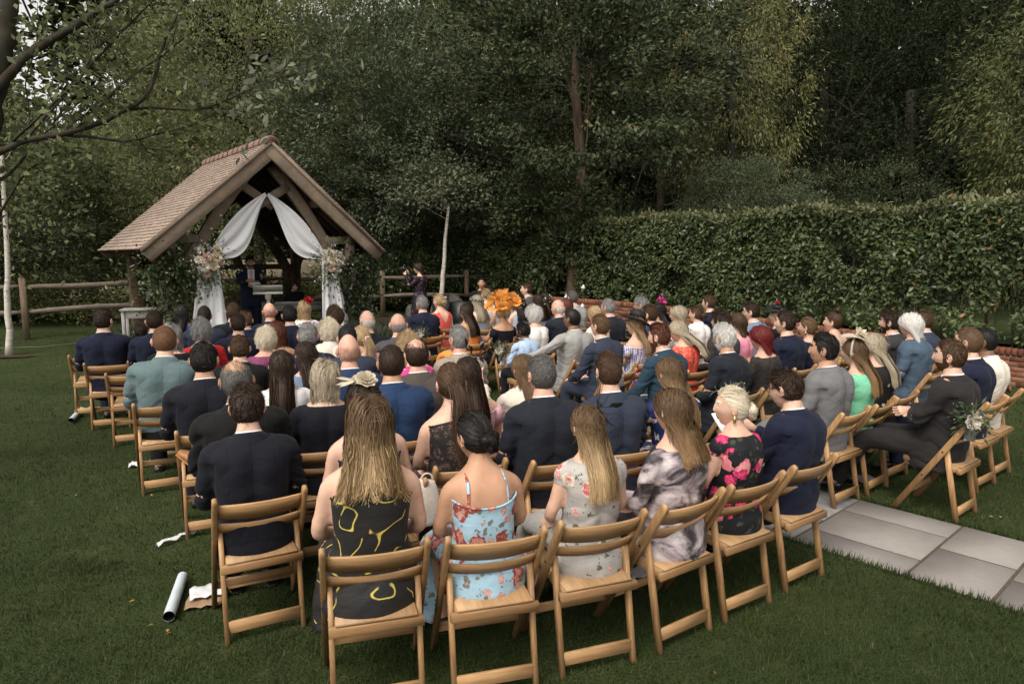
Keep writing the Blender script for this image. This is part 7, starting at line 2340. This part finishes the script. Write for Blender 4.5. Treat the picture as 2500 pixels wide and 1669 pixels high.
# id: short description | sex pose yaw pitch hair colour skin outfit fabric [keywords]
GUESTS = [
    (1, 'dark-haired man in navy suit, leftmost of the seated guests', 'm lap -25 0 side darkbrown fair suit navy'),
    (2, 'small dark-haired child in navy jacket behind the left end', 'm lap 10 0 messy darkbrown fair suit navy'),
    (3, 'dark-haired man in navy jacket beside the small child', 'm lap 0 0 short darkbrown fair suit navy'),
    (4, 'woman with long black hair in a bright blue lace top', 'f lap -8 0 long black olive blouse bluelace'),
    (5, 'short-haired man in mid-blue jacket behind the grey-haired woman in red', 'm lap 0 0 crop darkbrown fair suit slate'),
    (6, 'brown-haired man in dark jacket just left of the lectern foot', 'm lap 10 0 short brown fair suit darknavy'),
    (7, 'dark-haired man in navy suit in front of the lectern', 'm lap 0 0 short darkbrown fair suit navy'),
    (8, 'light-brown-haired youth with white collar and navy suit before the lectern', 'm lap 0 0 quiff lightbrown fair suit navy'),
    (9, 'bald man in navy suit in the front row before the signing table', 'm lap 0 0 stubble stubble pink suit navy'),
    (10, 'man with close dark hair and white collar left of the red fascinator', 'm lap 0 0 short black fair suit navy'),
    (11, 'blonde woman with a red flower fascinator and garden-print dress', 'f lap -10 0 bobwave blonde fair blouse garden', 'redflower'),
    (12, 'curly brown-haired man in navy suit below the right drape', 'm lap 10 0 curly brown fair suit navy'),
    (13, 'woman with a grey-white bob and black top', 'f lap 0 0 bob grey fair longtop black'),
    (14, 'woman with fluffy grey hair in a red knitted top', 'f lap 0 0 fluffy grey pink longtop red'),
    (15, 'ginger-haired man in a teal tweed jacket', 'm lap 0 0 crop ginger fair suit tweed', '', dict(lower='black')),
    (16, 'black-haired man in dark navy suit right of the tweed jacket', 'm lap -5 0 side black tan suit darknavy'),
    (17, 'boy with brown hair in a black jacket', 'm lap 0 0 side brown fair suit black'),
    (18, 'woman with short white hair in a plum lace top', 'f lap 0 0 fluffy platinum pink longtop plumlace'),
    (19, 'woman with brown bob and bare shoulders', 'f lap 0 0 bobwave redbrown tan strapless plum'),
    (20, 'grey-haired man in navy jacket beside the cream jacket', 'm lap 0 0 side grey pink suit navy'),
    (21, 'woman with short white-blonde hair in a cream jacket', 'f lap 0 0 fluffy platinum fair suit cream'),
    (22, 'woman with half-up dark brown hair in front of the grey-haired man', 'f lap 5 0 long darkbrown fair cap greyblue'),
    (23, 'woman with long straight dark brown hair in a white top', 'f lap 0 0 long darkbrown fair longtop white'),
    (24, 'bald man in a mid-blue suit', 'm lap -5 0 stubble stubble pink suit blue'),
    (25, 'woman with ash-blonde bob in a dark navy top', 'f lap 0 0 bob ashblonde fair longtop darknavy'),
    (26, 'balding dark-haired man in black jacket with a tan boot crossed', 'm cross 5 0 thin darkgrey olive suit black', '', dict(extra=('boots',), lower='navy')),
    (27, 'man with tousled dark hair in a dark suit at the left back', 'm lap 5 5 messy darkbrown fair suit darknavy'),
    (28, 'dark-haired man in slate jacket behind the bald man in blue', 'm lap 0 0 crop black fair suit slate'),
    (29, 'blonde woman with ponytail and pink scrunchie in pink polka dots', 'f lap 5 0 pony blonde fair cap polka', 'scrunchie'),
    (30, 'white-haired balding man with glasses in dark suit', 'm lap 15 0 fringe white pink suit darknavy', 'glasses'),
    (31, 'bald man in grey suit in front of the lavender', 'm lap 0 0 fringe grey pink suit midgrey'),
    (32, 'woman with curly short blonde hair in a magenta floral top', 'f lap 0 0 fluffy blonde fair longtop magenta'),
    (33, 'man with thinning dark hair in a taupe jacket', 'm lap 0 0 thin darkbrown pink suit taupe'),
    (34, 'man with short brown hair in a bright blue suit', 'm lap 0 0 crop darkbrown tan suit brightblue'),
    (35, 'dark-haired woman wearing a cream fascinator with bare shoulders', 'f lap -6 0 curlylong darkbrown fair strapless navy', 'creamfasc'),
    (36, 'grey-haired man in a beige jacket', 'm lap 10 0 short grey pink suit beige'),
    (37, 'grey-haired man in navy suit at the front beside the coral dress', 'm lap 0 0 short grey pink suit navy'),
    (38, 'blonde woman with pinned-up hair in a coral dress', 'f lap 20 0 updo blonde fair vback coral', 'flower'),
    (39, 'woman with long straight dark hair in an orange dress', 'f lap 5 0 long darkbrown tan strap orange'),
    (40, 'blonde bridesmaid with a leafy flower crown', 'f lap 5 0 wavy ashblonde fair strapless paleblue', 'crown'),
    (41, 'bridesmaid with blonde pinned-up hair left of the orange hat', 'f lap 0 0 updo darkblonde fair sleeveless white', 'flower'),
    (42, 'brown-haired bridesmaid half hidden behind the orange hat', 'f lap 0 0 updo brown fair sleeveless paleblue', 'flower'),
    (43, 'woman in a huge ruffled orange hat and navy off-shoulder dress', 'f folded 0 0 updo blonde tan offshoulder darknavy', 'orangehat'),
    (44, 'dark-haired bridesmaid in pale blue with white hair flowers', 'f lap 0 0 curlylong black fair sleeveless paleblue', 'flower'),
    (45, 'bridesmaid with wavy dark brown hair beside the dark-haired one', 'f lap 0 0 wavy darkbrown fair sleeveless paleblue', 'flower'),
    (46, 'bridesmaid with dark brown hair farthest right in her row', 'f lap -5 0 curlylong darkbrown fair sleeveless paleblue', 'flower'),
    (47, 'brown-haired man in grey suit facing left beyond the bridesmaids', 'm lap 40 0 quiff brown fair suit midgrey'),
    (49, 'woman with white curly hair and white top', 'f lap 5 0 fluffy white fair longtop white'),
    (50, 'bald man with white fringe in navy suit', 'm lap 15 0 fringe white pink suit darkslate'),
    (51, 'woman with auburn bob in a violet top', 'f lap -5 0 bob redbrown fair blouse violet'),
    (52, 'short grey-haired man in a light grey jacket by the wall', 'm lap 0 0 crop darkgrey pink suit lightgrey'),
    (53, 'man with shaved head and glasses, arm along the next chair', 'm armout 20 0 shaved black brown suit lightgrey', 'glasses'),
    (54, 'boy with dark curls in a pale blue shirt, chin on hand', 'm chin 15 10 curly black brown shirt skyblue', 'glasses'),
    (55, 'light-brown-haired man in slate suit on the aisle', 'm knees 5 0 short lightbrown fair suit slate'),
    (56, 'blonde woman in a pale pink top', 'f lap 20 0 shoulder blonde fair longtop palepink'),
    (57, 'grey-haired man in dark suit by the brick wall', 'm lap 10 0 side grey pink suit darkslate'),
    (58, 'grey-haired man with glasses behind the black hat', 'm lap 30 0 messy grey olive suit charcoal', 'glasses'),
    (59, 'blonde woman in a black brimmed hat and zigzag off-shoulder dress', 'f lap 10 0 wavy darkblonde fair offshoulder tri', 'blackhat'),
    (60, 'bearded brown-haired man in blue suit behind the zigzag dress', 'm lap 15 0 short brown fair suit blue', '', dict(beard=True)),
    (61, 'dark-haired woman with a bright pink bow fascinator', 'f lap 10 0 curlylong black tan blouse paleblue', 'pinkbow'),
    (62, 'woman with blonde bob facing left by the wall', 'f lap 30 0 bob ashblonde fair blouse garden'),
    (63, 'woman with brown pinned-up hair in a white jacket', 'f lap 10 0 updo brown fair suit white'),
    (64, 'tall brown-haired man in navy suit and pink tie by the hedge', 'm lap 15 0 side brown fair suit navy'),
    (65, 'woman with long blonde hair in a red lace dress, head bowed', 'f lap 20 22 long ashblonde fair longtop redlace', '', dict(lower='red')),
    (66, 'bearded auburn-haired man in a teal-blue suit on the aisle', 'm knees 15 8 quiff redbrown fair suit tealblue', '', dict(beard=True)),
    (67, 'curly brown-haired man with glasses in dark grey', 'm lap 15 0 curly darkbrown fair suit darkgrey', 'glasses'),
    (68, 'woman with brown bob in a pink satin blouse', 'f lap 0 0 bobwave brown fair blouse pinksatin'),
    (69, 'dark-haired man with glasses in a pale blue-grey suit', 'm lap 25 0 short darkbrown fair suit greyblue', 'glasses'),
    (70, 'blonde woman in a black hat with a red rose', 'f lap 10 0 shoulder blonde fair blouse black', 'blackhatrose'),
    (71, 'dark brown-haired man in a navy jacket behind the red bob', 'm lap 10 0 side darkbrown fair suit navy', '', dict(extra=('nocollar',))),
    (72, 'woman with low brown bun and earrings in navy', 'f lap 15 0 lowbun lightbrown fair cap navy', 'earring'),
    (73, 'man with thick white hair and beard in a dark suit', 'm lap 10 5 messy white olive suit darkslate', '', dict(beard=True)),
    (74, 'woman with a dark red bob in black lace', 'f lap 5 5 bob darkred pink blouse blacklace'),
    (75, 'brown-haired man in a slate blue suit', 'm lap -5 0 short brown fair suit slate'),
    (76, 'woman with long blonde hair in navy floral raising a phone', 'f raise 5 0 long balayage fair blouse navyfloral'),
    (77, 'man with short grey hair in a dark slate suit', 'm lap 5 0 crop darkgrey pink suit darkslate'),
    (78, 'woman with long light brown hair in cream raising her hand', 'f raise 10 0 long lightbrown fair suit cream'),
    (79, 'woman with long brown hair and black feathers in pink off-shoulder', 'f lap 0 0 long darkbrown fair offshoulder rose', 'feathers'),
    (80, 'woman with brown ponytail in a sheer black lace dress', 'f lap 0 0 pony brown fair sleeveless sheerlace'),
    (81, 'woman with brown topknot in a beige top', 'f lap 20 0 topbun brown fair longtop nude'),
    (82, 'dark-haired bearded man in a grey suit by the wall', 'm lap 15 0 messy darkbrown fair suit darkgrey', '', dict(beard=True)),
    (83, 'man with long white hair in a blue-grey suit', 'm lap 0 0 bob white pink suit petrol'),
    (84, 'brown-haired man in blue jacket beyond the white-haired man', 'm lap 0 0 short brown fair suit slate'),
    (85, 'black-haired man in a light grey suit', 'm lap 15 0 swept black tan suit grey'),
    (86, 'brown-haired woman with cream hat and headband in mint green', 'f lap 5 0 long ombre fair longtop mint', 'creamhat'),
    (87, 'woman with long blonde hair in a black floral top', 'f lap 0 0 long ashblonde fair longtop blackfloral'),
    (88, 'bearded brown-haired man in charcoal with arms folded', 'm folded 12 0 side brown fair suit charcoal', '', dict(beard=True)),
    (89, 'light-brown-haired man in navy suit second from the right end', 'm lap 0 0 crop lightbrown fair suit navy'),
    (90, 'black-haired man in a white suit, arm over the chair', 'm wingout 10 0 crop black brown suit cream'),
    (91, 'man with wavy dark hair and glasses in navy suit reading', 'm read 10 15 messy darkbrown fair suit navy', 'glasses'),
    (92, 'blonde woman with braided bun and earrings in a peony-print dress', 'f lap 52 0 updo platinum fair cap peony', 'earring'),
    (93, 'woman with shoulder-length ombre hair in an ink-print top', 'f lap 0 0 shoulder ombre fair blouse abstract'),
    (94, 'woman with long highlighted hair in a grey floral dress', 'f lap 0 0 long balayage fair cap greyfloral', 'feathers'),
    (95, 'black-haired woman in a blue floral strappy dress', 'f lap 12 8 updo black tan strap bluefloral', '', dict(extra=('long',))),
    (96, 'blonde woman in a black and yellow halter dress', 'f lap 0 0 longfull balayage fair halter squiggle', '', dict(extra=('long',))),
]
def block(x, y): return 'right' if x > 1.92 - .89 * (y - 4.54) + .45 else 'left'
GINFO = {}
for rec in GUESTS:
    i, short, spec = rec[:3]
    accs = rec[3].split() if len(rec) > 3 and rec[3] else []
    kw = rec[4] if len(rec) > 4 else {}
    sex, pose, yaw, pitch, hair, hcol, skin, outfit, colr = spec.split()
    x, y, sc_, f_ = POS[i]
    hx = np.array(head_xf(sex, pose, 0, 0))[:2, 3] * sc_
    rt = np.array([x, y]) - (rotz(R(f_))[:2, :2] @ hx)
    gz_ = float(ground_z(*rt))
    lab = short if 'guest' in short or i in (1,) else short
    rv = random.Random(i * 7 + 1)
    yaw = int(yaw) + (rv.choice((-10, 0, 0, 10)) if -20 < int(yaw) < 20 and pose in ('lap', 'knees') else 0)
    p = person((rt[0], rt[1], gz_ + .44 * (1 - sc_)), f_ + rv.uniform(-4, 4), lab, sex, pose, None if hair == 'None' else hair, hcol, skin, outfit, colr, sc_, int(yaw), int(pitch), accs, group='wedding guests seated on folding chairs', wide=rv.uniform(.95, 1.06) if sex == 'm' else rv.uniform(.93, 1.03), **kw)
    p.rotation_euler[1] = R(rv.uniform(-2.5, 2.5)); p.rotation_euler[0] = R(rv.uniform(-2, 2.5))
    # the chair sits under the guest, its back just behind the jacket
    bk = rotz(R(f_))[:2, :2] @ np.array([0, -.070])
    w = short.split()
    ch = 'folding chair under the ' + short
    ch = ' '.join(ch.replace(',', '').split()[:16])
    rr = random.Random(i)
    if i in CHAIR_AT:
        cx_, cy_, ca_ = CHAIR_AT[i]
        place_chair(cx_ - .215 * math.sin(R(ca_)), cy_ + .215 * math.cos(R(ca_)), R(ca_), ch)
    else: place_chair(rt[0] + bk[0], rt[1] + bk[1], R(f_ + rr.uniform(-3, 3)), ch)
    GINFO[i] = (rt, gz_, f_, sc_)
# a few chairs that stand empty
for (x, y, f_, lab) in ((-4.02, 6.98, 25, 'empty folding chair left of the tweed jacket, its seat in view'), (-5.25, 8.62, 25, 'empty folding chair at the far left end of the front'),
                        (.30, 9.0, 39, 'empty folding chair left of the shaved-head man'), (-1.02, 4.28, 25, 'empty folding chair behind the white top, a bag on it')):
    pass
for (x, y, f_, lab) in ((-4.02, 7.12, 25, 'empty folding chair left of the tweed jacket, seat in view'), (-5.22, 8.40, 25, 'empty folding chair standing farthest left of all')):
    place_chair(x, y, R(f_), lab)

# ================================================================ standing people and the gazebo party
def stand_loc(px, py, d, sex, s_):
    hz_ = 1.175 if sex == 'm' else 1.128
    p = at(px, py, d)
    return p[0], p[1], p[2] - hz_ * s_
x, y, z = stand_loc(608, 637, 14.35, 'm', 1.03)
off = person((x, y, z), 180 + 36, 'dark-haired officiant standing at the lectern in a navy suit', 'm', 'stand', 'short', 'black', 'olive', 'suit', 'navy', 1.03, 0, 22, beard=True)
tie = MB().bar((0, .098, .64), (0, .112, .99), .055, .008, up=(0, 1, 0), bev=.2).build('tie', cloth('rose'), off)
MB().bar((0, .088, .60), (0, .100, 1.01), .13, .012, up=(0, 1, 0), bev=.2).build('shirt_front', M_SHIRT, off)
o = MB().box((0, 0, 0), (.20, .15, .006)).build('speech_notes', M_PAINT); o.location = at(622, 690, 14.05); o.rotation_euler = (.5, 0, R(36)); tag(o, 'pale card of notes held by the officiant', 'notes')
x, y, z = stand_loc(718, 696, 15.2, 'f', 1.0)
person((x, y, z), 180 + 20, 'woman in a dark jacket seated behind the signing table', 'f', 'gesture', 'shoulder', 'brown', 'fair', 'suit', 'black', 1.0, 10, 25, lower='black')
place_chair(x, y + .02, R(200), 'folding chair of the woman behind the signing table')
x, y, z = stand_loc(352, 652, 14.8, 'f', .98)
person((x, y, z), 150, 'woman in white top and black-white skirt standing behind the climber', 'f', 'stand', 'long', 'darkbrown', 'fair', 'blouse', 'white', .98, 0, 0, lower='monochrome')
x, y, z = stand_loc(512, 716, 14.6, 'm', 1.0)
person((x, y, z), 60, 'person in black seated behind the left drape', 'm', 'lap', 'side', 'black', 'olive', 'suit', 'black', 1.0, 0, 0)
place_chair(x, y, R(60), 'folding chair behind the left drape')
x, y, z = stand_loc(1023, 656, 14.3, 'f', .99)
ph = person((x, y, z), 75, 'photographer standing in a dark floral dress with a camera', 'f', 'camera', 'bob', 'darkbrown', 'fair', 'longtop', 'darkfloral', .99, 10, 0)
cp_ = np.array([x, y, z]) + rotz(R(75)) @ np.array([0, .33, 1.125]) * .99
camo = empty('photo_camera', tuple(cp_), R(75)); tag(camo, 'black camera raised to the photographer\'s eye', 'camera')
MB().box((0, 0, 0), (.14, .06, .10)).build('camera_body', M_BLACKP, camo)
MB().box((0, 0, .065), (.06, .05, .04)).build('viewfinder', M_BLACKP, camo)
a = np.arange(16) * 6.283 / 16
MB().loft([np.stack([np.cos(a) * r, np.full(16, yy), np.sin(a) * r - .005], 1) for r, yy in ((.038, .03), (.04, .08), (.036, .082), (.038, .13), (.030, .13))]).build('lens', M_BLACKP, camo, True)
x, y, z = stand_loc(1176, 692, 15.6, 'm', 1.05)
person((x, y, z), 175, 'musician in a black t-shirt seated by the wall facing the guests', 'm', 'gesture', 'short', 'black', 'tan', 'tee', 'black', 1.05, 0, 0)
place_chair(x, y, R(175), 'folding chair of the musician in the black t-shirt')

# ================================================================ small things
M_PAPER = m_plain('paper', (.62, .62, .64), .6, .3, .06, 10)
M_GLASS, nt, b = _mat('jar_glass')
b.inputs['Base Color'].default_value = (.9, .93, .92, 1); b.inputs['Transmission Weight'].default_value = .9; b.inputs['Roughness'].default_value = .05; b.inputs['IOR'].default_value = 1.3
def jar(root, r=.035, h=.11, z=0.0):
    a = np.arange(18) * 6.283 / 18
    prof = [(r * .9, 0), (r, .01), (r, h * .75), (r * .82, h * .85), (r * .85, h), (r * .80, h), (r * .76, h * .85), (r * .92, h * .74), (r * .92, .012)]
    MB().loft([np.stack([np.cos(a) * q, np.sin(a) * q, np.full(18, zz + z)], 1) for q, zz in prof]).build('jar', M_GLASS, root, True)
    mb = MB(); g = np.random.default_rng(3)
    for k in range(9):
        t = k * .7
        mb.tube([(math.cos(t) * r * .6, math.sin(t) * r * .6, z + .01), (math.cos(t + 1) * r * .4, math.sin(t + 1) * r * .4, z + h), (math.cos(t) * r * 1.2, math.sin(t) * r * 1.2, z + h * 1.5)], .0025, 5)
    mb.build('stems', M_GREENERY, root)
def posy(name, label, loc, rz, flowers, size=.10, seed=0, group='aisle posies hung on chairs', jz=-.16, jr=.035, jh=.11):
    root = empty(name, tuple(loc), rz); tag(root, label, 'posy', group)
    g = np.random.default_rng(200 + seed)
    jar(root, jr, jh, jz)
    bouquet(root, g, size, flowers, 130, 34, .055, True, (1, .8, 1))
    return root
RO = [(-.2, -.15, .048, 'white', 'r'), (.35, .35, .03, 'lilac', 's'), (.4, -.1, .026, 'white', 's'), (-.1, .55, .022, 'white', 's'), (.05, .25, .03, 'cream', 'r')]
for k, (px, py, near, lab) in enumerate(((1025, 812, 37, 'white posy in a jar on the first aisle chair behind the navy suit'), (1205, 850, 43, 'white posy in a jar on the chair of the orange hat'), (1446, 880, 55, 'leafy white posy in a jar on the slate suit\'s aisle chair'),
                                         (1772, 930, 73, 'white rose posy on the chair of the white-bearded man'), (2303, 1012, 88, 'white rose and lilac posy on the charcoal suit\'s chair'))):
    rt, gz_, f_, s_ = GINFO[near]
    d = rt[1] - .25
    p = at(px, py, d)
    lp = rotz(-R(f_)) @ (p - np.array([rt[0], rt[1], gz_]))
    lp = np.array([-.225, -.29, lp[2] if abs(lp[2] - .72) < .12 else .72])
    p = rotz(R(f_)) @ lp + np.array([rt[0], rt[1], gz_])
    posy('aisle_posy', lab, p, R(f_ - 30), RO if k >= 2 else RO[:4], .10, k)
v = on_ground(2041, 1158)
posy('flower_vase', 'tall glass vase of white and lilac flowers on the grass by the path', (v[0], v[1], .22), -.3, [(-.1, .1, .05, 'white', 's'), (.3, .45, .04, 'lilac', 's'), (-.4, .5, .03, 'lilac', 's'), (.3, -.1, .04, 'white', 's'), (0, .5, .035, 'white', 'r')], .12, 9, None, -.225, .05, .2)
# confetti cone, packets, programmes on the grass
def cone(px0, py0, px1, py1, r, label):
    a_ = on_ground(px0, py0); b_ = on_ground(px1, py1)
    a_[2] = b_[2] = float(ground_z(a_[0], a_[1])) + r + .012
    root = empty('paper_roll', tuple(a_)); tag(root, label, 'paper roll')
    t = np.arange(18) * 6.283 / 18
    d = unit(b_ - a_); u = np.array([0, 0, 1.0]); s_ = np.cross(d, u)
    L = np.linalg.norm(b_ - a_)
    rings = [np.outer(np.cos(t) * r * k, s_) + np.outer(np.sin(t) * r * k, u) + d * L * f for f, k in ((0, 1), (1, .98))]
    MB().loft(rings, False).build('tube', m_plain('pale_blue_card', (.50, .56, .60), .45, .4, .08), root, True)
    inn = [np.outer(np.cos(t) * r * .9, s_) + np.outer(np.sin(t) * r * .9, u) + d * L * f for f in (.001, .999)]
    MB().loft(inn, False).build('lining', M_BLACKP, root, True)
    return root
cone(413, 1522, 447, 1422, .030, 'white paper tube lying on the grass at the left back')
cone(174, 1034, 194, 1012, .030, 'short white paper tube on the grass at the far left')
def sheetpaper(px, py, w, h, rz, label, name='paper_packet', mat=None, dz=.0, curl=.015, dzg=.014):
    p = on_ground(px, py)
    n, m = 8, 6
    V = [[(i / (n - 1) - .5) * w, (j / (m - 1) - .5) * h, curl * math.sin(i * 1.1 + j * .7) ** 2] for i in range(n) for j in range(m)]
    I = (np.arange(n - 1)[:, None] * m + np.arange(m - 1)[None]).ravel()
    o = link(name, mesh_np(name, V, np.stack([I, I + 1, I + m + 1, I + m], 1), mat or M_PAPER, True), None, (p[0], p[1], float(ground_z(p[0], p[1])) + dzg + dz))
    md = o.modifiers.new('thickness', 'SOLIDIFY'); md.thickness = .002
    o.rotation_euler = (0, 0, rz); tag(o, label, 'paper'); return o
M_CARD = m_plain('brown_card', (.30, .20, .12), .7, .2, .1)
sheetpaper(502, 1472, .20, .16, .3, 'brown card envelope under the white packet', mat=M_CARD)
sheetpaper(508, 1458, .19, .15, .45, 'white confetti packet on the grass beside the paper tube', dz=.022)
sheetpaper(212, 1003, .24, .12, .2, 'crumpled white paper on the grass under the leftmost chair', curl=.03)
sheetpaper(342, 1138, .18, .12, .4, 'folded white paper on the grass behind the tweed jacket', curl=.03)
sheetpaper(435, 1320, .30, .03, 1.0, 'white ribbon trailing on the grass behind the tan boot', name='ribbon', curl=.03)
sheetpaper(2110, 1172, .21, .15, .35, 'printed order of service lying at the edge of the path', mat=m_abstract('printed_cover', [(.12, .13, .22), (.3, .3, .4), (.5, .5, .55)], (30, 30, 30)))
sheetpaper(1566, 1418, .20, .14, .3, 'white paper under the chair in front of the ink print', curl=.03, dz=.03)
# booklet held by the reading man, phone held up
rt, gz_, f_, s_ = GINFO[91]
o = MB().box((0, 0, 0), (.24, .006, .17), rotx(-.7)).build('booklet', M_PAPER); o.location = rotz(R(f_)) @ (np.array([-.02, .40, .90]) * s_) + np.array([rt[0], rt[1], gz_]); o.rotation_euler = (0, 0, R(f_)); tag(o, 'white booklet held open by the man with glasses', 'booklet')
rt, gz_, f_, s_ = GINFO[76]
o = MB().bar((0, 0, -.07), (0, 0, .07), .072, .009, up=(0, 1, 0), bev=.3).build('phone', m_plain('pale_phone', (.55, .53, .52), .3, .5, .03)); o.location = rotz(R(f_)) @ (np.array([-.205, .315, 1.06]) * s_) + np.array([rt[0], rt[1], gz_]); o.rotation_euler = (0, 0, R(f_) + .3); tag(o, 'pale phone held up by the woman in navy floral', 'phone')
# white handbag hung on a chair in the back row
p = at(1035, 1195, 3.55)
bag = empty('handbag', (p[0], p[1], p[2] - .20), .4); bag.scale = (.85, .85, .85); tag(bag, 'cream handbag hanging between the chairs by the strappy dress', 'handbag')
mb = MB()
mb.tube(smooth_path([(0, 0, 0), (0, 0, .04), (0, 0, .16), (.01, 0, .25), (.02, 0, .30)], 12), np.stack([np.interp(np.linspace(0, 1, 12), [0, .1, .4, .8, 1], [.06, .11, .12, .075, .05]), np.interp(np.linspace(0, 1, 12), [0, .1, .4, .8, 1], [.03, .05, .055, .035, .02])], 1), 16, up=(0, 1, 0))
mb.build('bag_body', m_cloth('cream_leather', (.60, .53, .46), rough=.5), bag, True)
t = np.linspace(0, 3.14, 12)
MB().tube(np.stack([.02 + np.cos(t) * .04, 0 * t, .29 + np.sin(t) * .05], 1), .006, 6).build('strap', m_cloth('cream_leather', (.60, .53, .46), rough=.5), bag, True)
# loudspeaker and black sign by the birch
p = at(1126, 735, 13.4); zg_ = float(ground_z(p[0], p[1]))
sp_ = empty('loudspeaker', (p[0], p[1], zg_), R(150)); tag(sp_, 'black loudspeaker behind the first row', 'loudspeaker')
MB().box((0, 0, .55), (.42, .36, .62), None, .96).build('cabinet', M_BLACKP, sp_)
MB().box((0, -.19, .55), (.36, .02, .52)).build('grille', m_plain('grille', (.02, .02, .022), .8, .2), sp_)
for s_ in (-.2, .2): MB().bar((s_, 0, 0), (s_ * .6, 0, .25), .03, .03, up=(0, 1, 0)).build('leg', M_BLACKP, sp_)
p = at(1076, 738, 13.2); zg_ = float(ground_z(p[0], p[1]))
sg = empty('sign_board', (p[0], p[1], zg_), .05); tag(sg, 'glossy black board standing before the birch', 'board')
MB().box((0, 0, .68), (.33, .02, .72), rotx(-.08)).build('panel', m_plain('gloss_board', (.012, .011, .012), .12, .6), sg)
for s_ in (-1, 1): MB().bar((s_ * .12, .04, 0), (s_ * .05, .02, .9), .025, .02, up=(0, 1, 0)).build('leg', M_POST, sg)
# white diamond ornaments hanging under the oak
for k, (px, py, d) in enumerate(((1424, 702, 14.6), (1422, 748, 14.3), (1444, 756, 14.3), (1382, 764, 14.2), (1420, 792, 13.0), (1383, 725, 14.9))):
    p = at(px, py, d)
    root = empty('paper_diamond', tuple(p)); tag(root, ['white paper diamond highest by the oak trunk', 'white paper diamond right of the trunk foot', 'white paper diamond above the wall, farthest right', 'white paper diamond left of the grey-haired man', 'white paper diamond lowest, before the bricks', 'white paper diamond left of the oak trunk'][k], 'ornament', 'white diamonds hung below the oak')
    r = .055
    V = np.array([(0, 0, r * 1.3), (0, 0, -r * 1.3), (r, 0, 0), (0, r * .6, 0), (-r, 0, 0), (0, -r * .6, 0)])
    link('diamond', mesh_np('diamond', V, [[0, 2, 3], [0, 3, 4], [0, 4, 5], [0, 5, 2], [1, 3, 2], [1, 4, 3], [1, 5, 4], [1, 2, 5]], M_PAPER), root)
    MB().tube([(0, 0, r), (0, 0, 1.4)], .0008, 4).build('thread', M_BARK, root)
# a few fallen leaves and petals on the lawn
g = np.random.default_rng(31)
pts = [(188, 1218), (372, 1217), (360, 1540), (410, 1555), (372, 1218), (2425, 1270), (2440, 1268), (270, 905), (160, 800), (2120, 1125), (330, 1475), (1745, 1660), (90, 870), (420, 1555)]
mb = MB()
P = np.array([on_ground(*q) + np.array([0, 0, .03]) for q in pts])
V, F = leaf_quads(P, g.normal(size=P.shape) * np.array([1, 1, .1]), g.normal(size=P.shape) * .3 + np.array([0, 0, 1]), .032, .018, .1)
o = mb.add(V, F).build('fallen_leaves', M_DRY); tag(o, 'a few dry leaves scattered on the lawn', 'leaves', kind='stuff')
